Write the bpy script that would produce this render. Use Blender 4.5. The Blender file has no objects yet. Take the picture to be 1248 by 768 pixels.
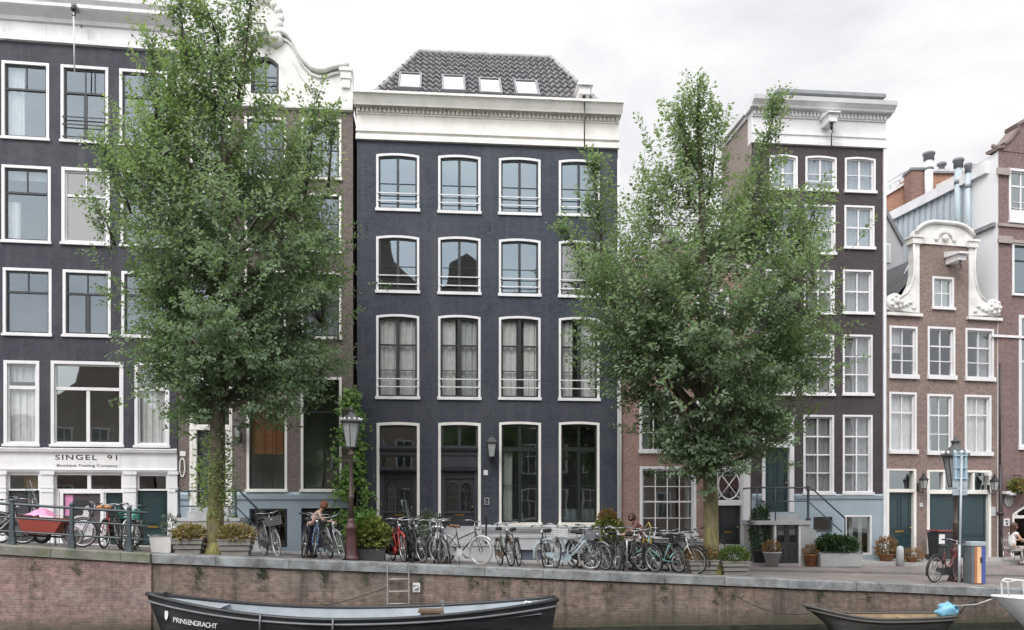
import bpy, math, random
from mathutils import Vector, Matrix, noise
R = math.radians
PI = math.pi
random.seed(7)
sc = bpy.context.scene
COL = sc.collection
F_PX, CX, HY, EYE = 1056.0, 624.0, 622.0, 2.9     # focal length, principal column, horizon row of the photograph, eye height above the water

def P(px, py, Y):
    """world point seen at photograph pixel (px, py) at distance Y"""
    return Vector(((px - CX) / F_PX * Y, Y, EYE - (py - HY) / F_PX * Y))

# ---------------------------------------------------------------- mesh collector
class MB:
    def __init__(s): s.v = []; s.f = []; s.m = []; s.sm = []
    def add(s, pts, faces, m=0, smooth=False):
        o = len(s.v); s.v += [tuple(p) for p in pts]
        for f in faces:
            s.f.append([i + o for i in f]); s.m.append(m); s.sm.append(smooth)
        return s
    def quad(s, pts, m=0): return s.add(pts, [list(range(len(pts)))], m)
    def box(s, x0, x1, y0, y1, z0, z1, m=0):
        p = [(x0,y0,z0),(x1,y0,z0),(x1,y1,z0),(x0,y1,z0),(x0,y0,z1),(x1,y0,z1),(x1,y1,z1),(x0,y1,z1)]
        return s.add(p, [[0,3,2,1],[4,5,6,7],[0,1,5,4],[1,2,6,5],[2,3,7,6],[3,0,4,7]], m)
    def tbox(s, x0, x1, y0, y1, z0, z1, k, m=0, ky=None):
        """box whose bottom is shrunk by k on each side"""
        ky = k if ky is None else ky
        p = [(x0+k,y0+ky,z0),(x1-k,y0+ky,z0),(x1-k,y1-ky,z0),(x0+k,y1-ky,z0),(x0,y0,z1),(x1,y0,z1),(x1,y1,z1),(x0,y1,z1)]
        return s.add(p, [[0,3,2,1],[4,5,6,7],[0,1,5,4],[1,2,6,5],[2,3,7,6],[3,0,4,7]], m)
    def bar(s, a, b, w, h, m=0):
        """rectangular bar from a to b"""
        a = Vector(a); b = Vector(b); d = (b - a).normalized()
        up = Vector((0,0,1)) if abs(d.z) < .9 else Vector((0,1,0))
        x = d.cross(up).normalized() * w/2; y = x.cross(d).normalized() * h/2
        p = [a-x-y, a+x-y, a+x+y, a-x+y, b-x-y, b+x-y, b+x+y, b-x+y]
        return s.add(p, [[0,3,2,1],[4,5,6,7],[0,1,5,4],[1,2,6,5],[2,3,7,6],[3,0,4,7]], m)
    def prism(s, poly, y0, y1, m=0):
        """polygon in x,z extruded along y"""
        n = len(poly)
        p = [(x, y0, z) for x, z in poly] + [(x, y1, z) for x, z in poly]
        return s.add(p, [list(range(n)), list(range(2*n-1, n-1, -1))] + [[i, i+n, (i+1) % n + n, (i+1) % n] for i in range(n)], m)
    def extr(s, prof, x0, x1, m=0):
        """profile in y,z extruded along x"""
        n = len(prof)
        p = [(x0, y, z) for y, z in prof] + [(x1, y, z) for y, z in prof]
        return s.add(p, [list(range(n)), list(range(2*n-1, n-1, -1))] + [[i, i+n, (i+1) % n + n, (i+1) % n] for i in range(n)], m)
    def ring(s, outer, inner, y0, y1, m=0):
        n = len(outer)
        p = [(x,y0,z) for x,z in outer] + [(x,y0,z) for x,z in inner] + [(x,y1,z) for x,z in outer] + [(x,y1,z) for x,z in inner]
        fs = []
        for i in range(n):
            j = (i+1) % n
            fs += [[i,j,j+n,i+n], [i+2*n,i+3*n,j+3*n,j+2*n], [i,i+2*n,j+2*n,j], [i+n,j+n,j+3*n,i+3*n]]
        return s.add(p, fs, m)
    def tube(s, pts, r, n=6, m=0, closed=False, cap=True, smooth=True):
        pts = [Vector(p) for p in pts]; k = len(pts)
        rs = r if isinstance(r, (list, tuple)) else [r]*k
        out = []; prev = None
        for i, p in enumerate(pts):
            a = pts[i-1] if (i or closed) else pts[0]; b = pts[(i+1) % k] if (i < k-1 or closed) else pts[-1]
            t = (b - a)
            t = t.normalized() if t.length > 1e-9 else Vector((0,0,1))
            if prev is None:
                u = t.orthogonal().normalized()
            else:
                u = prev - t * prev.dot(t)
                u = u.normalized() if u.length > 1e-6 else t.orthogonal().normalized()
            prev = u; w = t.cross(u)
            for j in range(n):
                an = 2*PI*j/n
                out.append(p + (u*math.cos(an) + w*math.sin(an)) * rs[i])
        fs = []
        for i in range(k if closed else k-1):
            for j in range(n):
                a0 = i*n + j; a1 = i*n + (j+1) % n; i2 = (i+1) % k
                fs.append([a0, a1, i2*n + (j+1) % n, i2*n + j])
        s.add(out, fs, m, smooth)
        if cap and not closed:
            o = len(s.v) - len(out)
            s.f.append([o + j for j in range(n-1, -1, -1)]); s.m.append(m); s.sm.append(False)
            s.f.append([o + (k-1)*n + j for j in range(n)]); s.m.append(m); s.sm.append(False)
        return s
    def lathe(s, prof, n=16, c=(0,0,0), m=0, axis='z', smooth=True, sx=1.0, sy=1.0):
        out = []
        for r, z in prof:
            for j in range(n):
                a = 2*PI*(j+.5)/n
                x, y = math.cos(a)*r*sx, math.sin(a)*r*sy
                q = (x, y, z) if axis == 'z' else ((x, z, y) if axis == 'y' else (z, x, y))
                out.append((q[0]+c[0], q[1]+c[1], q[2]+c[2]))
        fs = [[i*n+j, i*n+(j+1) % n, (i+1)*n+(j+1) % n, (i+1)*n+j] for i in range(len(prof)-1) for j in range(n)]
        s.add(out, fs, m, smooth)
        o = len(s.v) - len(out)
        if prof[0][0] > 1e-4: s.f.append([o+j for j in range(n-1,-1,-1)]); s.m.append(m); s.sm.append(False)
        if prof[-1][0] > 1e-4: s.f.append([o+(len(prof)-1)*n+j for j in range(n)]); s.m.append(m); s.sm.append(False)
        return s
    def ball(s, c, rx, ry, rz, n=10, k=7, m=0):
        return s.lathe([(max(1e-5, math.sin(PI*i/k))*1.0, -math.cos(PI*i/k)) for i in range(k+1)], n, (0,0,0), m) and s._last(c, rx, ry, rz, n*(k+1))
    def _last(s, c, rx, ry, rz, cnt):
        for i in range(len(s.v)-cnt, len(s.v)):
            x,y,z = s.v[i]; s.v[i] = (c[0]+x*rx, c[1]+y*ry, c[2]+z*rz)
        return s
    def grid(s, fn, nu, nv, m=0, smooth=True):
        pts = [fn(i/nu, j/nv) for j in range(nv+1) for i in range(nu+1)]
        fs = [[j*(nu+1)+i, j*(nu+1)+i+1, (j+1)*(nu+1)+i+1, (j+1)*(nu+1)+i] for j in range(nv) for i in range(nu)]
        return s.add(pts, fs, m, smooth)
    def xf(s, M, start=0):
        for i in range(start, len(s.v)): s.v[i] = tuple(M @ Vector(s.v[i]))
        return s
    def build(s, name, mats, parent=None, loc=None, rot=None, bevel=0):
        me = bpy.data.meshes.new(name); me.from_pydata(s.v, [], s.f)
        mats = mats if isinstance(mats, (list, tuple)) else [mats]
        for q in mats: me.materials.append(q)
        me.polygons.foreach_set('material_index', s.m); me.polygons.foreach_set('use_smooth', s.sm)
        me.update()
        o = bpy.data.objects.new(name, me); COL.objects.link(o)
        if parent: o.parent = parent
        if loc is not None: o.location = loc
        if rot is not None: o.rotation_euler = rot
        if bevel:
            b = o.modifiers.new('bevel', 'BEVEL'); b.width = bevel; b.segments = 2; b.limit_method = 'ANGLE'
        return o

def thing(name, label, cat, loc=(0,0,0), rz=0, group=None):
    o = bpy.data.objects.new(name, None); COL.objects.link(o)
    o.location = loc; o.rotation_euler = (0,0,rz); o.empty_display_size = .2
    return tag(o, label, cat, group)
def tag(o, label=None, cat=None, group=None, kind=None):
    if label: o['label'] = label
    if cat: o['category'] = cat
    if group: o['group'] = group
    if kind: o['kind'] = kind
    return o
def text_mesh(name, body, size, mat, parent=None, loc=(0,0,0), rot=(PI/2,0,0), depth=.004, space=1.0, align='CENTER', sx=1.0, bold=0.0):
    cu = bpy.data.curves.new(name, 'FONT'); cu.body = body; cu.size = size; cu.extrude = depth; cu.offset = bold; cu.align_x = align; cu.align_y = 'CENTER'; cu.space_character = space
    t = bpy.data.objects.new(name, cu); COL.objects.link(t)
    dg = bpy.context.evaluated_depsgraph_get(); dg.update()
    me = bpy.data.meshes.new_from_object(t.evaluated_get(dg)); bpy.data.objects.remove(t)
    me.name = name; me.materials.clear(); me.materials.append(mat)
    o = bpy.data.objects.new(name, me); COL.objects.link(o)
    o.parent = parent; o.location = loc; o.rotation_euler = rot; o.scale = (sx,1,1)
    return o
def copy_tree(o, parent=None):
    c = o.copy(); COL.objects.link(c); c.parent = parent
    if 'label' in c.keys() and parent is None: del c['label']
    for ch in list(o.children): copy_tree(ch, c)
    return c

# ---------------------------------------------------------------- materials
def nd(nt, t, ins=None, **pr):
    n = nt.nodes.new(t)
    for k, v in pr.items(): setattr(n, k, v)
    for k, v in (ins or {}).items():
        if hasattr(v, 'is_linked') or isinstance(v, bpy.types.NodeSocket): nt.links.new(v, n.inputs[k])
        else: n.inputs[k].default_value = v
    return n
def c4(c): return (c[0], c[1], c[2], 1)
def ramp(nt, fac, stops):
    r = nd(nt, 'ShaderNodeValToRGB', {'Fac': fac}); el = r.color_ramp.elements
    while len(el) < len(stops): el.new(.5)
    for e, (p, c) in zip(el, stops):
        e.position = p; e.color = c4(c) if isinstance(c, (tuple, list)) else (c, c, c, 1)
    return r.outputs['Color']
def mixc(nt, fac, a, b, mode='MIX'):
    n = nd(nt, 'ShaderNodeMix', data_type='RGBA', blend_type=mode)
    for i, v in ((0, fac), (6, a), (7, b)):
        if isinstance(v, bpy.types.NodeSocket): nt.links.new(v, n.inputs[i])
        else: n.inputs[i].default_value = c4(v) if isinstance(v, (tuple, list)) else v
    return n.outputs[2]
def new_mat(name):
    m = bpy.data.materials.new(name); m.use_nodes = True; nt = m.node_tree
    return m, nt, nt.nodes['Principled BSDF'], nt.nodes['Material Output']
def pm(name, col, rough=.55, var=.12, scale=2.5, bump=0, bscale=30, metal=0, spec=.5, fine=.5, dirt=None, dscale=1.2, damt=.5, stretch=None, coat=0):
    """painted / plain surface with uneven tone, fine grain and, if asked, dirt patches"""
    m, nt, b, out = new_mat(name)
    tc = nd(nt, 'ShaderNodeTexCoord').outputs['Object']
    if stretch: tc = nd(nt, 'ShaderNodeMapping', {'Vector': tc, 'Scale': stretch}).outputs[0]
    n1 = nd(nt, 'ShaderNodeTexNoise', {'Vector': tc, 'Scale': scale, 'Detail': 5.0}).outputs[0]
    n2 = nd(nt, 'ShaderNodeTexNoise', {'Vector': tc, 'Scale': scale*14, 'Detail': 3.0}).outputs[0]
    mx = nd(nt, 'ShaderNodeMix', {0: .35*fine, 2: n1, 3: n2}, data_type='FLOAT').outputs[0]
    lo = tuple(c*(1-var*1.6) for c in col); hi = tuple(min(1, c*(1+var*1.4)) for c in col)
    c = ramp(nt, mx, [(.28, lo), (.5, col), (.74, hi)])
    if dirt:
        n3 = nd(nt, 'ShaderNodeTexNoise', {'Vector': tc, 'Scale': dscale, 'Detail': 8.0, 'Roughness': .65}).outputs[0]
        f = ramp(nt, n3, [(.46, 0.0), (.72, damt)])
        c = mixc(nt, f, c, dirt)
    nt.links.new(c, b.inputs['Base Color'])
    b.inputs['Roughness'].default_value = rough; b.inputs['Metallic'].default_value = metal
    b.inputs['Specular IOR Level'].default_value = spec; b.inputs['Coat Weight'].default_value = coat
    if bump:
        n4 = nd(nt, 'ShaderNodeTexNoise', {'Vector': tc, 'Scale': bscale, 'Detail': 4.0}).outputs[0]
        bp = nd(nt, 'ShaderNodeBump', {'Height': n4, 'Strength': bump, 'Distance': .02})
        nt.links.new(bp.outputs[0], b.inputs['Normal'])
    return m
def brick(name, c1, c2, mortar, w=.21, h=.062, ms=.009, bump=.5, rough=.8, stain=(.05,.05,.045), samt=.35, blot=None, bamt=.5, streak=0.0, msm=.15, spec=.3, topdark=0.0):
    m, nt, b, out = new_mat(name)
    tc = nd(nt, 'ShaderNodeTexCoord').outputs['Object']
    sp = nd(nt, 'ShaderNodeSeparateXYZ', {0: tc})
    sx = nd(nt, 'ShaderNodeMath', {0: sp.outputs[0], 1: sp.outputs[1]}, operation='ADD').outputs[0]
    wob = nd(nt, 'ShaderNodeTexNoise', {'Vector': tc, 'Scale': .7, 'Detail': 2.0}).outputs[0]
    sz = nd(nt, 'ShaderNodeMath', {0: wob, 1: .03, 2: sp.outputs[2]}, operation='MULTIPLY_ADD').outputs[0]
    uv = nd(nt, 'ShaderNodeCombineXYZ', {0: sx, 1: sz}).outputs[0]
    bt = nd(nt, 'ShaderNodeTexBrick', {'Vector': uv, 'Color1': c4(c1), 'Color2': c4(c2), 'Mortar': c4(mortar), 'Scale': 1.0, 'Mortar Size': ms, 'Mortar Smooth': msm, 'Bias': 0.0, 'Brick Width': w, 'Row Height': h})
    n1 = nd(nt, 'ShaderNodeTexNoise', {'Vector': tc, 'Scale': .55, 'Detail': 7.0, 'Roughness': .62}).outputs[0]
    n2 = nd(nt, 'ShaderNodeTexNoise', {'Vector': uv, 'Scale': 9.0, 'Detail': 3.0}).outputs[0]
    k = ramp(nt, n2, [(.3, .78), (.5, 1.0), (.72, 1.2)])
    c = mixc(nt, 1.0, bt.outputs['Color'], k, 'MULTIPLY')
    c = mixc(nt, ramp(nt, n1, [(.45, 0.0), (.7, samt)]), c, stain)
    if blot:
        n3 = nd(nt, 'ShaderNodeTexNoise', {'Vector': tc, 'Scale': 1.3, 'Detail': 9.0, 'Roughness': .7}).outputs[0]
        c = mixc(nt, ramp(nt, n3, [(.55, 0.0), (.7, bamt)]), c, blot)
    if streak:
        mp = nd(nt, 'ShaderNodeMapping', {'Vector': tc, 'Scale': (2.2, 2.2, .12)}).outputs[0]
        n5 = nd(nt, 'ShaderNodeTexNoise', {'Vector': mp, 'Scale': 1.6, 'Detail': 6.0, 'Roughness': .6}).outputs[0]
        c = mixc(nt, ramp(nt, n5, [(.52, 0.0), (.72, streak)]), c, stain)
    nt.links.new(c, b.inputs['Base Color']); b.inputs['Roughness'].default_value = rough; b.inputs['Specular IOR Level'].default_value = spec
    if bump:
        ht = mixc(nt, .35, bt.outputs['Fac'], n2)
        inv = nd(nt, 'ShaderNodeMath', {0: 1.0, 1: bt.outputs['Fac']}, operation='SUBTRACT').outputs[0]
        hs = nd(nt, 'ShaderNodeMath', {0: n2, 1: .5, 2: inv}, operation='MULTIPLY_ADD').outputs[0]
        bp = nd(nt, 'ShaderNodeBump', {'Height': hs, 'Strength': bump, 'Distance': .008})
        nt.links.new(bp.outputs[0], b.inputs['Normal'])
    return m
def glass(name, tint=(.8,.86,.86), refl=.14, wav=.02, gcol=(1,1,1)):
    """thin pane: clear with a mirror reflection that grows at grazing angles; old glass is slightly wavy"""
    m, nt, b, out = new_mat(name); nt.nodes.remove(b)
    tc = nd(nt, 'ShaderNodeTexCoord').outputs['Object']
    nz = nd(nt, 'ShaderNodeTexNoise', {'Vector': tc, 'Scale': 1.6, 'Detail': 1.0}).outputs[0]
    bp = nd(nt, 'ShaderNodeBump', {'Height': nz, 'Strength': 1.0, 'Distance': wav*.05})
    g = nd(nt, 'ShaderNodeBsdfGlossy', {'Color': c4(gcol), 'Roughness': .015, 'Normal': bp.outputs[0]})
    t = nd(nt, 'ShaderNodeBsdfTransparent', {'Color': c4(tint)})
    lw = nd(nt, 'ShaderNodeLayerWeight', {'Blend': .25})
    f = nd(nt, 'ShaderNodeMath', {0: lw.outputs['Facing'], 1: .5, 2: refl}, operation='MULTIPLY_ADD'); f.use_clamp = True
    mx = nd(nt, 'ShaderNodeMixShader', {0: f.outputs[0], 1: t.outputs[0], 2: g.outputs[0]})
    nt.links.new(mx.outputs[0], out.inputs['Surface'])
    return m
def cloth(name, col, tr=.35, var=.08, folds=0):
    m, nt, b, out = new_mat(name)
    tc = nd(nt, 'ShaderNodeTexCoord').outputs['Object']
    n1 = nd(nt, 'ShaderNodeTexNoise', {'Vector': tc, 'Scale': 6.0, 'Detail': 4.0}).outputs[0]
    c = ramp(nt, n1, [(.3, tuple(x*(1-var) for x in col)), (.7, tuple(min(1, x*(1+var)) for x in col))])
    d = nd(nt, 'ShaderNodeBsdfDiffuse', {'Color': c}); t = nd(nt, 'ShaderNodeBsdfTranslucent', {'Color': c})
    mx = nd(nt, 'ShaderNodeMixShader', {0: tr, 1: d.outputs[0], 2: t.outputs[0]}); nt.nodes.remove(b)
    nt.links.new(mx.outputs[0], out.inputs['Surface'])
    return m
def leafmat(name, cols, tr=.3, young=None, rough=.45):
    """leaf: colour varies leaf by leaf; 'young' attribute mixes in lighter shoot-tip leaves"""
    m, nt, b, out = new_mat(name)
    geo = nd(nt, 'ShaderNodeNewGeometry').outputs['Random Per Island']
    st = [(i/(len(cols)-1), c) for i, c in enumerate(cols)]
    c = ramp(nt, geo, st)
    tc = nd(nt, 'ShaderNodeTexCoord').outputs['Object']
    nz = nd(nt, 'ShaderNodeTexNoise', {'Vector': tc, 'Scale': 1.1, 'Detail': 3.0}).outputs[0]
    c = mixc(nt, 1.0, c, ramp(nt, nz, [(.35, .8), (.65, 1.22)]), 'MULTIPLY')
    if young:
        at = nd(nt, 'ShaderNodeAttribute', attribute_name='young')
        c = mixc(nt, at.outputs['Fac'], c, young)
    nt.links.new(c, b.inputs['Base Color']); b.inputs['Roughness'].default_value = rough; b.inputs['Specular IOR Level'].default_value = .4
    t = nd(nt, 'ShaderNodeBsdfTranslucent', {'Color': mixc(nt, 1.0, c, (1.1,1.25,.6), 'MULTIPLY')})
    mx = nd(nt, 'ShaderNodeMixShader', {0: tr, 1: b.outputs[0], 2: t.outputs[0]})
    nt.links.new(mx.outputs[0], out.inputs['Surface'])
    return m

M = {}
M['white'] = pm('white_paint', (.745,.735,.745), .5, .05, 1.5, dirt=(.44,.43,.41), damt=.36, dscale=1.8, stretch=(1.3,1.3,.45))
M['cream'] = pm('cream_paint', (.80,.78,.735), .5, .05, 1.2, dirt=(.45,.43,.39), damt=.36, dscale=1.8, stretch=(1.3,1.3,.45))
M['stone'] = pm('grey_stone', (.46,.47,.48), .75, .12, 2, .25, 40, dirt=(.22,.22,.2), damt=.45)
M['plinth_white'] = pm('pale_stone', (.47,.48,.50), .7, .08, 2, .15, 40, dirt=(.3,.3,.28), damt=.4)
M['bluegrey'] = pm('blue_grey_render', (.275,.33,.37), .6, .07, 1.4, .1, 40, dirt=(.16,.19,.21), damt=.35)
M['slate_blue'] = pm('pale_blue_render', (.315,.385,.43), .6, .06, 1.4, .1, 40, dirt=(.2,.23,.25), damt=.35)
M['sash_dark'] = pm('dark_sash_paint', (.028,.032,.036), .35, .1)
M['sash_green'] = pm('dark_green_sash_paint', (.022,.028,.027), .35, .1)
M['door_green'] = pm('dark_green_door_paint', (.022,.045,.048), .3, .12, 1.5)
M['door_teal'] = pm('dark_teal_door_paint', (.028,.055,.062), .35, .12, 1.5)
M['door_black'] = pm('black_door_paint', (.04,.043,.05), .4, .15, 1.5)
M['glass'] = glass('window_glass', (.93,.95,.95), .09, .02, (.8,.86,.9))
M['glass_sky'] = glass('coated_window_glass', (.62,.72,.74), .38, .012, (.44,.53,.58))
M['glass_dark'] = glass('dark_window_glass', (.5,.56,.56), .16, .02)
M['skylight'] = glass('skylight_glass', (.5,.5,.5), .85, .004)
M['curtain'] = cloth('white_curtain', (.84,.82,.80), .25); M['net'] = cloth('net_curtain', (.72,.72,.73), .4)
M['lace'] = cloth('grey_lace_curtain', (.46,.46,.47), .4); M['blind'] = cloth('grey_blind', (.5,.52,.54), .3); M['wood_blind'] = pm('wooden_blind', (.26,.11,.04), .5, .2, 3, stretch=(1,1,8))
M['room'] = pm('room_plaster', (.60,.58,.55), .8, .1); M['floor_in'] = pm('room_floor', (.12,.08,.05), .6, .2)
M['iron'] = pm('black_iron', (.022,.024,.027), .4, .2, 6); M['iron_blue'] = pm('blue_grey_iron_paint', (.06,.078,.088), .45, .15, 4, dirt=(.2,.2,.19), damt=.3)
M['lead'] = pm('lead_sheet', (.2,.21,.22), .55, .15, 3); M['steel'] = pm('galvanised_steel', (.55,.57,.58), .35, .08, 5, metal=.8)
M['pipe_white'] = pm('white_pipe', (.72,.72,.73), .5, .08, 2); M['pipe_dark'] = pm('dark_pipe', (.04,.035,.035), .5, .2)
M['black'] = pm('black_letters', (.02,.02,.022), .5, .1); M['brass'] = pm('brass', (.55,.38,.12), .3, .1, metal=1)
# ---------------------------------------------------------------- layout of quay, street and facades
def lerp(a, b, t): return a + (b-a)*t
def interp(tab, x):
    if x <= tab[0][0]: return tab[0][1]
    for (x0, y0), (x1, y1) in zip(tab, tab[1:]):
        if x <= x1: return lerp(y0, y1, (x-x0)/(x1-x0))
    return tab[-1][1]
def Yq(X): return 20.7 + .084*X                       # front face of the quay wall
def zq(X):                                           # top of the quay coping
    Y = Yq(X); px = CX + F_PX*X/Y; px = max(-160, min(1420, px))
    py = 674.5 + (px-180)*.0405 if px > 180 else 674.5 - (180-px)*.06
    return EYE - (py-HY)*Y/F_PX
FAC = {}                                             # facade end points: name -> (pxL, YL, pxR, YR)
FAC['A'] = (-150, 24.77, 216, 25.95); FAC['C'] = (216.6, 25.98, 430, 26.45); FAC['B'] = (435, 26.55, 753, 27.25)
FAC['D'] = (757, 27.32, 915.4, 27.72); FAC['E'] = (916, 27.7, 1078, 28.15); FAC['F'] = (1078.6, 28.2, 1216, 29.1); FAC['G'] = (1216.6, 29.05, 1330, 29.9)
fl = []
for k in 'ACBDEFG':
    a, Ya, b, Yb = FAC[k]; fl += [((a-CX)/F_PX*Ya, Ya), ((b-CX)/F_PX*Yb, Yb)]
fl.sort()
def Yf(X):
    if X < fl[0][0]: return fl[0][1] + .13*(X-fl[0][0])
    if X > fl[-1][0]: return fl[-1][1] + .2*(X-fl[-1][0])
    return interp(fl, X)
ZF = [(-30,2.3),(-16,1.88),(-10,1.74),(-5,1.5),(-.8,1.27),(3.3,1.2),(7.7,1.2),(12,1.24),(16,1.28),(24,1.3)]
def zf(X): return interp(ZF, X)
COPW = .42
def ground_z(X, Y):
    a = Yq(X) + COPW; b = Yf(X); t = max(0, min(1, (Y-a)/(b-a)))
    return lerp(zq(X), zf(X), t)
def spot(px, dq):
    """ground point in photograph column px, dq metres behind the quay face"""
    Y = 22.
    for _ in range(12): Y = Yq((px-CX)/F_PX*Y) + dq
    X = (px-CX)/F_PX*Y
    return Vector((X, Y, ground_z(X, Y)))
def spot_f(px, df):
    """ground point in column px, df metres in front of the facades"""
    Y = 27.
    for _ in range(12): Y = Yf((px-CX)/F_PX*Y) - df
    X = (px-CX)/F_PX*Y
    return Vector((X, Y, ground_z(X, Y)))

# ---------------------------------------------------------------- street, ground, quay, water
def paver_mat():
    m, nt, b, out = new_mat('clinker_paving')
    tc = nd(nt, 'ShaderNodeTexCoord').outputs['Object']
    bt = nd(nt, 'ShaderNodeTexBrick', {'Vector': tc, 'Color1': c4((.20,.175,.165)), 'Color2': c4((.26,.225,.21)), 'Mortar': c4((.13,.12,.11)), 'Scale': 1.0, 'Mortar Size': .006, 'Brick Width': .2, 'Row Height': .07})
    n = nd(nt, 'ShaderNodeTexNoise', {'Vector': tc, 'Scale': .8, 'Detail': 7.0}).outputs[0]
    c = mixc(nt, 1.0, bt.outputs[0], ramp(nt, n, [(.3, .75), (.7, 1.25)]), 'MULTIPLY')
    nt.links.new(c, b.inputs['Base Color']); b.inputs['Roughness'].default_value = .75
    bp = nd(nt, 'ShaderNodeBump', {'Height': bt.outputs['Fac'], 'Strength': -.3, 'Distance': .01}); nt.links.new(bp.outputs[0], b.inputs['Normal'])
    return m
M['paver'] = paver_mat()
M['pavement'] = pm('grey_flagstones', (.34,.33,.32), .75, .12, 1.5, .2, 30, dirt=(.2,.19,.18), damt=.4)
M['kerb'] = pm('kerb_stone', (.36,.35,.34), .7, .15, 3, .2, 30)
XS = [-34 + .5*i for i in range(150)]
mb = MB()
ROAD0, PAVE = 1.6, 1.15                                 # parking strip width, pavement depth in front of houses
def strip(f0, f1, dz0, dz1, name, mat, lab=None):
    b = MB()
    for i, X in enumerate(XS):
        for f, dz in ((f0, dz0), (f1, dz1)):
            Y = f(X); b.v.append((X, Y, ground_z(X, Y) + dz))
    n = len(XS)
    for i in range(n-1): b.f.append([2*i, 2*i+2, 2*i+3, 2*i+1]); b.m.append(0); b.sm.append(False)
    return tag(b.build(name, mat), kind='structure')
strip(lambda X: Yq(X)+COPW-.02, lambda X: Yf(X)+.6, -.004, -.004, 'street', M['paver'])
# raised pavement with kerb along the houses
b = MB(); n = len(XS)
for X in XS:
    Yk = Yf(X)-PAVE; z0 = ground_z(X, Yk); z1 = ground_z(X, Yf(X))
    b.v += [(X, Yk, z0-.05), (X, Yk, z0+.07), (X, Yk+.14, z0+.075), (X, Yf(X)+.3, z1+.075)]
for i in range(n-1):
    for j in range(3): b.f.append([4*i+j, 4*i+4+j, 4*i+5+j, 4*i+1+j]); b.m.append(1 if j < 2 else 0); b.sm.append(False)
tag(b.build('pavement', [M['pavement'], M['kerb']]), kind='structure')
def gz2(X, Y): return ground_z(X, Y) + (.075 if Y > Yf(X)-PAVE else 0)
# kerb line between parking strip and roadway
b = MB()
for X in XS:
    Yk = Yq(X)+ROAD0+1.2; z = ground_z(X, Yk)
    b.v += [(X, Yk, z-.02), (X, Yk, z+.05), (X, Yk+.2, z+.055), (X, Yk+.2, z-.02)]
for i in range(n-1):
    for j in range(3): b.f.append([4*i+j, 4*i+4+j, 4*i+5+j, 4*i+1+j]); b.m.append(0); b.sm.append(False)
tag(b.build('road_kerb', pm('dark_kerb_stone', (.17,.165,.165), .7, .2, 3)), kind='structure')
# ground sheet under and behind the houses, and on the camera's side of the canal
b = MB()
for x0, x1, y0, y1, z in ((-300,300,24,400,.75), (-300,300,-300,-1.2,1.3)): b.quad([(x0,y0,z),(x1,y0,z),(x1,y1,z),(x0,y1,z)])
tag(b.build('ground', M['pavement']), kind='structure')

# water
def water_mat():
    m, nt, b, out = new_mat('canal_water')
    tc = nd(nt, 'ShaderNodeTexCoord').outputs['Object']
    mp = nd(nt, 'ShaderNodeMapping', {'Vector': tc, 'Scale': (1.0, 1.6, 1.0)}).outputs[0]
    n1 = nd(nt, 'ShaderNodeTexNoise', {'Vector': mp, 'Scale': 1.4, 'Detail': 4.0, 'Distortion': .6}).outputs[0]
    b.inputs['Base Color'].default_value = (.018,.024,.018,1); b.inputs['Roughness'].default_value = .04; b.inputs['IOR'].default_value = 1.33
    bp = nd(nt, 'ShaderNodeBump', {'Height': n1, 'Strength': .6, 'Distance': .08}); nt.links.new(bp.outputs[0], b.inputs['Normal'])
    return m
b = MB(); b.quad([(-120,-1.4,0),(120,-1.4,0),(120,34,0),(-120,34,0)])
tag(b.build('water', water_mat()), kind='structure')

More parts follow.
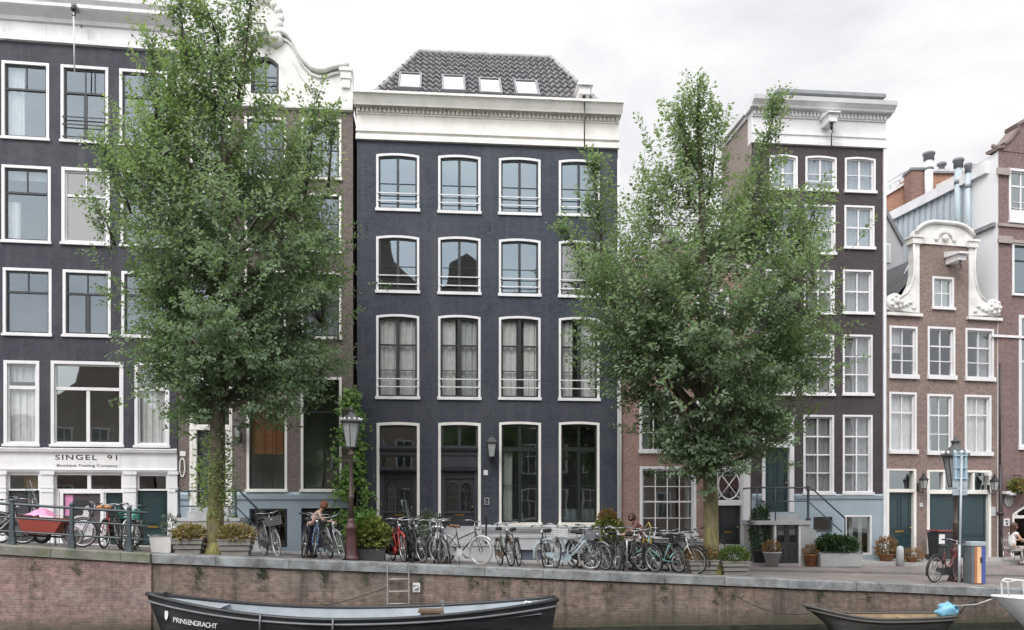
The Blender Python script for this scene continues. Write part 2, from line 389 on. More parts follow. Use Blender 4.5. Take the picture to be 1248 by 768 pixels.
# quay wall
def quay_mat(name, c1, c2, mort, pale, pamt, dirt):
    """old canal brick: every brick its own tone, pale lime patches, dark runs under the coping joints, algae towards the water"""
    m, nt, b, out = new_mat(name)
    tc = nd(nt, 'ShaderNodeTexCoord').outputs['Object']
    sp = nd(nt, 'ShaderNodeSeparateXYZ', {0: tc})
    w1 = nd(nt, 'ShaderNodeTexNoise', {'Vector': tc, 'Scale': 1.1, 'Detail': 3.0}).outputs[0]
    sz = nd(nt, 'ShaderNodeMath', {0: w1, 1: .07, 2: sp.outputs[2]}, operation='MULTIPLY_ADD').outputs[0]
    uv = nd(nt, 'ShaderNodeCombineXYZ', {0: sp.outputs[0], 1: sz}).outputs[0]
    bt = nd(nt, 'ShaderNodeTexBrick', {'Vector': uv, 'Color1': c4(c1), 'Color2': c4(c2), 'Mortar': c4(mort), 'Scale': 1.0, 'Mortar Size': .008, 'Mortar Smooth': .5, 'Bias': -.1, 'Brick Width': .19, 'Row Height': .06})
    n2 = nd(nt, 'ShaderNodeTexNoise', {'Vector': uv, 'Scale': 7.0, 'Detail': 5.0, 'Roughness': .65}).outputs[0]
    c = mixc(nt, 1.0, bt.outputs['Color'], ramp(nt, n2, [(.28, .55), (.5, 1.0), (.72, 1.45)]), 'MULTIPLY')
    n3 = nd(nt, 'ShaderNodeTexNoise', {'Vector': tc, 'Scale': 1.5, 'Detail': 10.0, 'Roughness': .72}).outputs[0]
    c = mixc(nt, ramp(nt, n3, [(.50, 0.0), (.66, pamt)]), c, pale)
    n4 = nd(nt, 'ShaderNodeTexNoise', {'Vector': tc, 'Scale': .7, 'Detail': 8.0, 'Roughness': .7}).outputs[0]
    c = mixc(nt, ramp(nt, n4, [(.46, 0.0), (.64, dirt*.8)]), c, (.075,.07,.06))
    mp = nd(nt, 'ShaderNodeMapping', {'Vector': tc, 'Scale': (2.6, 1.0, .10)}).outputs[0]
    n5 = nd(nt, 'ShaderNodeTexNoise', {'Vector': mp, 'Scale': 1.3, 'Detail': 8.0, 'Roughness': .7}).outputs[0]
    c = mixc(nt, ramp(nt, n5, [(.52, 0.0), (.66, dirt)]), c, (.06,.055,.045))
    lo = nd(nt, 'ShaderNodeMapRange', {0: sp.outputs[2], 1: .15, 2: .55, 3: .85, 4: 0.0}).outputs[0]
    lo = nd(nt, 'ShaderNodeMath', {0: lo, 1: ramp(nt, n3, [(.3,.5),(.55,1.0)])}, operation='MULTIPLY').outputs[0]
    c = mixc(nt, lo, c, (.075,.075,.05))
    nt.links.new(c, b.inputs['Base Color']); b.inputs['Roughness'].default_value = .85; b.inputs['Specular IOR Level'].default_value = .25
    inv = nd(nt, 'ShaderNodeMath', {0: 1.0, 1: bt.outputs['Fac']}, operation='SUBTRACT').outputs[0]
    hs = nd(nt, 'ShaderNodeMath', {0: n2, 1: 1.2, 2: inv}, operation='MULTIPLY_ADD').outputs[0]
    bp = nd(nt, 'ShaderNodeBump', {'Height': hs, 'Strength': .8, 'Distance': .012}); nt.links.new(bp.outputs[0], b.inputs['Normal'])
    return m
M['quay_brick'] = quay_mat('quay_brick', (.255,.178,.142), (.165,.122,.105), (.215,.19,.165), (.37,.33,.29), .34, .75)
M['wing_brick'] = quay_mat('wing_brick', (.33,.215,.19), (.235,.16,.148), (.31,.26,.235), (.55,.48,.44), .42, .35)
M['cope'] = pm('coping_stone', (.235,.245,.25), .75, .32, 2.2, .6, 26, dirt=(.075,.075,.065), dscale=3.6, damt=.85)
M['cope_green'] = pm('mossy_coping_stone', (.20,.195,.165), .75, .3, 1.6, .5, 30, dirt=(.08,.10,.04), dscale=2.8, damt=.85)
M['scum'] = pm('algae_band', (.035,.038,.028), .5, .3, 4)
XW = (180-CX)/F_PX*19.75                               # where the bridge wing wall ends
def wall_strip(name, x0, x1, off, mat, cmat, label):
    root = thing(name, label, 'wall', (x0, Yq(x0), 0))
    xs = [x0 + (x1-x0)*i/40 for i in range(41)]
    b = MB()
    for X in xs: b.v += [(X, Yq(X)-off, -1.2), (X, Yq(X)-off, zq(X)-.2), (X, Yq(X)+1, zq(X)-.2)]
    for i in range(40):
        for j in range(2): b.f.append([3*i+j, 3*i+3+j, 3*i+4+j, 3*i+1+j]); b.m.append(0); b.sm.append(False)
    b.quad([b.v[120], (x1, Yq(x1)+1, -1.2), (x1, Yq(x1)+1, zq(x1)-.2), b.v[121]])
    o = b.build('brick_face', mat, root); o.matrix_parent_inverse = Matrix.Translation(-root.location)
    b = MB(); X = x0; rr = random.Random(3)
    while X < x1 - .2:
        L = min(rr.uniform(1.3, 1.9), x1 - X); a0, a1 = X + .006, X + L - .006
        y = .055 + off + rr.uniform(-.008, .008); dz = rr.uniform(-.006, .006)
        p = []
        for xx in (a0, a1):
            for (yy, zz) in ((-y, -.215), (-y, -.02), (-y+.025, 0), (COPW, 0), (COPW, -.215)): p.append((xx, Yq(xx)+yy, zq(xx)+zz+dz))
        b.add(p, [[0,1,2,3,4],[9,8,7,6,5]] + [[i, i+5, (i+1) % 5+5, (i+1) % 5] for i in range(5)])
        X += L
    o = b.build('coping', cmat, root); o.matrix_parent_inverse = Matrix.Translation(-root.location)
    b = MB()
    p = []
    for X in xs: p += [(X, Yq(X)-off-.006, -.3), (X, Yq(X)-off-.006, .09 + .03*noise.noise(Vector((X*1.3,0,0))))]
    b.add(p, [[2*i, 2*i+2, 2*i+3, 2*i+1] for i in range(40)])
    o = b.build('waterline_band', M['scum'], root); o.matrix_parent_inverse = Matrix.Translation(-root.location)
    return root
qw = wall_strip('quay_wall', XW, 30, 0, M['quay_brick'], M['cope'], 'long brown brick quay wall with grey stone coping rising from the canal')
wall_strip('bridge_wing_wall', -34, XW - .004, .06, M['wing_brick'], M['cope_green'], 'pinkish brick wing wall under the mossy coping and iron railing at left')
# far-side quay (camera stands on it)
b = MB(); b.box(-120, 120, -1.4, -1.15, -1.2, 1.304); tag(b.build('far_quay_wall', M['quay_brick']), 'low brick quay wall on the near bank of the canal, below the viewpoint', 'wall')
# ---------------------------------------------------------------- building kit
def arch_pts(u0, u1, z0, z1, rise, n=8):
    """outline: bottom left, bottom right, then over the arched (or straight) top back to the left; always n+3 points"""
    out = [(u0, z0), (u1, z0)]
    for i in range(n+1):
        t = i/n; x = lerp(u1, u0, t)
        out.append((x, z1 - rise + rise*(1-(2*t-1)**2) if rise else z1))
    return out
class Bld:
    def __init__(s, key, name, label, depth=9):
        pl, Yl, pr, Yr = FAC[key]
        a = Vector(((pl-CX)/F_PX*Yl, Yl, 0)); c = Vector(((pr-CX)/F_PX*Yr, Yr, 0))
        s.a = a; s.d = (c-a).normalized(); s.W = (c-a).length; s.zb = min(zf(a.x), zf(c.x)) - .05
        s.ang = math.atan2(s.d.y, s.d.x); s.n = Vector((s.d.y, -s.d.x, 0)); s.depth = depth
        s.root = thing(name, label, 'house', (a.x, a.y, s.zb), s.ang)
        s.holes = []
    def L(s, px, py, v=0):
        """pixel -> local (u, z) on the plane v metres behind the facade (negative: in front)"""
        dr = Vector(((px-CX)/F_PX, 1, 0)); o = s.a - s.n*v
        t = o.dot(s.n) / dr.dot(s.n)
        q = dr*t
        return (q - o).dot(s.d), EYE - (py-HY)/F_PX*t - s.zb
    def rect(s, x0, y0, x1, y1, v=0):
        xc = (x0+x1)/2
        return s.L(x0, y0, v)[0], s.L(x1, y0, v)[0], s.L(xc, y1, v)[1], s.L(xc, y0, v)[1]
    def wall(s, mat, H, holes=None, name='wall', u0=0, u1=None, z0=-1.0, reveal=.3, sides=True, rmat=None):
        u1 = s.W if u1 is None else u1
        hs = s.holes if holes is None else holes
        us = sorted({u0, u1, *[h[0] for h in hs], *[h[1] for h in hs]}); zs = sorted({z0, H, *[h[2] for h in hs], *[h[3] for h in hs]})
        us = [u for u in us if u0 <= u <= u1]; zs = [z for z in zs if z0 <= z <= H]
        b = MB()
        for i in range(len(us)-1):
            for j in range(len(zs)-1):
                uc, zc = (us[i]+us[i+1])/2, (zs[j]+zs[j+1])/2
                if any(h[0] < uc < h[1] and h[2] < zc < h[3] for h in hs): continue
                b.quad([(us[i],0,zs[j]),(us[i+1],0,zs[j]),(us[i+1],0,zs[j+1]),(us[i],0,zs[j+1])])
        for h in hs:
            if not (z0 < h[3] <= H + .001 and u0 <= h[0] and h[1] <= u1): continue
            o = arch_pts(*h[:4], h[4]); n = len(o)
            b.add([(x,0,z) for x,z in o] + [(x,reveal,z) for x,z in o], [[i, i+n, (i+1) % n+n, (i+1) % n] for i in range(n)], 1 if rmat else 0)
            if h[4]:
                top = o[2:]
                for (xa, za), (xb, zb_) in zip(top, top[1:]): b.quad([(xb,0,zb_),(xa,0,za),(xa,0,h[3]),(xb,0,h[3])])
        D = s.depth
        if sides:
            b.quad([(u0,D,z0),(u0,0,z0),(u0,0,H),(u0,D,H)]); b.quad([(u1,0,z0),(u1,D,z0),(u1,D,H),(u1,0,H)])
            b.quad([(u1,D,z0),(u0,D,z0),(u0,D,H),(u1,D,H)])
        s.wall_o = b.build(name, [mat] + ([rmat] if rmat else []), s.root)
        return s.wall_o
    def interior(s, levels, H, back=3.2, mat=None):
        b = MB(); W = s.W
        b.quad([(0.03,back,-.9),(W-.03,back,-.9),(W-.03,back,H-.05),(.03,back,H-.05)])
        for u in (.04, W-.04): b.quad([(u,.31,-.9),(u,back,-.9),(u,back,H-.05),(u,.31,H-.05)])
        for z in levels: b.box(.05, W-.05, .31, back-.01, z-.15, z, 1)
        b.build('interior', [mat or M['room'], M['floor_in']], s.root)
    def flatroof(s, H, mat=None, o=0):
        b = MB(); b.box(-o, s.W+o, .01, s.depth+o, H, H+.12); return b.build('roof', mat or M['lead'], s.root)
    def window(s, px, fw=.09, rise=0, frame='white', sash='sash_dark', sw=.05, cols=(), rows=(), cw=.03, rw=.03, gl='glass', curtain=None, sill=.0, silld=.06, sillw=None, rails=(), bars=None, v=-.015, sub=None, label=None, name='window', pane_b=None, transom=None, tw=.07, cols_t=None, blind=0, rail_mat='white'):
        """px = outer casing rectangle in the photograph. cols/rows: glazing bars as fractions of the glazed area (a pair gives its own width).
        transom: fraction (from top) of a heavy rail; cols then apply below it and cols_t above."""
        u0, u1, z0, z1 = s.rect(*px)
        rs = rise
        s.holes.append((u0, u1, z0, z1, rs))
        b = MB(); out = arch_pts(u0, u1, z0, z1, rs); inn = arch_pts(u0+fw, u1-fw, z0+fw, z1-fw, rs*.85)
        b.ring(out, inn, v, .17)
        if sill: b.box(u0-.03, u1+.03, v-silld, v+.1, z0-.02, z0+sill)
        w = b.build(name, M[frame], s.root)
        if label: w['label'] = label
        i0, i1, j0, j1 = u0+fw, u1-fw, z0+fw+(sill*.0), z1-fw
        b = MB(); so = arch_pts(i0, i1, j0, j1, rs*.85); si = arch_pts(i0+sw, i1-sw, j0+sw, j1-sw, rs*.7)
        b.ring(so, si, .06, .13)
        a0, a1, c0, c1 = i0+sw, i1-sw, j0+sw, j1-sw
        tz = None
        if transom is not None:
            tz = lerp(c1, c0, transom); b.box(a0-.01, a1+.01, .045, .135, tz-tw/2, tz+tw/2)
        def vb(f, w_, zA, zB):
            x = lerp(a0, a1, f); b.box(x-w_/2, x+w_/2, .065, .125, zA, zB)
        for c in cols:
            f, w_ = c if isinstance(c, tuple) else (c, cw)
            vb(f, w_, c0-.005, (tz - tw/2 + .004) if tz else c1+.005)
        if tz:
            for c in (cols if cols_t is None else cols_t):
                f, w_ = c if isinstance(c, tuple) else (c, cw)
                vb(f, w_, tz+tw/2-.004, c1+.005)
        for r_ in rows:
            f, w_ = r_ if isinstance(r_, tuple) else (r_, rw)
            z = lerp(c1, c0, f); b.box(a0-.005, a1+.005, .068, .122, z-w_/2, z+w_/2)
        b.build('sash', M[sash], w)
        b = MB(); po = arch_pts(i0+.01, i1-.01, j0+.01, j1-.01, rs*.8)
        b.quad([(x, .095, z) for x, z in po])
        b.build('pane', M[gl], w)
        if curtain:
            for cu in (curtain if isinstance(curtain, list) else [curtain]):
                f0, f1, g0, g1, mat = cu
                A, B_ = lerp(i0, i1, f0), lerp(i0, i1, f1); Z0, Z1 = lerp(j1, j0, g1), lerp(j1, j0, g0)
                ph = random.uniform(0, 6); fq = random.uniform(26, 36)
                b = MB(); b.grid(lambda p, q: (lerp(A, B_, p) , .19 + .022*math.sin(p*(B_-A)*fq + ph + 1.2*math.sin(q*2)) + .012*math.sin(p*(B_-A)*fq*2.3), lerp(Z0, Z1, q)), max(8, int((B_-A)*60)), 4)
                b.build('curtain', M[mat], w)
        if blind:
            b = MB(); b.box(i0+.02, i1-.02, .2, .215, lerp(j1, j0, blind), j1-.02); b.build('blind', M['blind'], w)
        if rails:
            b = MB()
            for py in rails:
                z = s.L((px[0]+px[2])/2, py)[1]; b.box(i0-.03, i1+.03, -.05, -.025, z-.014, z+.014)
            b.build('guard_rail', M[rail_mat], w)
        return w
    def hole(s, px, rise=0):
        r_ = s.rect(*px); s.holes.append((*r_, rise)); return r_
    def bx(s, b, px, v0, v1, m=0, at=None):
        """box over a pixel rectangle, from depth v0 to v1 (pixels taken on the v0 plane)"""
        u0, u1, z0, z1 = s.rect(*px, v0 if at is None else at); b.box(u0, u1, v0, v1, z0, z1, m); return u0, u1, z0, z1
    def loc(s, px, py, v=0):
        u, z = s.L(px, py, v); q = s.a + s.d*u - s.n*v
        return Vector((q.x, q.y, z + s.zb))

def panel_door(b, u0, u1, z0, z1, v, panels, m=0, pm_=0, inset=.015):
    """door leaf with raised panel mouldings; panels = fractions (x0, x1, zbottom, ztop)"""
    b.box(u0, u1, v, v+.06, z0, z1, m)
    for f0, f1, g0, g1 in panels:
        A, B_, C, D = lerp(u0,u1,f0), lerp(u0,u1,f1), lerp(z0,z1,g0), lerp(z0,z1,g1); t = .03
        o = [(A,C),(B_,C),(B_,D),(A,D)]; i = [(A+t,C+t),(B_-t,C+t),(B_-t,D-t),(A+t,D-t)]
        b.ring(o, i, v-.02, v+.01, m); b.box(A+t+.02, B_-t-.02, v-.012, v+.01, C+t+.02, D-t-.02, m)

def wall_lantern(bld, px, py, h, label, group='iron lanterns on the house walls'):
    """lantern on a wall bracket; (px,py) is its centre on the wall"""
    q = bld.loc(px, py, -.3)
    t = thing('wall_lantern', label, 'lantern', q, bld.ang, group)
    b = MB(); k = h/.62
    b.tube([(0,.28,-.12*k),(0,.2,-.3*k),(0,.05,-.34*k),(0,0,-.27*k)], .014, 6); b.box(-.05,.05,.27,.3,-.28*k,-.02*k); b.build('bracket', M['iron'], t)
    b = MB()
    for i in range(4):
        a = PI/4+PI/2*i; c, s_ = math.cos(a), math.sin(a)
        b.bar((c*.075*k,s_*.075*k,-.2*k),(c*.125*k,s_*.125*k,.08*k), .014, .014)
    b.lathe([(.085*k,-.23*k),(.085*k,-.19*k)], 4); b.lathe([(.15*k,.075*k),(.15*k,.1*k),(.06*k,.2*k),(.05*k,.24*k),(.02*k,.26*k),(.028*k,.29*k),(.001,.33*k)], 4, smooth=False)
    b.build('cage', M['iron'], t)
    b = MB(); b.lathe([(.075*k,-.19*k),(.12*k,.075*k)], 4, smooth=False); b.build('lantern_glass', M['lamp_glass'], t)
    return t
M['lamp_glass'] = pm('frosted_lamp_glass', (.36,.38,.37), .15, .06, 6)
M['glass_mid'] = glass('reflecting_window_glass', (.7,.76,.74), .24, .02, (.8,.88,.88))
# ================================================================= A: dark house with the white shop front
M['A_wall'] = brick('dark_painted_brick_violet', (.052,.052,.067), (.043,.043,.057), (.039,.039,.051), bump=.55, rough=.62, stain=(.10,.10,.11), samt=.5, blot=(.032,.031,.037), bamt=.55, streak=.5)
A = Bld('A', 'corner_house', 'dark painted brick house with white shop front lettered SINGEL 91 and white frieze')
zA = lambda py, px=100, v=0: A.L(px, py, v)[1]
RC = 'net'
Ar = [(2,75.5,60,170),(74,80.5,132,174),(145.5,85.5,204,178.5), (2,202,62,296),(75,205,134,298.5),(147,208,206,301), (3.5,327,63,409),(76.5,329.5,135,410.5),(148,331.5,206,411.5)]
kw = dict(fw=.08, sw=.05, transom=.33, tw=.055, sill=.05, silld=.05, gl='glass_cool')
M['glass_cool'] = glass('cool_window_glass', (.84,.88,.90), .20, .012, (.52,.60,.66))
A.window(Ar[0], cols_t=(.5,), curtain=(0,.42,0,1,'curtain'), **kw)
A.window(Ar[1], cols_t=(.5,.75), cols=((.5,.09),), rails=(144,153,168), rail_mat='iron', **kw)
A.window(Ar[2], cols_t=(.5,), **kw)
A.window(Ar[3], cols_t=(.5,), curtain=(.02,.3,.45,1,'curtain'), blind=.14, **kw)
A.window(Ar[4], frame='white', sash='white', fw=.09, sw=.05, transom=.34, cols_t=(.5,), cols=(), sill=.05, gl='glass_dark')
A.window(Ar[5], cols_t=(.5,), **kw)
A.window(Ar[6], cols_t=(.5,), **kw)
A.window(Ar[7], cols_t=(.5,), cols=((.5,.13),), **kw)
A.window(Ar[8], cols_t=(.5,), **kw)
for xo in (-134,):
    for y0, y1 in ((62,158),(190,285),(320,403),(436,541)): A.window((xo,y0,xo+48,y1), cols_t=(.5,), **kw)
A.window((-56,437,-12,542), cols_t=(.5,), **kw)
A.window((-56,70,-12,166), cols_t=(.5,), **kw); A.window((-56,197,-12,292), cols_t=(.5,), **kw); A.window((-56,324,-12,407), cols_t=(.5,), **kw)
k2 = dict(fw=.09, sw=.045, sash='white', sill=.05)
A.window((4.5,439.5,48,543.5), transom=.29, tw=.1, cols_t=(), curtain=[(.02,.98,.3,1,'curtain'),(.02,.98,.0,.22,'net')], gl='glass', **k2)
A.window((62,440.5,150.5,544), transom=.3, tw=.09, cols=((.5,.1),), cols_t=(), gl='glass_mid', **k2)
A.window((164,441.5,206.5,545), transom=.29, tw=.1, cols_t=(), curtain=[(.02,.98,.3,1,'curtain'),(.02,.98,0,.22,'net')], gl='glass', **k2)
# little balcony rail and plant box are part of the second window; upper dark wall
HA = zA(52)
A.wall(M['A_wall'], HA, z0=zA(550), name='wall')
# shop front (white, pilasters, transoms)
zs = zA(550); sf = []
O1 = A.hole((9,577,48,668)); O2 = A.hole((66,577,149.5,668)); O3 = A.hole((167,578,204,668)); O0 = A.hole((-46,577,-6,668))
fr = A.wall(M['white'], zs, holes=[(*O0,0),(*O1,0),(*O2,0),(*O3,0)], z0=-1, name='shop_front', sides=False)
b = MB()
for x0, x1 in ((-60,-50),(-3,7),(49.5,65),(150.5,165.5),(205.5,216)):
    A.bx(b, (x0,577,x1,672), -.05, 0); A.bx(b, (x0-1,574.5,x1+1,578.5), -.085, 0); A.bx(b, (x0-.6,598,x1+.6,600), -.07, 0); A.bx(b, (x0-.6,593,x1+.6,595), -.062, 0)
u0, z0 = A.L(-60, 552); 
b.extr([(0,zA(552)),(-.09,zA(551)),(-.12,zA(547.5)),(0,zA(546))], 0.0, A.W); b.extr([(0,zA(576)),(-.05,zA(575.5)),(-.09,zA(572.5)),(0,zA(571))], 0, A.W)
b.build('pilasters', M['white'], fr)
b = MB(); A.bx(b, (67,550,146,571), -.012, -.002); b.build('sign_board', pm('pale_sign_board', (.74,.73,.72), .5, .03), fr)
u, z = A.L(106.5, 558); text_mesh('sign_lettering', 'SINGEL  91', .21, M['black'], fr, (u, -.014, z), sx=1.48, space=1.22, bold=.0022)
u, z = A.L(106.5, 567.6); text_mesh('small_lettering', 'Boutique Trading Company', .115, M['black'], fr, (u, -.014, z), sx=1.30, space=1.02)
u, z = A.L(106.5, 563.3); text_mesh('small_lettering', '-  -  -  -', .09, M['black'], fr, (u, -.014, z), sx=1.6, space=1.3)
def shop_glass(px, nm='transom_window', bars=(), mat='glass_dark'):
    u0, u1, z0, z1 = A.rect(*px); b = MB(); b.ring([(u0,z0),(u1,z0),(u1,z1),(u0,z1)], [(u0+.05,z0+.05),(u1-.05,z0+.05),(u1-.05,z1-.05),(u0+.05,z1-.05)], .04, .16)
    for f in bars: x = lerp(u0,u1,f); b.box(x-.05, x+.05, .045, .155, z0+.04, z1-.04)
    w = b.build(nm, M['white'], A.root); b = MB(); b.quad([(u0,.1,z0),(u1,.1,z0),(u1,.1,z1),(u0,.1,z1)]); b.build('pane', M[mat], w); return w
for o in ((-46,577,-6,598),(9,577,48,598),(66,577,149.5,598),(167,578,204,598)): shop_glass(o, bars=(.5,) if o[0] == 66 else ())
# doors and shop windows below the transoms
def door(bld, px, v, mat, panels, handle=None, name='door', letter=None):
    u0, u1, z0, z1 = bld.rect(*px); b = MB(); panel_door(b, u0, u1, z0, z1, v, panels); d = b.build(name, M[mat], bld.root)
    if handle is not None:
        b = MB(); x = lerp(u0, u1, handle); zz = z0 + (z1-z0)*.45; b.tube([(x,v-.01,zz),(x,v-.06,zz)], .012, 6); b.ball((x,v-.075,zz), .03,.03,.03); b.build('handle', M['brass'], d)
    if letter:
        b = MB(); b.box(lerp(u0,u1,.32), lerp(u0,u1,.68), v-.03, v, z0+(z1-z0)*letter, z0+(z1-z0)*letter+.06); b.build('letterbox', M['brass'], d)
    return d
door(A, (167,598,204,669), .1, 'door_green', [(.1,.9,.42,.93),(.1,.9,.08,.34)], .85, letter=.36)
door(A, (128,600,149.5,669), .12, 'door_green', [(.12,.88,.45,.93),(.12,.88,.08,.38)])
door(A, (9,599,48,669), .12, 'door_black', [(.1,.9,.45,.93),(.1,.9,.08,.38)])
door(A, (-46,599,-6,669), .12, 'door_black', [(.1,.9,.45,.93),(.1,.9,.08,.38)])
u0,u1,z0,z1 = A.rect(72.5,599,126,668); b = MB(); b.ring([(u0,z0),(u1,z0),(u1,z1),(u0,z1)], [(u0+.09,z0+.12),(u1-.09,z0+.12),(u1-.09,z1-.06),(u0+.09,z1-.06)], .02, .16)
pw = b.build('poster_window', M['white'], A.root)
b = MB(); b.box(u0+.08, u1-.08, .1, .12, z0+.1, z1-.05); b.build('poster', pm('dark_poster', (.09,.07,.085), .35, .3, 2), pw)
b = MB(); b.box(u0+.12,u0+.34,.092,.0985,z1-.72,z1-.1,0)
rr = random.Random(5)
def blobpoly(cx_, cz_, rx, rz, n=14, j=.25): return [(cx_+rx*(1+rr.uniform(-j,j))*math.cos(2*PI*i/n), cz_+rz*(1+rr.uniform(-j,j))*math.sin(2*PI*i/n)) for i in range(n)]
b.prism(blobpoly(u0+.52, z1-.5, .3, .26), .085, .091, 1)
b.prism(blobpoly(u0+.6, z1-1.1, .34, .36), .087, .0925, 2); b.prism(blobpoly(u0+.45, z1-1.35, .2, .22), .08, .0855, 1); b.prism(blobpoly(u0+.72, z1-.62, .1, .22), .079, .084, 2)
b.build('poster_print', [pm('pink_print', (.62,.25,.45), .4, .1), pm('black_print', (.03,.028,.03), .4, .3), pm('pale_print', (.5,.47,.5), .4, .3, 6)], pw)
b = MB(); A.bx(b, (66,597,72,669), .06, .14); A.bx(b, (126,599,129,669), .06, .14); A.bx(b, (72,597,150,600.5), .03, .15); b.build('shop_window_frame', M['white'], A.root)
# orange blind behind the first transom
b = MB(); u0,u1,z0,z1 = A.rect(25,579,42,597); b.box(u0,u1,.25,.28,z0,z1); b.build('shop_blind', pm('orange_print', (.5,.24,.05), .6, .2), A.root)
# frieze and cornice
b = MB(); W = A.W
zf0, zf1 = zA(54.5), zA(12, v=-.1)
b.box(-.02, W-.003, -.05, .25, zf0, zf1)
b.extr([(0,zf0-.05),(-.1,zf0-.03),(-.1,zf0+.05),(-.05,zf0+.09)], -.02, W)
zt = zA(-5, v=-.5); zm = zA(14, v=-.45)
b.extr([(0,zm-.22),(-.12,zm-.2),(-.16,zm-.1),(-.3,zm-.02),(-.42,zm+.06),(-.46,zm+.1),(-.46,zm+.2),(-.54,zt-.12),(-.56,zt),(.3,zt+.02)], -.05, W+.06)
b.build('cornice', M['white'], A.root)
b = MB()
for i in range(5): A.bx(b, (-40+i*52, 27+i*3.2, -36+i*52+40, 47+i*3.2), -.06, -.045)
b.build('frieze_panels', M['white'], A.root)
A.flatroof(zt-.1)
A.interior([zA(p) for p in (670, 556, 424, 313, 190)], HA)
# hoist with rope
t = thing('hoist_hook', 'iron hoisting hook with pale rope at the frieze of the shop front house', 'hoist', A.loc(100, 24), A.ang)
b = MB(); b.box(-.05,.05,-.75,0,.0,.09); b.bar((0,-.2,0),(0,-.02,-.3),.04,.04); b.build('beam', M['lead'], t)
b = MB(); b.tube([(0,-.7,0),(0,-.7,-.12),(.05,-.7,-.2),(.03,-.7,-.28),(-.04,-.7,-.26)], .025, 6); b.lathe([(.001,-.2),(.08,-.14),(.08,-.06),(.001,0)], 10, (0,-.7,.02)); b.build('hook', M['iron'], t)
b = MB(); b.tube([(0,-.7,-.2),(0,-.62,-1.85)], .02, 5); b.build('rope', M['pipe_white'], t)

# ================================================================= C: brown brick house with white bell gable, behind the tree
M['C_wall'] = brick('brown_brick', (.175,.135,.125), (.135,.108,.102), (.20,.175,.16), bump=.55, stain=(.08,.068,.064), samt=.35, streak=.2)
C = Bld('C', 'gable_house', 'brown brick house with curved white gable and blue grey base behind the mossy elm')
zC = lambda py, px=323, v=0: C.L(px, py, v)[1]
kc = dict(fw=.07, sw=.05, sash='sash_dark', frame='cream', sill=.05)
for x0, x1 in ((232,281),(298,349),(367,416)):
    for k, (y0, y1) in enumerate(((145,219),(236,308),(331,413))):
        C.window((x0,y0+(x0-367)*.03,x1,y1+(x0-367)*.03), cols=(.5,), rows=(.5,), gl='glass_cool', curtain=(.03,.97,.1,1,'net') if x0 == 367 and k != 1 else None, **kc)
k3 = dict(fw=.075, sw=.05, sash='sash_dark', frame='cream', sill=.06, silld=.1)
C.window((300.5,459.5,350,599), rows=((.29,.05),), cols=((.33,.012),(.66,.012)), gl='glass', blind=0, curtain=None, **k3)
wC = C.window((366.5,459.5,416.5,599), rows=((.29,.06),), cols_t=(.5,), gl='glass_mid', **k3)
u0,u1,z0,z1 = C.rect(306,465,345,553); b = MB(); b.box(u0,u1,.2,.22,z0,z1); b.build('blind', M['wood_blind'], C.root)
# door bay
r = C.hole((231,459,283,637))
b = MB(); u0,u1,z0,z1 = r; ub0,ub1,_,zb = *C.rect(231,520,283,527)[:2], 0, C.L(257,520)[1]
b.ring([(u0,z0),(u1,z0),(u1,z1),(u0,z1)], [(u0+.09,z0+.02),(u1-.09,z0+.02),(u1-.09,z1-.09),(u0+.09,z1-.09)], -.01, .2); b.box(u0+.05,u1-.05,-.02,.19,zb-.1,zb+.06)
b.box(u0+.09,u0+.2,.0,.19,z0,zb-.05); b.box(u1-.2,u1-.09,.0,.19,z0,zb-.05)
df = b.build('door_frame', M['cream'], C.root)
b = MB(); b.quad([(u0+.08,.12,zb),(u1-.08,.12,zb),(u1-.08,.12,z1-.08),(u0+.08,.12,z1-.08)]); b.build('pane', M['glass_mid'], df)
b = MB(); zz = C.L(257,497)[1]; b.box(u0+.08,u1-.08,.09,.15,zz-.03,zz+.03); b.build('sash', M['sash_dark'], df)
door(C, (239,526,276,620), .15, 'door_black', [(.12,.88,.55,.95),(.12,.88,.08,.45)], .85)
zpl = zC(606)
for px in ((304,620,350,667),(367,619.5,425,668)): C.hole(px)
HC = zC(131)
C.wall(M['C_wall'], HC, z0=zpl)
C.wall(M['bluegrey'], zpl, z0=-1, name='base', sides=False)
b = MB(); b.extr([(0,zC(609)),(-.05,zC(608.5)),(-.07,zC(603)),(-.02,zC(600)),(0,zC(599.5))], 0, C.L(230,600)[0]); b.extr([(0,zC(609)),(-.05,zC(608.5)),(-.07,zC(603)),(-.02,zC(600)),(0,zC(599.5))], C.L(284,600)[0], C.W); b.build('base_moulding', M['slate_blue'], C.root)
# basement windows
u0,u1,z0,z1 = C.rect(304,620,350,667); b = MB(); b.ring([(u0,z0),(u1,z0),(u1,z1),(u0,z1)], [(u0+.05,z0+.05),(u1-.05,z0+.05),(u1-.05,z1-.05),(u0+.05,z1-.05)], .02, .2)
bw = b.build('basement_window', M['sash_dark'], C.root)
b = MB(); b.quad([(u0,.16,z0),(u1,.16,z0),(u1,.16,z1),(u0,.16,z1)]); b.build('pane', M['glass_dark'], bw)
b = MB()
for i in range(7): x = lerp(u0+.06,u1-.06,i/6); b.tube([(x,.05,z0+.03),(x,.05,z1-.2)], .012, 5); b.ball((x,.05,z1-.16), .035,.03,.04, 6, 4)
b.box(u0+.04,u1-.04,.04,.06,z1-.24,z1-.21); b.box(u0+.04,u1-.04,.04,.06,z0+.1,z0+.13); b.build('window_grille', M['iron'], bw)
door(C, (368,621,425,669), .2, 'door_black', [(.05,.45,.1,.92),(.55,.95,.1,.92)])
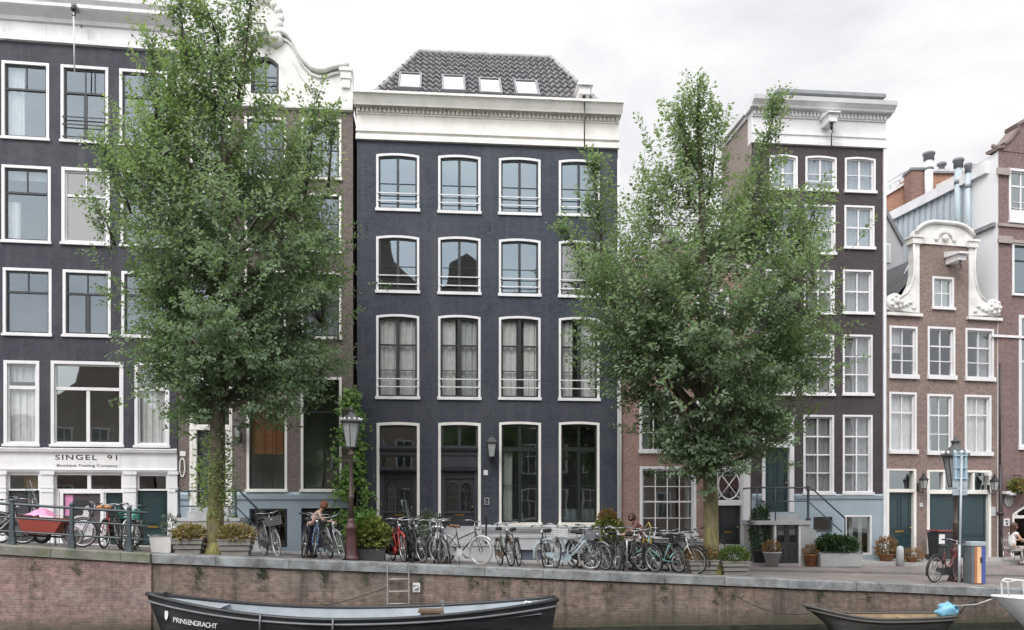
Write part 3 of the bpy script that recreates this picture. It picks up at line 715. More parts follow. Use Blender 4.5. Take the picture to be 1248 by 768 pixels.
# white gable: outline in pixels (right half), mirrored on the axis x = 323
half = [(430,131),(430,84),(426,81.5),(414,82),(405,84),(396,87.5),(388,87.5),(380,84),(373,77),(367,69),(362,59),(358,51),(352,44.5),(345,41),(338,41),(334,45),(336,38),(341,32),(342,25),(340,17),(335,10),(329,6),(327,0),(325,-4)]
pts = [C.L(x, y) for x, y in half]; ax = C.L(323, 60)[0]
out = [(u, z) for u, z in pts] + [(2*ax-u, z) for u, z in reversed(pts)]
wu = C.rect(309,71,340,114)
# split the gable around the arched window: side pieces + top piece
hole = (2*ax - C.L(340,100)[0], C.L(340,100)[0], zC(115), zC(70))
M['gable_white'] = pm('gable_plaster', (.74,.73,.70), .6, .06, 1.2, .1, 30, dirt=(.36,.35,.32), damt=.5, dscale=2)
import bmesh
def poly_with_hole(name, outer, inner, y0, y1, mat, parent):
    """plate with a window opening: both outlines in x,z"""
    bm = bmesh.new()
    vo = [bm.verts.new((x, y0, z)) for x, z in outer]; vi = [bm.verts.new((x, y0, z)) for x, z in inner]
    es = [bm.edges.new((vo[i], vo[(i+1) % len(vo)])) for i in range(len(vo))] + [bm.edges.new((vi[i], vi[(i+1) % len(vi)])) for i in range(len(vi))]
    r_ = bmesh.ops.triangle_fill(bm, use_beauty=True, use_dissolve=False, edges=es)
    fs = [g for g in r_['geom'] if isinstance(g, bmesh.types.BMFace)]
    ext = bmesh.ops.extrude_face_region(bm, geom=fs)
    for g in ext['geom']:
        if isinstance(g, bmesh.types.BMVert): g.co.y = y1
    bmesh.ops.recalc_face_normals(bm, faces=bm.faces)
    me = bpy.data.meshes.new(name); bm.to_mesh(me); bm.free(); me.materials.append(mat)
    o = bpy.data.objects.new(name, me); COL.objects.link(o); o.parent = parent; return o
inner = arch_pts(*hole, .22, 8)
gb = poly_with_hole('gable', out, inner, -.04, .4, M['gable_white'], C.root)
b = MB()
# coping moulding along the curve + scrolls + end blocks + base moulding
for sgn in (1, -1):
    cv = [C.L(x, y) for x, y in half[2:16]]; cv = [(ax + sgn*(u-ax), z) for u, z in cv]
    b.tube([(u, -.14, z+.0) for u, z in cv], .10, 8); b.tube([(u, -.07, z-.2) for u, z in cv[:-2]], .05, 6); b.tube([(u, -.06, z-.62) for u, z in cv[3:-4]], .02, 5)
    u, z = cv[-1]
    b.lathe([(.001,-.22),(.2,-.2),(.24,-.1),(.24,.1)], 14, (u+sgn*.06, 0, z-.12), axis='y'); b.lathe([(.001,-.3),(.1,-.27),(.12,-.2)], 10, (u+sgn*.06, 0, z-.12), axis='y')
    ue, ze = C.L(422, 84); ue = ax + sgn*(ue-ax)
    b.box(ue-.16, ue+.16, -.16, .2, ze-.35, ze-.12); b.box(ue-.2, ue+.2, -.2, .2, ze-.14, ze-.02); b.box(ue-.12, ue+.12, -.12, .2, ze-.62, ze-.34)
b.extr([(0,zC(133)),(-.12,zC(132)),(-.13,zC(129)),(-.06,zC(127)),(0,zC(127))], 0, C.W)
# cartouche
for x, y, r_ in ((340,32,.16),(342,24,.14),(340,15,.13),(334,8,.12),(327,0,.16),(323,-6,.2)):
    u, z = C.L(x, y)
    for s_ in ((1,-1) if x != 323 else (1,)): b.ball((ax+s_*(u-ax), -.08, z), r_, .12, r_, 8, 6)
b.build('gable_moulding', M['gable_white'], gb)
i0,i1,j0,j1 = hole; b = MB(); b.ring(arch_pts(i0,i1,j0,j1,.22), arch_pts(i0+.07,i1-.07,j0+.07,j1-.07,.18), -.0, .2); gw = b.build('gable_window', M['sash_dark'], C.root)
b = MB(); b.box((i0+i1)/2-.02,(i0+i1)/2+.02,.08,.12,j0+.05,j1-.05); b.box(i0+.05,i1-.05,.082,.118,(j0+j1)/2-.02,(j0+j1)/2+.02); b.build('sash', M['sash_dark'], gw)
b = MB(); b.quad([(x,.1,z) for x,z in arch_pts(i0+.02,i1-.02,j0+.02,j1-.02,.2)]); b.build('pane', M['glass_cool'], gw)
b = MB()
for i in range(3):
    x = lerp(i0+.12, i1-.12, i/2); b.tube([(x+.09*math.cos(a), -.03, j0+.2+.09*math.sin(a)) for a in [2*PI*q/10 for q in range(10)]], .012, 4, closed=True)
b.box(i0,i1,-.04,-.02,j0+.34,j0+.37); b.build('balcony_rail', M['iron'], gw)
# hoist beam above the gable window
t = thing('hoist_beam', 'white hoist beam above the arched window of the white gable', 'hoist', C.loc(321, 52), C.ang)
b = MB(); b.box(-.12,.12,-.6,0,0,.26); b.extr([(0,.24),(-.66,.24),(-.66,.28),(0,.36)], -.17, .17); b.build('housing', M['gable_white'], t)
b = MB(); b.tube([(0,-.45,0),(0,-.45,-.25),(.06,-.45,-.33),(0,-.45,-.4)], .025, 6); b.build('hook', M['iron'], t)
# roof behind the gable (ridge runs away from the street)
M['tiles'] = pm('dark_roof_tiles', (.075,.075,.082), .6, .25, 3, .5, 8)
b = MB(); zr = zC(30); D = C.depth
b.quad([(0,.35,HC),(ax,.35,zr),(ax,D,zr),(0,D,HC)]); b.quad([(ax,.35,zr),(C.W,.35,HC),(C.W,D,HC),(ax,D,zr)]); b.quad([(0,D,HC),(ax,D,zr),(C.W,D,HC)])
b.build('roof', M['tiles'], C.root)
C.interior([zC(p) for p in (637, 606, 430, 322, 228, 131)], HC, back=3)
# stoop with railing
b = MB(); u0, u1 = C.L(214,640,-1.0)[0], C.L(292,640,-1.0)[0]; zt_ = C.L(257,633,-.9)[1]
b.box(u0,u1,-1.1,-.003,-.6,zt_-.05); b.box(u0-.04,u1+.04,-1.14,-.006,zt_-.05,zt_+.05); ud0,ud1 = C.rect(234,620,280,632)[:2]
b.box(ud0-.05,ud1+.05,-.35,-.004,zt_+.05,zt_+.22); b.box(ud0,ud1,-.18,-.005,zt_+.22,zt_+.36)
for i in range(3): b.box(u1+.04+i*.26, u1+.3+i*.26, -1.05, -.01, -.6, zt_-.2-i*.2)
st = b.build('stoop', M['stone'], C.root)
b = MB(); v = -1.05; zr_ = C.L(257,598.5,v)[1]; zr2 = C.L(257,617,v)[1]; ux = C.L(218,600,v)[0]; uy = C.L(287,600,v)[0]; uz = C.L(331,640,v)[0]
for x in (ux, uy): b.lathe([(.07,zt_+.05),(.05,zt_+.15),(.035,zt_+.2),(.035,zr_+.02),(.05,zr_+.05),(.001,zr_+.1)], 10, (x,v,0))
zd = C.L(331,638,v)[1]
b.tube([(ux-.1,v,zr_),(uy,v,zr_),(uy+.12,v,zr_),(uz,v,zd)], .03, 8); b.tube([(ux,v,zr2),(uy,v,zr2),(uz-.1,v,zd-.45)], .022, 6); b.tube([(ux,v,zr_),(ux,0,zr_)], .028, 6); b.tube([(uz,v,zd),(uz,v,zd-1.2)], .028, 6)
b.build('stoop_railing', M['iron_blue'], C.root)
# oval niche, number plate
b = MB(); u,z = C.L(222.5,570); 
b.tube([(u+.075*math.cos(a), -.02, z+.28*math.sin(a) + (.0)) for a in [2*PI*q/18 for q in range(18)]], .022, 6, closed=True); b.build('bell_niche', M['cream'], C.root)
b = MB(); C.bx(b, (219,550,226,556), -.02, -.002); b.build('number_plate', M['cream'], C.root)
wall_lantern(C, 289.5, 524, .72, 'black iron lantern on the brown brick beside the tree trunk')

# ================================================================= B: blue black house in the middle
M['B_wall'] = brick('dark_painted_brick_blue', (.052,.060,.078), (.040,.046,.061), (.037,.043,.056), bump=.6, rough=.6, stain=(.085,.09,.10), samt=.55, blot=(.03,.034,.043), bamt=.6, streak=.6)
B = Bld('B', 'canal_house', 'tall blue black painted brick house with cream cornice and tiled hip roof with four skylights')
zB = lambda py, px=594, v=0: B.L(px, py, v)[1]
RI = .055
cols4 = [(458.5,511),(534,585.7),(608,658.8),(681,730.6)]
rows_ = [[(187,257),(189,260),(192,262),(194.5,263.5)], [(287,356.8),(288.5,358.7),(291,360.8),(293,362.5)], [(383,486),(384,486.7),(385.3,487),(386.5,488)]]
rl = [[(236,245.5),(238.5,248),(241,251),(243,253)], [(336,346.5),(338,348.5),(340,350),(342,352.5)], [(462,471.5),(462.5,472),(463,473),(464,474)]]
for r_ in range(3):
    for c_ in range(4):
        x0, x1 = cols4[c_]; y0, y1 = rows_[r_][c_]
        kwb = dict(fw=.07, rise=RI, sw=.055, sash='sash_dark', rails=rl[r_][c_], sill=.07, silld=.04)
        if r_ == 0: B.window((x0,y0,x1,y1), cols=((.5,.08),), rows=((.52,.02),), gl='glass_sky', curtain=(.02,.98,.5,1,'net') if c_ == 1 else None, **kwb)
        elif r_ == 1: B.window((x0,y0,x1,y1), cols=((.5,.08),), rows=((.54,.016),), gl='glass_sky' if c_ < 3 else 'glass_dark', **kwb)
        else: B.window((x0,y0,x1,y1), cols=((.5,.11),), rows=((.345,.05),(.675,.02)), gl='glass', curtain=[(.01,[.47,.40,.44,.34][c_],0,1,'curtain'),([.53,.50,.62,.56][c_],.99,[0,0,.02,0][c_],1,'curtain' if c_ != 1 else 'net')], **kwb)
g = dict(fw=.075, rise=.035, frame='cream', sw=.06, sash='sash_green', sill=.08, silld=.08, transom=.245, tw=.13)
B.window((608.3,514,659.3,640), cols=((.5,.09),), cols_t=((.5,.09),), rows=((.63,.02),), gl='glass_mid', curtain=(.0,.3,.25,1,'curtain'), **g)
B.window((681,514,730.6,640), cols=((.5,.09),), cols_t=((.5,.07),), rows=((.63,.02),), gl='glass_dark', curtain=(.05,.95,.86,1,'net'), **g)
# two entrances
def entrance(x0, x1, ytop, ybot, kind):
    r_ = B.hole((x0,ytop,x1,ybot), .035); u0,u1,z0,z1 = r_
    b = MB(); b.ring(arch_pts(u0,u1,z0,z1,.035), arch_pts(u0+.085,u1-.085,z0+.01,z1-.085,.03), -.015, .2); f = b.build('door_frame', M['cream'], B.root)
    xc = (x0+x1)/2; Z = lambda py: B.L(xc, py)[1]
    a0, a1 = u0+.085, u1-.085
    b = MB()
    b.ring([(a0,Z(546)),(a1,Z(546)),(a1,z1-.08),(a0,z1-.08)], [(a0+.07,Z(543)),(a1-.07,Z(543)),(a1-.07,z1-.16),(a0+.07,z1-.16)], .07, .16)
    if kind: b.box((a0+a1)/2-.05,(a0+a1)/2+.05,.075,.155,Z(544),z1-.1)
    b.box(a0,a1,.05,.3,Z(555),Z(546)); b.extr([(.1,Z(550)),(-.02,Z(549)),(-.05,Z(546)),(.1,Z(545.2))], a0, a1)
    if kind: b.box(a0,a1,.08,.3,Z(572),Z(555)); b.box(a0+.1,a1-.1,.06,.08,Z(569),Z(558))
    else:
        b.ring([(a0,Z(572)),(a1,Z(572)),(a1,Z(555)),(a0,Z(555))], [(a0+.06,Z(569)),(a1-.06,Z(569)),(a1-.06,Z(556.5)),(a0+.06,Z(556.5))], .09, .18)
    b.extr([(.15,Z(574.5)),(.0,Z(574)),(-.03,Z(571)),(.15,Z(570))], a0, a1)
    b.build('door_surround', M['door_black'], f)
    b = MB(); b.quad([(a0,.12,Z(545)),(a1,.12,Z(545)),(a1,.12,z1-.09),(a0,.12,z1-.09)])
    if not kind: b.quad([(a0,.14,Z(570)),(a1,.14,Z(570)),(a1,.14,Z(556)),(a0,.14,Z(556))])
    b.build('pane', M['glass_mid'], f)
    # door leaf with two tall arched lights behind wrought grilles
    v = .34 if not kind else .2; d0, d1 = a0+.12, a1-.12; db = Z(ybot-2)
    b = MB(); b.box(a0, d0, v-.12, v+.05, db, Z(574)); b.box(d1, a1, v-.12, v+.05, db, Z(574)); b.box(d0, d1, v-.05, v+.05, Z(583), Z(574))
    gt, gb_ = Z(587), Z(624); m_ = (d0+d1)/2
    b.box(d0,d1,v,v+.06,db,gb_); b.box(m_-.05,m_+.05,v,v+.06,gb_,Z(583)); b.box(d0,d0+.09,v,v+.06,gb_,Z(583)); b.box(d1-.09,d1,v,v+.06,gb_,Z(583))
    for p, q in ((d0+.09, m_-.05), (m_+.05, d1-.09)):
        ar = arch_pts(p, q, gb_, gt, .14); top = ar[2:]
        for (xa,za),(xb,zb_) in zip(top, top[1:]): b.prism([(xb,zb_),(xa,za),(xa,Z(583)),(xb,Z(583))], v, v+.06)
        b.tube([(x,v-.012,z) for x,z in ar], .022, 6, closed=True)
    for f0,f1 in ((.08,.47),(.53,.92)): A_,B_ = lerp(d0,d1,f0),lerp(d0,d1,f1); b.ring([(A_,db+.1),(B_,db+.1),(B_,gb_-.15),(A_,gb_-.15)], [(A_+.04,db+.14),(B_-.04,db+.14),(B_-.04,gb_-.19),(A_+.04,gb_-.19)], v-.025, v+.01)
    b.extr([(v,gb_-.06),(v-.05,gb_-.05),(v-.05,gb_+.0),(v,gb_+.02)], d0, d1)
    d = b.build('door', M['door_black'], B.root)
    b = MB(); b.quad([(d0+.05,v+.03,gb_),(d1-.05,v+.03,gb_),(d1-.05,v+.03,gt),(d0+.05,v+.03,gt)]); b.build('pane', M['glass_mid'], d)
    b = MB()
    for p, q in ((d0+.09, m_-.05), (m_+.05, d1-.09)):
        for i in range(1,3): x = lerp(p,q,i/3); b.tube([(x,v+.005,gb_),(x,v+.005,gt-.03)], .008, 4)
        for i in range(4):
            z = lerp(gb_, gt, (i+.5)/4); rr_ = (q-p)*.22
            for x in (lerp(p,q,.3), lerp(p,q,.7)): b.tube([(x+rr_*math.cos(a), v+.004, z+rr_*math.sin(a)) for a in [2*PI*k_/9 for k_ in range(9)]], .008, 4, closed=True)
    b.build('door_grille', M['iron'], d)
    b = MB(); b.ball((d1-.05, v-.04, Z(618)), .03,.03,.03); b.box(lerp(d0,d1,.35),lerp(d0,d1,.65),v-.02,v,gb_-.12,gb_-.07); b.build('handle', M['brass'], d)
entrance(459,511.5,514.5,668,0)
entrance(534,586,514.5,662,1)
zpb = zB(641.5); r_bw = B.hole((634,670,660,683))
HB = zB(165)
B.wall(M['B_wall'], HB, z0=zpb)
B.wall(M['plinth_white'], zpb, z0=-1, name='base', sides=False)
for xa, xb in ((436,459),(512,533.5),(586.5,752.5)):
    b = MB()
    ua, ub = B.L(xa,645)[0], B.L(xb,645)[0]
    b.extr([(0,zB(649)),(-.05,zB(648)),(-.1,zB(645)),(-.12,zB(642)),(-.05,zB(640)),(0,zB(639.5))], max(0,ua), min(B.W,ub)); b.extr([(0,zB(657)),(-.03,zB(656)),(-.03,zB(653.5)),(0,zB(652.5))], max(0,ua), min(B.W,ub))
    b.extr([(0,-.3),(-.08,-.3),(-.08,zB(686)),(-.04,zB(684)),(0,zB(683.5))], max(0,ua), min(B.W,ub))
    b.build('base_moulding', M['plinth_white'], B.root)
u0,u1,z0,z1 = r_bw; b = MB(); b.quad([(u0,.12,z0),(u1,.12,z0),(u1,.12,z1),(u0,.12,z1)]); b.build('basement_window', pm('blue_grey_shutter', (.10,.12,.15), .5, .1), B.root)
# cornice
b = MB(); W = B.W; zL = lambda py, v: B.L(594, py, v)[1]
za, zb1 = zB(175.5), zB(139, v=-.08)
b.box(-.012, W+.012, -.06, .3, za, zb1)
b.extr([(0,za-.03),(-.1,za-.02),(-.1,za+.12),(-.06,za+.16)], -.03, W+.03); b.extr([(-.05,zB(168)),(-.13,zB(167)),(-.13,zB(165)),(-.05,zB(163.5))], -.03, W+.03)
zd0, zd1 = zB(141.5, v=-.14), zB(136.3, v=-.14)
b.extr([(-.05,zd0-.06),(-.1,zd0-.05),(-.1,zd1+.02),(-.05,zd1+.03)], -.02, W+.02)
n = 62
for i in range(n): x = lerp(.02, W-.1, i/(n-1)); b.box(x, x+.08, -.17, -.1, zd0, zd1)
zs0, zs1, zl0, zl1 = zL(135,-.2), zL(132.5,-.4), zL(120,-.5), zL(115.5,-.55)
b.extr([(0,zs0),(-.16,zs0),(-.2,zs0+.05),(-.36,zs1),(-.38,zs1+.05),(-.46,zl0-.06),(-.5,zl0),(-.56,zl0+.02),(-.56,zl1),(.6,zl1+.01)], -.07, W+.07)
b.build('cornice', M['cream'], B.root)
# hipped tiled roof
M['pantile'] = pm('grey_pantiles', (.20,.195,.2), .5, .3, 5, .2, 20, dirt=(.2,.195,.19), dscale=4, damt=.5)
M['ridge'] = pm('pale_ridge_tiles', (.30,.295,.29), .6, .2, 5)
ez = zl1 + .02; ev = .1
rv = 3.6; uL, zR = B.L(510, 63, rv); uR, zR2 = B.L(671, 73.5, rv); zR = (zR+zR2)/2
e0, e1 = B.L(449, 110, ev)[0], B.L(737, 124, ev)[0]
nr, ncol = 11, int((e1-e0)/.04)
b = MB(); pts = []; sl = math.hypot(rv-ev, zR-ez); nrm = Vector((0, -(zR-ez)/sl, (rv-ev)/sl))
for j in range(nr):
    for e in (0, 1):
        t = (j+e)/nr
        lo, hi = lerp(e0,uL,t), lerp(e1,uR,t)
        for i in range(ncol+1):
            u = e0 + (e1-e0)*i/ncol; ph = (u/.215) % 1.0
            h = .032*math.sin(2*PI*ph) + .014*math.sin(4*PI*ph+.8) + (.085 + .02*math.sin(2*PI*ph+1.0) if e == 0 else 0.0) + .02*noise.noise(Vector((math.floor(u/.215)*.9, j*1.7, 1)))
            uu = min(max(u, lo), hi)
            pts.append((uu, lerp(ev,rv,t)+nrm.y*h, lerp(ez,zR,t)+nrm.z*h))
fs = []
for j in range(2*nr-1):
    for i in range(ncol): fs.append([j*(ncol+1)+i, j*(ncol+1)+i+1, (j+1)*(ncol+1)+i+1, (j+1)*(ncol+1)+i])
b.add(pts, fs, 0, False)
bv = 2*rv-ev
b.quad([(e0,ev,ez-.03),(uL,rv,zR-.03),(e0,bv,ez-.03)]); b.quad([(e1,ev,ez-.03),(uR,rv,zR-.03),(e1,bv,ez-.03)]); b.quad([(e0,bv,ez),(uL,rv,zR),(uR,rv,zR),(e1,bv,ez)])
rf = b.build('roof', M['pantile'], B.root)
b = MB(); b.tube([(e0,ev,ez),(uL,rv,zR+.04),(uR,rv,zR+.04),(e1,ev,ez)], .09, 8); b.build('ridge_tiles', M['ridge'], rf)
b = MB(); b.box(-.1, W+.1, .05, B.depth, ez-.3, ez-.04); b.build('roof_deck', M['lead'], rf)
for px in ((486,94.5,514,113),(538.5,97.5,567,116),(583.5,101,611,119),(627,103.5,656,121)):
    xc = (px[0]+px[2])/2; t0, t1 = .07, .33
    # position on the slope: find depth where the slope plane meets the pixel rows
    def on_slope(py):
        t = .2
        for _ in range(20):
            z = B.L(xc, py, lerp(ev,rv,t))[1]; t = (z-ez)/(zR-ez)
        return t
    t0, t1 = on_slope(px[3]), on_slope(px[1]); v_ = lerp(ev,rv,(t0+t1)/2); ua, ub = B.L(px[0],px[1],v_)[0], B.L(px[2],px[1],v_)[0]
    def q(u, t, h): return (u, lerp(ev,rv,t)+nrm.y*h, lerp(ez,zR,t)+nrm.z*h)
    b = MB(); h = .17; f_ = .07; tt = f_/sl*1.0
    for (a0,a1,s0,s1) in ((ua,ua+f_,t0,t1),(ub-f_,ub,t0,t1),(ua+f_,ub-f_,t0,t0+tt),(ua+f_,ub-f_,t1-tt,t1)):
        p = [q(a0,s0,-.1),q(a1,s0,-.1),q(a1,s1,-.1),q(a0,s1,-.1),q(a0,s0,h),q(a1,s0,h),q(a1,s1,h),q(a0,s1,h)]
        b.add(p, [[0,3,2,1],[4,5,6,7],[0,1,5,4],[1,2,6,5],[2,3,7,6],[3,0,4,7]])
    w = b.build('skylight', M['lead'], rf); b = MB(); b.quad([q(ua+.02,t0,h-.03),q(ub-.02,t0,h-.03),q(ub-.02,t1,h-.03),q(ua+.02,t1,h-.03)]); b.build('pane', M['skylight'], w)
B.interior([zB(p) for p in (668, 505, 373, 275, 172)], HB, back=3.4)
# hoist housing on the roof edge
t = thing('hoist_beam', 'white hoist beam housing on the end of the cream cornice with a hanging iron rod', 'hoist', B.loc(711, 121, -.3), B.ang)
b = MB(); b.box(-.17,.17,-.25,1.4,.05,.33); b.prism([(-.26,.3),(.26,.3),(.2,.42),(0,.52),(-.2,.42)], -.33, 1.4); b.build('housing', M['white'], t)
b = MB(); b.tube([(0,-.12,.05),(0,-.12,-.1)], .05, 6); b.tube([(0,-.2,0),(0,-.2,-1.55)], .02, 6); b.build('rod', M['iron'], t)
wall_lantern(B, 599, 545, .92, 'black iron lantern on the blue black painted brick beside the front door')
b = MB(); B.bx(b, (589.5,573,594.5,579), -.02, -.003); b.build('number_plate', M['white'], B.root)
b = MB(); B.bx(b, (590.3,606.5,596.5,615.5), -.03, -.003); B.bx(b, (591.7,608,595,611), -.033, -.029, 1); B.bx(b, (591.7,612,595,614), -.033, -.029, 1); b.build('intercom', [M['steel'], M['black']], B.root)
b = MB(); u, _ = B.L(751.6, 400); b.tube([(u+.05,-.06,-.2),(u+.05,-.06,zB(190))], .045, 8); b.build('downpipe', M['pipe_white'], B.root)
# wall anchors
b = MB()
for x in (522, 597, 670, 742, 447):
    for y in (275, 372, 502):
        u, z = B.L(x, y); b.box(u-.015,u+.015,-.02,-.003,z-.14,z+.14)
b.build('wall_anchors', M['B_wall'], B.root)
# stoop of the right entrance with posts and chain
b = MB(); v=-.9; u0,u1 = B.L(531,675,v)[0], B.L(611,675,v)[0]; zt_ = B.L(570,663,v)[1]
b.box(u0,u1,-.95,-.01,-.6,zt_-.06); b.box(u0-.03,u1+.03,-.98,-.015,zt_-.06,zt_+.02)
ud0,ud1 = B.rect(534,650,586,660)[:2]
for i,(vv,h) in enumerate(((-.55,.16),(-.35,.33),(-.15,.5))): b.box(ud0-.02,ud1+.02,vv,-.016-.001*i,zt_+.02,zt_+.02+h,0)
b.box(u1+.03, u1+.32, -.9,-.02,-.6,zt_-.25)
b.build('stoop', M['stone'], B.root)
v = -.93
for px_ in (536, 592.5):
    b = MB(); u = B.L(px_, 650, v)[0]; zt2 = B.L(px_, 628, v)[1]; b.lathe([(.06,zt_),(.04,zt_+.08),(.028,zt_+.12),(.028,zt2-.1),(.045,zt2-.06),(.02,zt2-.02),(.035,zt2+.03),(.001,zt2+.08)], 10, (u,v,0))
    b.tube([(u,v,zt2-.12),(u,-.02,zt2-.12)], .02, 6)
    b.build('stoop_post', M['iron'], B.root)
b = MB(); u0,u1 = B.L(455,675,-.6)[0], B.L(515,675,-.6)[0]; zz = B.L(485,668,-.5)[1]; b.box(u0,u1,-.6,-.01,-.5,zz-.1); b.build('doorstep', M['stone'], B.root)
# ================================================================= D: low pinkish brick house
M['D_wall'] = brick('pink_brick', (.34,.195,.165), (.28,.165,.145), (.33,.27,.24), bump=.5, stain=(.2,.13,.115), samt=.35, blot=(.42,.30,.27), bamt=.25)
D_ = Bld('D', 'brick_house', 'low pinkish brick house with white sash windows and white doorway with oval fanlight', depth=8)
zD = lambda py, px=835, v=0: D_.L(px, py, v)[1]
kd = dict(fw=.075, sw=.045, frame='white', sash='white', sill=.1, silld=.06)
D_.window((779,480,827.5,552), cols=(.34,.67), rows=((.36,.045),.68), curtain=[(0,.28,0,1,'curtain'),(.72,1,0,.6,'net')], gl='glass_mid', **kd)
D_.window((849,481,893,553), cols=(.34,.67), rows=((.36,.045),.68), gl='glass_mid', **kd)
D_.window((779.5,568.5,848.5,656), cols=(.25,.5,.75), rows=(.25,(.49,.05),.75), cw=.026, rw=.026, curtain=[(.86,1,0,1,'net')], gl='glass_mid', fw=.085, sw=.05, frame='white', sash='white', sill=.17, silld=.12)
for x0 in (783, 848): D_.window((x0,353,x0+40,428), cols=(.34,.67), rows=((.36,.045),.68), gl='glass_mid', **kd)
# doorway
r_ = D_.hole((870.5,562,914,690)); u0,u1,z0,z1 = r_; Z = lambda py: D_.L(892, py)[1]
b = MB(); a0, a1 = D_.rect(874.5,600,903.5,610)[:2]
b.box(u0,a0,-.02,.2,z0,z1); b.box(a1,u1,-.02,.2,z0,z1); b.box(a0,a1,-.018,.2,Z(572),z1); b.box(a0,a1,-.03,.2,Z(616),Z(610.5))
b.extr([(0,Z(566)),(-.06,Z(565)),(-.13,Z(562)),(-.13,Z(560.5)),(0,Z(559))], u0-.06, u1-.002); b.box(u0+.03,a0-.05,-.05,-.02,z0+.1,Z(575)); b.box(a1+.05,u1-.03,-.05,-.02,z0+.1,Z(575))
df = b.build('door_frame', M['white'], D_.root)
b = MB(); mu, mz, ru, rz = (a0+a1)/2, (Z(572)+Z(610))/2, (a1-a0)*.45, (Z(572)-Z(610))*.46
el = [(mu+ru*math.cos(2*PI*k/24), .05, mz+rz*math.sin(2*PI*k/24)) for k in range(24)]
b.tube(el, .026, 6, closed=True)
for s_ in (1,-1): b.tube([(mu-ru*.72*s_,.055,mz-rz*.72),(mu+ru*.72*s_,.055,mz+rz*.72)], .018, 6)
for su in (1,-1):
    for sz in (1,-1): b.tube([(mu+su*ru*.72,.055,mz+sz*rz*.72),(mu+su*ru*1.08,.055,mz+sz*rz*1.05)], .016, 6)
b.ring([(a0,Z(610.5)),(a1,Z(610.5)),(a1,Z(572)),(a0,Z(572))], [(a0+.035,Z(609.5)),(a1-.035,Z(609.5)),(a1-.035,Z(573)),(a0+.035,Z(573))], .03, .1)
fl_ = b.build('fanlight_tracery', M['white'], df)
b = MB(); b.quad([(a0,.09,Z(611)),(a1,.09,Z(611)),(a1,.09,Z(572)),(a0,.09,Z(572))]); b.build('pane', M['glass_dark'], df)
door(D_, (875,616.5,903,664), .12, 'door_black', [(.1,.9,.42,.95),(.1,.9,.06,.36)], .88, letter=.3)
b = MB(); D_.bx(b, (874,664,904,690), -.25, .2); D_.bx(b, (872,676,906,690), -.55, -.26); b.build('doorstep', M['stone'], D_.root)
b = MB(); D_.bx(b, (907.5,631,910.5,637), -.03, -.021); b.build('bell_plate', M['steel'], D_.root)
zp = zD(657.5); HD = zD(322)
D_.wall(M['D_wall'], HD, z0=zp); D_.wall(M['stone'], zp, z0=-1, name='base', sides=False)
b = MB(); uA, uB = 0.0, D_.L(869.5,660)[0]; b.extr([(0,zD(662)),(-.05,zD(661)),(-.05,zD(658.5)),(0,zD(657))], uA, uB); b.build('base_moulding', M['stone'], D_.root)
# neck gable behind the crown and tiled roof
zc = zD(322); zt = zD(296); ax = D_.W/2
b = MB(); b.prism([(.0,zc),(D_.W,zc),(D_.W-.05,zc+.12),(D_.W*.72,zc+.25),(D_.W*.68,zt),(D_.W*.32,zt),(D_.W*.28,zc+.25),(.05,zc+.12)], .0, .35); g_ = b.build('gable', M['D_wall'], D_.root)
b = MB(); b.box(D_.W*.3,D_.W*.7,-.08,.4,zt,zt+.1); b.box(-.0,D_.W*.27,-.05,.37,zc-.1,zc+.02); b.box(D_.W*.73,D_.W,-.05,.37,zc-.1,zc+.02); b.build('gable_coping', M['stone'], g_)
b = MB(); b.quad([(0,.36,zc),(ax,.36,zt-.1),(ax,8,zt-.1),(0,8,zc)]); b.quad([(ax,.36,zt-.1),(D_.W,.36,zc),(D_.W,8,zc),(ax,8,zt-.1)]); b.quad([(0,8,zc),(ax,8,zt-.1),(D_.W,8,zc)]); b.build('roof', M['tiles'], D_.root)
D_.interior([zD(p) for p in (672, 562, 450, 330)], HD, back=3)
b = MB(); u = D_.L(757, 500)[0]; b.tube([(u-.06,-.1,-.2),(u-.06,-.1,zD(330))], .05, 8); b.build('downpipe', M['pipe_white'], D_.root)

# ================================================================= E: tall dark brown house
M['E_wall'] = brick('dark_brown_painted_brick', (.068,.053,.056), (.059,.047,.050), (.050,.042,.045), bump=.5, rough=.65, stain=(.1,.085,.085), samt=.3, blot=(.04,.034,.036), bamt=.3)
M['E_side'] = brick('beige_brick', (.30,.235,.20), (.25,.20,.175), (.33,.29,.26), bump=.4, stain=(.2,.16,.14), samt=.3)
E = Bld('E', 'canal_house', 'tall narrow dark brown house with white cornice, white small paned windows and pale blue base', depth=2.8)
zE = lambda py, px=1000, v=0: E.L(px, py, v)[1]
ke = dict(frame='white', sash='white', fw=.06, sw=.045, sill=.07, silld=.06, gl='glass')
cE = [(938,972),(981.5,1019.5),(1029.5,1067)]
for c_, (x0, x1) in enumerate(cE):
    d = (c_-1)*1.6
    E.window((x0,190+d,x1,233.5+d), rise=.05, cols=((.5,.06),), rows=((.5,.025),), rails=(222+d,) if c_ == 1 else (), **{**ke, 'gl':'glass_cool'}, curtain=[(.02,.98,.02,1,'net')])
for c_, (x0, x1) in enumerate(((934,971),(981,1018),(1029,1065.5))):
    d = (c_-1)*1.2
    E.window((x0,249.5+d,x1,(310 if c_ < 2 else 303)+d*.4), cols=((.5,.04),), rows=((.5,.05),), **{**ke, 'gl':'glass_cool'}, curtain=[(.02,.98,.04,1,'net')] if c_ else None)
for c_, (x0, x1) in enumerate(((932,969),(979.5,1017),(1027.3,1064))):
    E.window((x0,329,x1,383), cols=((.5,.04),), rows=((.48,.05),), curtain=[(.02,.48,.02,1,'lace'),(.52,.98,.02,1,'lace')], **ke)
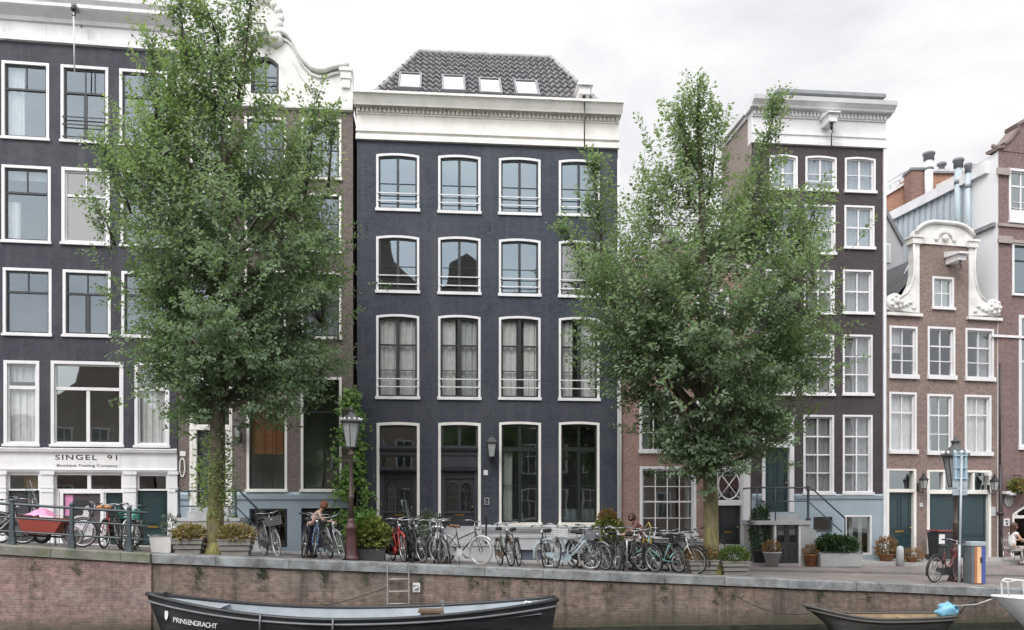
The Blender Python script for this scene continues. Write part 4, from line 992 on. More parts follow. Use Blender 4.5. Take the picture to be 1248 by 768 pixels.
for c_, (x0, x1) in enumerate(((931,968),(979,1016.5),(1027,1063.3))):
    E.window((x0,408,x1,482), cols=((.5,.04),), rows=(.34,(.67,.04)) if c_ == 2 else ((.34,.05),.67), curtain=[(.02,.48,.02,1,'lace'),(.52,.98,.02,1,'lace')], **ke)
for c_, (x0, x1) in enumerate(((979,1016.3),(1027,1063.3))):
    E.window((x0,505.8,x1,602.5), cols=((.5,.04),), rows=((.25,.05),(.5,.045),.75), curtain=[(.02,.48,.02,1,'lace'),(.52,.98,.02,1,'lace')], **ke)
# doorway with landing
r_ = E.hole((928.5,509,967.5,624)); u0,u1,z0,z1 = r_; Z = lambda py: E.L(948, py)[1]
b = MB(); a0,a1 = E.rect(932.5,550,962,560)[:2]
b.box(u0,a0,-.03,.2,z0,z1); b.box(a1,u1,-.03,.2,z0,z1); b.box(a0,a1,-.028,.2,Z(513),z1); b.box(a0,a1,-.05,.2,Z(545.5),Z(538)); df = b.build('door_frame', M['white'], E.root)
b = MB(); b.quad([(a0,.1,Z(539)),(a1,.1,Z(539)),(a1,.1,Z(512)),(a0,.1,Z(512))]); b.build('pane', M['glass_mid'], df)
door(E, (933,545.5,961.5,623.5), .12, 'door_teal', [(.08,.46,.38,.95),(.54,.92,.38,.95),(.08,.46,.06,.3),(.54,.92,.06,.3)], .9)
for px in ((989.5,628,1016.5,651),(1030,628,1062.5,676)):
    r_ = E.hole(px); u0,u1,z0,z1 = r_; b = MB(); b.ring([(u0,z0),(u1,z0),(u1,z1),(u0,z1)], [(u0+.05,z0+.05),(u1-.05,z0+.05),(u1-.05,z1-.05),(u0+.05,z1-.05)], .0, .2)
    w = b.build('basement_window', M['white' if px[3] > 660 else 'slate_blue'], E.root); b = MB(); b.quad([(u0,.1,z0),(u1,.1,z0),(u1,.1,z1),(u0,.1,z1)]); b.build('pane', M['glass_mid'], w)
    if px[3] > 660:
        for f in (.28,.62): b = MB(); b.grid(lambda p, q, f=f: (lerp(u0,u1,f+p*.16), .25+.02*math.sin(p*20), lerp(z0,z1,q)), 12, 2); b.build('curtain', M['curtain'], w)
HE = zE(168); zp = zE(602.8)
E.wall(M['E_wall'], HE, z0=zp, sides=False); E.wall(M['slate_blue'], zp, z0=-1, name='base', sides=False)
b = MB(); D = E.depth; W = E.W
b.quad([(0,D,-1),(0,0,-1),(0,0,HE+.9),(0,D,HE+.9)]); b.quad([(W,0,-1),(W,D,-1),(W,D,HE+.9),(W,0,HE+.9)]); b.quad([(W,D,-1),(0,D,-1),(0,D,HE+.9),(W,D,HE+.9)]); b.build('side_wall', M['E_side'], E.root)
b = MB()
for xa, xb in ((916.5,928),(968,1077.5)): b.extr([(0,zE(608.5)),(-.04,zE(608)),(-.06,zE(604)),(-.02,zE(602.2)),(0,zE(602))], max(0,E.L(xa,600)[0]), min(W,E.L(xb,600)[0]))
b.build('base_moulding', M['slate_blue'], E.root)
b = MB(); b.box(W-.06,W+.03,-.06,.1,-.8,zE(178)); b.build('downpipe', M['pipe_white'], E.root)
# cornice
b = MB(); zL = lambda py, v: E.L(1004, py, v)[1]
za = zE(177.5); b.box(-.01,W+.01,-.05,.3,za,zE(143,v=-.06)); b.extr([(0,za-.03),(-.09,za-.02),(-.09,za+.1),(-.05,za+.14)], -.03, W+.03); b.extr([(-.04,zE(167.5)),(-.09,zE(166.8)),(-.09,zE(165)),(-.04,zE(164))], -.02, W+.02)
zd0, zd1 = zL(143,-.12), zL(138,-.12); b.box(-.015,W+.015,-.1,.3,zd0-.05,zd1+.05)
for i in range(36): x = lerp(.01,W-.09,i/35); b.box(x,x+.07,-.16,-.099,zd0,zd1)
z1, z2, z3, z4 = zL(136.5,-.2), zL(131.5,-.4), zL(124.5,-.45), zL(119,-.5)
prof = [(.3,z1),(-.14,z1),(-.18,z1+.05),(-.34,z2),(-.36,z2+.05),(-.44,z3-.04),(-.5,z3),(-.54,z4),(.3,z4+.02)]
b.extr(prof, -.12, W+.16)
b.box(-.14,-.001,.3,D+.1,z2,z4-.05); b.box(-.05,-.002,.3,D+.05,z1-.1,z2); b.build('cornice', M['white'], E.root)
b = MB(); b.box(.02,W-.02,.0,D,z4-.3,z4-.05); b.build('roof', M['lead'], E.root)
b = MB(); u0_, u1_ = E.L(948,112,.3)[0], E.L(1080,118,.3)[0]; zz = E.L(1010,114,.3)[1]; b.box(u0_,u1_,.3,D-.2,zz-.02,zz+.09); b.box(u0_+.1,u1_-.1,.5,D-.3,z4-.06,zz-.02,1); b.build('roof_light', [M['lead'], M['stone']], E.root)
E.interior([zE(p) for p in (690, 622, 497, 395, 320, 242)], HE, back=2.6)
rb = MB(); rb.box(.2,W-.1,2.81,9,-1,zE(330)); rb.build('rear_wing', M['E_side'], E.root)
t = thing('hoist_beam', 'white hooded hoist beam with hook on the white frieze of the brown house', 'hoist', E.loc(1004.5, 158), E.ang)
b = MB(); b.box(-.13,.13,-.62,-.052,.0,.24); b.extr([(-.05,.24),(-.72,.24),(-.72,.28),(-.05,.42)], -.2, .2); b.build('housing', M['white'], t)
b = MB(); b.tube([(0,-.5,0),(0,-.5,-.2)], .05, 6); b.tube([(0,-.5,-.2),(.06,-.5,-.28),(0,-.5,-.36),(0,-.5,-.8)], .018, 6); b.build('hook', M['iron'], t)
# landing over the basement door, stair down to the right, railing
b = MB(); v = -1.15; uL_, uR_ = E.L(943,640,v)[0], E.L(985,640,v)[0]; zt_ = E.L(950,634.5,v)[1]; uLL = E.L(921,640,v)[0]
bd0, bd1, bz0, bz1 = E.rect(946,637,973.5,689,v)
b.box(uL_,bd0-.06,v,-.004,-.6,zt_-.13); b.box(bd1+.06,uR_+.05,v,-.004,-.6,zt_-.13); b.box(uLL,uR_+.1,v-.05,-.006,zt_-.13,zt_)
b.box(E.rect(929,620,967,630)[0], E.rect(929,620,967,630)[1], -.4, -.007, zt_, zt_+.2)
for i in range(6): b.box(uR_+.1+i*.2, uR_+.3+i*.2, v+.1, -.008, -.6, zt_-.13-.17*(i+1))
st = b.build('stoop', M['stone'], E.root)
b = MB(); b.ring([(bd0-.06,-.5),(bd1+.06,-.5),(bd1+.06,zt_-.13),(bd0-.06,zt_-.13)], [(bd0,-.5),(bd1,-.5),(bd1,bz1),(bd0,bz1)], v-.01, v+.12); b.build('basement_door_frame', M['white'], E.root)
b = MB(); m_ = (bd0+bd1)/2; zz = lerp(bz0,bz1,.5)
b.box(bd0,bd1,v+.06,v+.1,bz0,zz)
for p, q in ((bd0,m_-.005),(m_+.005,bd1)):
    b.ring([(p,zz),(q,zz),(q,bz1),(p,bz1)], [(p+.07,zz+.05),(q-.07,zz+.05),(q-.07,bz1-.08),(p+.07,bz1-.08)], v+.05, v+.1)
    b.box(p+.06,q-.06,v+.065,v+.085,lerp(zz,bz1,.4)-.015,lerp(zz,bz1,.4)+.015); b.ring([(p+.06,bz0+.1),(q-.06,bz0+.1),(q-.06,zz-.1),(p+.06,zz-.1)], [(p+.1,bz0+.14),(q-.1,bz0+.14),(q-.1,zz-.14),(p+.1,zz-.14)], v+.04, v+.07)
bd = b.build('basement_door', M['door_black'], E.root); b = MB(); b.quad([(bd0,v+.08,zz),(bd1,v+.08,zz),(bd1,v+.08,bz1),(bd0,v+.08,bz1)]); b.build('pane', M['glass_mid'], bd)
b = MB(); vr = -1.1; zr = E.L(953,594.5,vr)[1]; zr2 = E.L(953,611,vr)[1]; ua, ub, uc = E.L(922,594,vr)[0], E.L(985,594,vr)[0], E.L(1030,632,vr)[0]; zc_ = E.L(1030,632,vr)[1]
um = E.L(945,600,vr)[0]
b.lathe([(.09,zt_),(.05,zt_+.1),(.04,zt_+.15),(.04,zr-.02),(.06,zr+.02),(.05,zr+.06),(.001,zr+.1)], 10, (ub,vr,0)); b.tube([(um,vr,zt_),(um,vr,zr)], .02, 6); b.tube([(ua+.02,vr,zt_),(ua+.02,vr,zr)], .02, 6)
b.tube([(ua,vr,zr),(ub,vr,zr),(ub+.1,vr,zr),(uc,vr,zc_)], .026, 8); b.tube([(ua,vr,zr2),(ub,vr,zr2),(uc-.1,vr,zc_-.42)], .018, 6); b.tube([(ua,vr,zr),(ua,-.02,zr)], .024, 6); b.tube([(uc,vr,zc_),(uc,vr,zc_-1.0)], .024, 6)
b.build('stoop_railing', M['iron_blue'], E.root)

# ================================================================= F: small bell gable house
M['F_wall'] = brick('mauve_brown_brick', (.265,.185,.158), (.20,.145,.13), (.26,.22,.195), bump=.5, stain=(.14,.105,.10), samt=.35, blot=(.33,.25,.22), bamt=.25)
F = Bld('F', 'gable_house', 'small brown brick house with white scrolled bell gable and dark green garage doors', depth=8)
zF = lambda py, px=1147, v=0: F.L(px, py, v)[1]
kf = dict(frame='white', sash='white', fw=.07, sw=.045, sill=.12, silld=.07, cols=((.5,.03),), gl='glass')
for (x0,x1,d) in ((1084,1118,-1),(1130.5,1164,0),(1176.5,1211,2)): F.window((x0,398.5+d,x1,462+d), rows=((.35,.05),.68), curtain=[(.02,.5,.0,.5,'net')] if x0 == 1084 else [(.55,1,0,1,'lace')] if x0 > 1170 else None, **kf)
F.window((1083.7,478,1117,552.5), rows=((.31,.05),), curtain=[(.0,1,.0,1,'curtain')], **kf)
F.window((1130,480.5,1161.5,554), rows=((.33,.05),.68), curtain=[(.0,.3,.0,1,'curtain')], **{**kf,'gl':'glass_mid'})
F.window((1175.5,481.5,1208,555), rows=((.31,.05),), curtain=[(.1,1,.0,1,'curtain')], **kf)
# ground floor: door bay and garage
r1 = F.hole((1080,571.5,1116.5,679)); r2 = F.hole((1129.5,573,1207.5,682))
u0,u1,z0,z1 = r1; Z = lambda py: F.L(1098, py)[1]
b = MB(); b.ring([(u0,z0),(u1,z0),(u1,z1),(u0,z1)], [(u0+.1,z0),(u1-.1,z0),(u1-.1,z1-.06),(u0+.1,z1-.06)], -.02, .2); b.box(u0+.1,u1-.1,-.03,.19,Z(600),Z(596)); f = b.build('door_frame', M['cream'], F.root)
b = MB(); b.quad([(u0+.09,.1,Z(597)),(u1-.09,.1,Z(597)),(u1-.09,.1,z1-.05),(u0+.09,.1,z1-.05)]); b.build('pane', M['glass_mid'], f)
door(F, (1083,600,1113,679), .1, 'door_teal', [(.08,.46,.42,.93),(.54,.92,.42,.93),(.08,.46,.06,.34),(.54,.92,.06,.34)], .9, letter=.38)
u0,u1,z0,z1 = r2; Z = lambda py: F.L(1168, py)[1]
b = MB(); b.ring([(u0,z0),(u1,z0),(u1,z1),(u0,z1)], [(u0+.1,z0),(u1-.1,z0),(u1-.1,z1-.07),(u0+.1,z1-.07)], -.02, .2); b.box(u0+.1,u1-.1,-.03,.19,Z(602),Z(597))
for f_ in (.25,.5,.75): x = lerp(u0+.1,u1-.1,f_); b.box(x-.04,x+.04,.0,.18,Z(597.5),z1-.06)
f = b.build('garage_frame', M['cream'], F.root); b = MB(); b.quad([(u0+.09,.1,Z(598)),(u1-.09,.1,Z(598)),(u1-.09,.1,z1-.06),(u0+.09,.1,z1-.06)]); b.build('pane', M['glass_mid'], f)
for k, (p, q) in enumerate(((1133.5,1168.3),(1168.8,1204))): door(F, (p,602,q,682), .1, 'door_teal', [(.05,.95,.36,.97),(.05,.95,.04,.30)], .9 if k == 0 else None, name='garage_door')
zs = zF(385); F.wall(M['F_wall'], zs)
# neck with gable window
un0, un1, zn0, zn1 = F.rect(1118.5,298,1181,385); ax = (un0+un1)/2
k = len(F.holes); F.window((1136,337.5,1162.5,377), fw=.07, sw=.04, sash='white', cols=((.5,.035),), rows=((.5,.035),), sill=.06, gl='glass_mid', curtain=[(.02,.98,.02,1,'net')]); hw = F.holes[k]
b = MB(); z_n = zF(298)
for (a,c,d,e) in ((un0,hw[0],zs,z_n),(hw[1],un1,zs,z_n),(hw[0],hw[1],zs,hw[2]),(hw[0],hw[1],hw[3],z_n)): b.box(a,c,0,.3,d,e)
b.build('gable', M['F_wall'], F.root)
gm = M['gable_white']
b = MB()
for s_ in (1,-1):
    L_ = lambda x, y: (ax + s_*(F.L(x,y)[0]-ax), F.L(x,y)[1])
    b.prism([L_(1180,385),L_(1180,300),L_(1187,298),L_(1186,310),L_(1186.5,340),L_(1189,352),L_(1194,362),L_(1202,369),L_(1210,372),L_(1217,377),L_(1218,385)][::s_], -.05, .25)
    u,z = L_(1209,376); b.lathe([(.001,-.2),(.13,-.19),(.25,-.14),(.30,-.08),(.30,.1)], 16, (u,0,z), axis='y'); b.lathe([(.001,-.27),(.07,-.25),(.10,-.2)], 10, (u,0,z), axis='y')
    for t_ in range(7): a = t_*.9; b.ball((u+.19*math.cos(a), -.17, z+.19*math.sin(a)), .06,.05,.06, 6, 4)
    for (x,y,r_) in ((1196,377,.1),(1191,374,.08),(1200,379,.09),(1187,380,.08)): u2,z2 = L_(x,y); b.ball((u2,-.06,z2), r_,.06,r_*.7, 7, 5)
    b.tube([(*L_(1187.5,300)[:1],-.07,L_(1187.5,300)[1])]+[(L_(x,y)[0],-.06,L_(x,y)[1]) for x,y in ((1186.5,320),(1187,340),(1190,353),(1195,362.5),(1203,369.5))], .035, 6)
    ua, ub = L_(1178,300)[0], L_(1189.5,300)[0]; b.box(min(ua,ub),max(ua,ub),-.12,.28,zF(300),zF(293)); b.box(min(ua,ub)-.04,max(ua,ub)+.04,-.16,.3,zF(293),zF(290.5))
    ua, ub = L_(1177.5,386)[0], L_(1219,386)[0]; b.box(min(ua,ub),max(ua,ub),-.12,.28,zF(388),zF(384.6))
ar = [F.L(x,y) for x,y in ((1185,291),(1181,284),(1174,278.5),(1165,275),(1150,273.5))]; ar = [( u, z) for u, z in ar] + [(2*ax-u, z) for u, z in reversed(ar[:-1])]
b.prism([(un0-.05,zF(299)),(un1+.05,zF(299))]+ar, -.06, .28); b.tube([(u,-.1,z+.03) for u,z in ar], .07, 8)
for i in range(9):
    a = PI*(i+.5)/9; b.ball((ax+.34*math.cos(a), -.09, zF(296)+.06+.3*math.sin(a)), .085,.05,.1, 7, 5)
b.ball((ax,-.1,zF(291)), .12,.08,.12)
b.build('gable_moulding', gm, F.root)
b = MB(); zr = zF(300); D = F.depth
b.quad([(0,.31,zs),(ax,.31,zr),(ax,D,zr),(0,D,zs)]); b.quad([(ax,.31,zr),(F.W,.31,zs),(F.W,D,zs),(ax,D,zr)]); b.quad([(0,D,zs),(ax,D,zr),(F.W,D,zs)])
rf = b.build('roof', M['tiles'], F.root)
b = MB(); v = 1.2
p0, p1 = (F.L(1080,384,v)), (F.L(1110,322,v))
for dx in (0,.3): b.bar((p0[0]+dx+.02,v,p0[1]+.1),(p1[0]+dx,v,p1[1]+.1), .05, .05)
for i in range(10): t_ = i/9; b.bar((lerp(p0[0],p1[0],t_),v,lerp(p0[1],p1[1],t_)+.1),(lerp(p0[0],p1[0],t_)+.3,v,lerp(p0[1],p1[1],t_)+.1), .03,.03)
b.build('roof_ladder', M['pipe_white'], rf)
F.interior([zF(p) for p in (680, 566, 470, 390)], zs, back=3)
t = thing('hoist_beam', 'white hooded hoist beam on the brick bell gable', 'hoist', F.loc(1157, 320), F.ang)
b = MB(); b.box(-.14,.14,-.6,-.002,-.08,.14); b.extr([(0,.14),(-.72,.1),(-.72,.16),(0,.34)], -.21, .21); b.build('housing', M['white'], t)
b = MB(); b.tube([(0,-.5,-.08),(0,-.5,-.2),(.05,-.5,-.28),(0,-.5,-.33)], .025, 6); b.build('hook', M['iron'], t)
wall_lantern(F, 1125.8, 588, .62, 'black iron lantern left of the green garage doors'); wall_lantern(F, 1212.3, 590, .66, 'black iron lantern on a bracket right of the garage doors')
for p_ in ((1208.5,618,1213.5,629),(1121,613,1125,618)): b = MB(); F.bx(b, p_, -.03, -.003); b.build('wall_plate', M['stone'], F.root)
b = MB(); F.bx(b, (1204.5,575.5,1209,579.5), -.22, -.05); F.bx(b, (1206,577,1207.5,578.5), -.06, -.003); b.build('camera_box', M['white'], F.root)
b = MB(); u = F.L(1219,600)[0]; b.tube([(u-.06,-.09,-.2),(u-.06,-.09,zF(566))], .06, 8); b.tube([(u-.06,-.06,zF(566)),(u-.06,-.06,zF(440))], .03, 6); b.lathe([(.07,zF(629)),(.12,zF(626)),(.1,zF(624))], 10, (u-.06,-.09,0)); b.build('downpipe', M['pipe_dark'], F.root)

# ================================================================= G: brick house at the right edge
M['G_wall'] = brick('purple_brown_brick', (.225,.14,.135), (.18,.115,.112), (.22,.18,.17), bump=.5, stain=(.11,.08,.08), samt=.35, streak=.2)
G = Bld('G', 'brick_house', 'purple brown brick house with stepped gable, pale side cladding and arched doorway', depth=6.9)
zG = lambda py, px=1240, v=0: G.L(px, py, v)[1]
kg = dict(fw=.08, sw=.05, sill=.06)
G.window((1229.5,207,1275,273), frame='white', sash='white', cols=((.33,.05),(.67,.05)), rows=((.28,.06),(.62,.02),(.75,.02)), gl='glass_mid', curtain=[(.3,.6,.3,1,'red')] if False else None, **kg)
G.window((1233.5,297,1275,361), frame='white', sash='sash_dark', rows=((.3,.05),), gl='glass_sky', **kg)
G.window((1241.5,385,1290,548), frame='white', sash='white', cols=((.4,.05),), rows=((.33,.06),), gl='glass_mid', fw=.11, sw=.06, sill=.1)
b = MB(); u0,u1,z0,z1 = G.rect(1229.5,258,1275,272); b.box(u0,u1,-.05,-.017,z0,z1); b.build('window_panel', M['white'], G.root)
r_ = G.hole((1234,614,1290,690), .35); u0,u1,z0,z1 = r_
b = MB(); b.ring(arch_pts(u0,u1,z0,z1,.35), arch_pts(u0+.07,u1-.07,z0,z1-.07,.33), .0, .2); zz = G.L(1240,630)[1]; b.box(u0+.06,u1-.06,.03,.17,zz-.05,zz+.05); x = G.L(1240.5,620)[0]; b.box(x-.03,x+.03,.04,.16,zz,z1-.1); b.build('door_frame', M['cream'], G.root)
HG = zG(186)
G.wall(M['G_wall'], HG, sides=False)
stp = [(1213.5,186),(1213.5,181.5),(1222.5,180.5),(1223,177),(1229,172),(1236,163),(1240,158),(1238,154),(1246,149),(1262,140)]
po = [G.L(x,y) for x,y in stp]; po = [(max(-.08,u),z) for u,z in po]; uc = G.W/2
b = MB(); b.prism([(po[0][0],HG)]+po[1:]+[(G.W,po[-1][1]),(G.W,HG)], -.02, .4); g_ = b.build('gable', M['G_wall'], G.root)
b = MB()
for (a,c) in zip(po[1:], po[2:]): b.bar((a[0],.19,a[1]+.03),(c[0],.19,c[1]+.03), .56, .09)
b.build('gable_coping', pm('brown_stone', (.2,.15,.14), .7, .2, 3), g_)
b = MB()
for y in (295, 276): z = zG(y); b.box(-.04,G.W,-.06,-.003,z-.05,z+.05)
for y in (294,): z = zG(y); b.box(-.05,.5,-.09,-.061,z-.12,z+.12)
b.box(-.1,.4,-.1,-.021,zG(216),zG(208)); b.build('stone_bands', pm('weathered_stone', (.33,.28,.26), .7, .15, 3), G.root)
b = MB(); z = zG(411); b.box(-.3,G.W,-.06,-.003,z-.04,z+.04); b.build('fascia', M['white'], G.root)
b = MB(); b.quad([(0,.42,HG-.3),(G.W,.42,HG-.3),(G.W,6.9,HG-.3),(0,6.9,HG-.3)]); b.build('roof', M['tiles'], G.root)
G.interior([zG(p) for p in (690, 575, 372, 285, 195)], HG, back=3)
b = MB(); u, z = G.L(1228.5,610); b.lathe([(.001,-.03),(.2,-.03),(.2,-.003)], 20, (u,0,z), axis='y', sx=.8, sy=1); b.ring([(u+.17*math.cos(2*PI*k/20), z+.2*math.sin(2*PI*k/20)) for k in range(20)], [(u+.13*math.cos(2*PI*k/20), z+.16*math.sin(2*PI*k/20)) for k in range(20)], -.04, -.031); b.build('oval_plaque', M['stone'], G.root)
b = MB(); G.bx(b, (1223.5,632,1230.5,641), -.03, -.003); G.bx(b, (1225,634,1229,636), -.034, -.0305, 1); G.bx(b, (1226,637,1229,640), -.034, -.0305, 1); b.build('menu_board', [M['white'], M['iron_blue']], G.root)
b = MB(); G.bx(b, (1227,598.5,1233,602), -.3, -.003); G.bx(b, (1232,600.5,1239,603.5), -.34, -.1); b.build('camera_box', M['white'], G.root)
# ================================================================= buildings behind F
bz = lambda p: p
M['metal_clad'] = pm('pale_standing_seam_metal', (.52,.57,.61), .45, .05, 1.5); M['white_clad'] = pm('white_cladding', (.74,.74,.75), .5, .03, 1.2, dirt=(.5,.5,.5), damt=.2)
zs_ = zG(197); D = G.depth; vw = 1.55
b = MB(); b.quad([(0,vw,-1),(0,.0,-1),(0,.0,HG),(0,vw,zs_)]); b.quad([(G.W,0,-1),(G.W,D,-1),(G.W,D,zs_),(G.W,0,HG)]); b.build('side_wall', M['white_clad'], G.root)
b = MB(); b.quad([(0,D,-1),(0,vw,-1),(0,vw,zs_),(0,D,zs_)]); b.quad([(G.W,D,-1),(0,D,-1),(0,D,zs_),(G.W,D,zs_)]); cw_ = b.build('clad_wall', M['metal_clad'], G.root)
b = MB()
for i in range(17): v = vw + .05 + i*.32; b.box(-.05,-.002,v-.02,v+.02,2,zs_-.3)
b.build('seams', pm('grey_seams', (.35,.40,.44), .5, .05), cw_)
b = MB(); b.box(-.14,.3,.42,D+.1,zs_-.30,zs_+.05); b.build('roof_edge', M['pipe_white'], G.root)
b = MB(); b.box(-.12,-.01,.1,vw,zG(277),zG(272)); b.build('gutter', M['lead'], G.root)
def LW(o, px, py, Y): q = P(px, py, Y); return o.matrix_basis.inverted() @ q
def plate(o, name, pix, Y0, thick, mat, slope=0.05):
    b = MB(); f = []; bk = []
    for x, y in pix:
        q = P(x, y, Y0); q = P(x, y, Y0 + slope*q.x*0); f.append(LW(o, x, y, Y0))
    n = len(f); b.add(f + [v_ + Vector((0,thick,0)) for v_ in f], [list(range(n)), list(range(2*n-1,n-1,-1))] + [[i,i+n,(i+1)%n+n,(i+1)%n] for i in range(n)])
    return b.build(name, mat, o)
def pipe(name, label, px, y0, y1, Y, r, mat, cowl=True):
    q = P(px, y1, Y); h = P(px, y0, Y).z - q.z; t = thing(name, label, 'flue', q)
    b = MB(); b.lathe([(r,0),(r,h)], 12); b.build('pipe', mat, t)
    if cowl: b = MB(); b.lathe([(r*1.3,h-.02),(r*1.3,h+.18),(r*1.55,h+.2),(r*1.55,h+.28),(r*1.2,h+.31)], 12); b.build('cowl', M['lead'], t); b = MB(); b.lathe([(r*1.15,h*.82),(r*1.15,h*.86)], 12); b.build('pipe_collar', M['lead'], t)
    return t
M['galv_blue'] = pm('grey_blue_flue', (.42,.49,.53), .4, .06, 3)
pipe('flue_pipe', 'tall grey flue pipe with dark cowl standing against the metal clad side wall', 1168, 204, 318, 30.75, .125, M['galv_blue'])
pipe('flue_pipe', 'shorter grey flue pipe beside the tall one, close to the white wall panel', 1180, 210, 318, 30.15, .09, M['galv_blue'])
pipe('flue_pipe', 'white square topped flue rising in front of the orange brick wall', 1132, 195, 262, 35.4, .16, M['pipe_white'])
M['orange_brick'] = brick('orange_brick', (.42,.20,.12), (.36,.17,.105), (.38,.28,.22), bump=.4, stain=(.2,.12,.09), samt=.4)
t = thing('rear_house', 'orange brick rear house with chimney stack seen over the bell gable', 'building', (14.5, 36, 1.0))
plate(t, 'brick_wall', [(1060,400),(1060,250),(1107,222),(1107,215),(1125,215),(1125,400)], 36.5, 3, M['orange_brick'])
plate(t, 'brick_wall', [(1125.3,400),(1125.3,211),(1176,211),(1176,400)], 36.8, 3, M['orange_brick'])
plate(t, 'chimney', [(1111,300),(1111,206),(1128,206),(1128,300)], 35.6, .7, brick('dark_orange_brick', (.28,.14,.11), (.22,.12,.10), (.25,.2,.17), bump=.4))
plate(t, 'chimney_cap', [(1110,207),(1110,204),(1129,204),(1129,207)], 35.55, .8, M['lead'])
plate(t, 'roof_edge', [(1060,250.5),(1060,246.5),(1107,219),(1107,222.5)], 36.4, 3.2, M['pipe_white'])
plate(t, 'parapet', [(1125,211),(1125,208.5),(1177,208.5),(1177,211)], 36.7, 3.2, M['lead'])
plate(t, 'white_strip', [(1105,248),(1105,205),(1109,205),(1109,248)], 36.2, .15, M['pipe_white'])
b = MB()
for x0,x1,y in ((1180,1196,200),(1062,1108,232)):
    for i in range(5):
        x = lerp(x0,x1,i/4); yy = y-(x-x0)*(.0 if x0>1100 else .55); a = LW(t,x,yy+12,37); c = LW(t,x,yy,37); b.tube([a,c], .025, 5)
    y2 = y if x0>1100 else y-(x1-x0)*.55
    b.tube([LW(t,x0,y,37),LW(t,x1,y2,37)], .025, 5); b.tube([LW(t,x0,y+6,37),LW(t,x1,y2+6,37)], .02, 5)
b.build('roof_railing', M['steel'], t)
t = thing('roof_vent', 'small grey roof vent between the flue pipes on the orange brick house', 'vent', P(1152,210,36.9))
b = MB(); b.box(-.2,.3,.2,.6,-.05,.22); b.build('base', M['stone'], t); b = MB(); b.lathe([(.12,.21),(.12,.42),(.2,.44),(.2,.54),(.05,.62)], 10, (.05,.4,0)); b.build('hood', M['lead'], t)
t = thing('rear_house', 'grey plastered rear house with small white window between the brown house and bell gable', 'building', (13, 31.8, 1.0))
plate(t, 'plaster_wall', [(1070,420),(1070,250),(1078,252),(1101,296),(1101,420)], 32, 3, pm('grey_plaster', (.46,.46,.47), .8, .08, 1.2, dirt=(.3,.3,.3), damt=.4))
plate(t, 'roof_edge', [(1076,253),(1078,248),(1103,296),(1101,299)], 31.9, 3.2, M['lead'])
w = plate(t, 'window', [(1076,320),(1076,296),(1085.5,297),(1085.5,320)], 31.95, .1, M['white']); b = MB(); q0, q1 = LW(t,1077,318,31.93), LW(t,1084,299,31.93); b.quad([(q0.x,q0.y,q0.z),(q1.x,q0.y,q0.z),(q1.x,q0.y,q1.z),(q0.x,q0.y,q1.z)]); b.build('pane', M['glass_dark'], w)
# ================================================================= trees and plants
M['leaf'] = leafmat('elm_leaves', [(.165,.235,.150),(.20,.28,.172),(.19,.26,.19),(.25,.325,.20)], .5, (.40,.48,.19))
M['leaf_ivy'] = leafmat('climber_leaves', [(.09,.17,.04),(.13,.24,.05),(.21,.32,.08)], .35)
M['leaf_dark'] = leafmat('dark_shrub_leaves', [(.03,.07,.025),(.045,.09,.035),(.06,.11,.04)], .2)
M['leaf_yellow'] = leafmat('yellow_green_leaves', [(.12,.17,.04),(.22,.25,.07),(.30,.30,.10)], .25)
M['leaf_dry'] = leafmat('dry_straw_leaves', [(.32,.23,.11),(.42,.32,.15),(.24,.19,.10),(.38,.33,.12)], .2)
M['leaf_box'] = leafmat('box_shrub_leaves', [(.07,.12,.025),(.10,.16,.035),(.13,.19,.04)], .2)
M['leaf_rust'] = leafmat('rusty_leaves', [(.25,.13,.05),(.32,.18,.07),(.14,.12,.05)], .2)
M['leaf_sage'] = leafmat('grey_green_leaves', [(.14,.18,.13),(.20,.24,.17)], .2)
M['twig'] = pm('twig_bark', (.10,.082,.068), .85, .2, 6)
def bark_mat():
    m, nt, b, out = new_mat('elm_bark')
    tc = nd(nt, 'ShaderNodeTexCoord').outputs['Object']
    mp = nd(nt, 'ShaderNodeMapping', {'Vector': tc, 'Scale': (9,9,2.2)}).outputs[0]
    n1 = nd(nt, 'ShaderNodeTexNoise', {'Vector': mp, 'Scale': 1.5, 'Detail': 7.0, 'Roughness': .65}).outputs[0]
    n2 = nd(nt, 'ShaderNodeTexNoise', {'Vector': tc, 'Scale': 2.2, 'Detail': 4.0}).outputs[0]
    c = ramp(nt, n1, [(.3, (.05,.045,.035)), (.55, (.12,.105,.08)), (.75, (.17,.15,.12))])
    z = nd(nt, 'ShaderNodeSeparateXYZ', {0: tc}).outputs[2]
    k = nd(nt, 'ShaderNodeMapRange', {0: z, 1: .5, 2: 2.4, 3: 1.0, 4: .15}).outputs[0]
    k2 = nd(nt, 'ShaderNodeMath', {0: k, 1: ramp(nt, n2, [(.3,.35),(.55,1.0)])}, operation='MULTIPLY').outputs[0]
    k2 = nd(nt, 'ShaderNodeMath', {0: k2, 1: ramp(nt, n1, [(.35,.35),(.65,.95)])}, operation='MULTIPLY').outputs[0]
    c = mixc(nt, k2, c, (.31,.28,.085))                 # green-yellow algae on the lower trunk
    nt.links.new(c, b.inputs['Base Color']); b.inputs['Roughness'].default_value = .85
    bp = nd(nt, 'ShaderNodeBump', {'Height': n1, 'Strength': 1.0, 'Distance': .07}); nt.links.new(bp.outputs[0], b.inputs['Normal'])
    return m
M['bark'] = bark_mat()
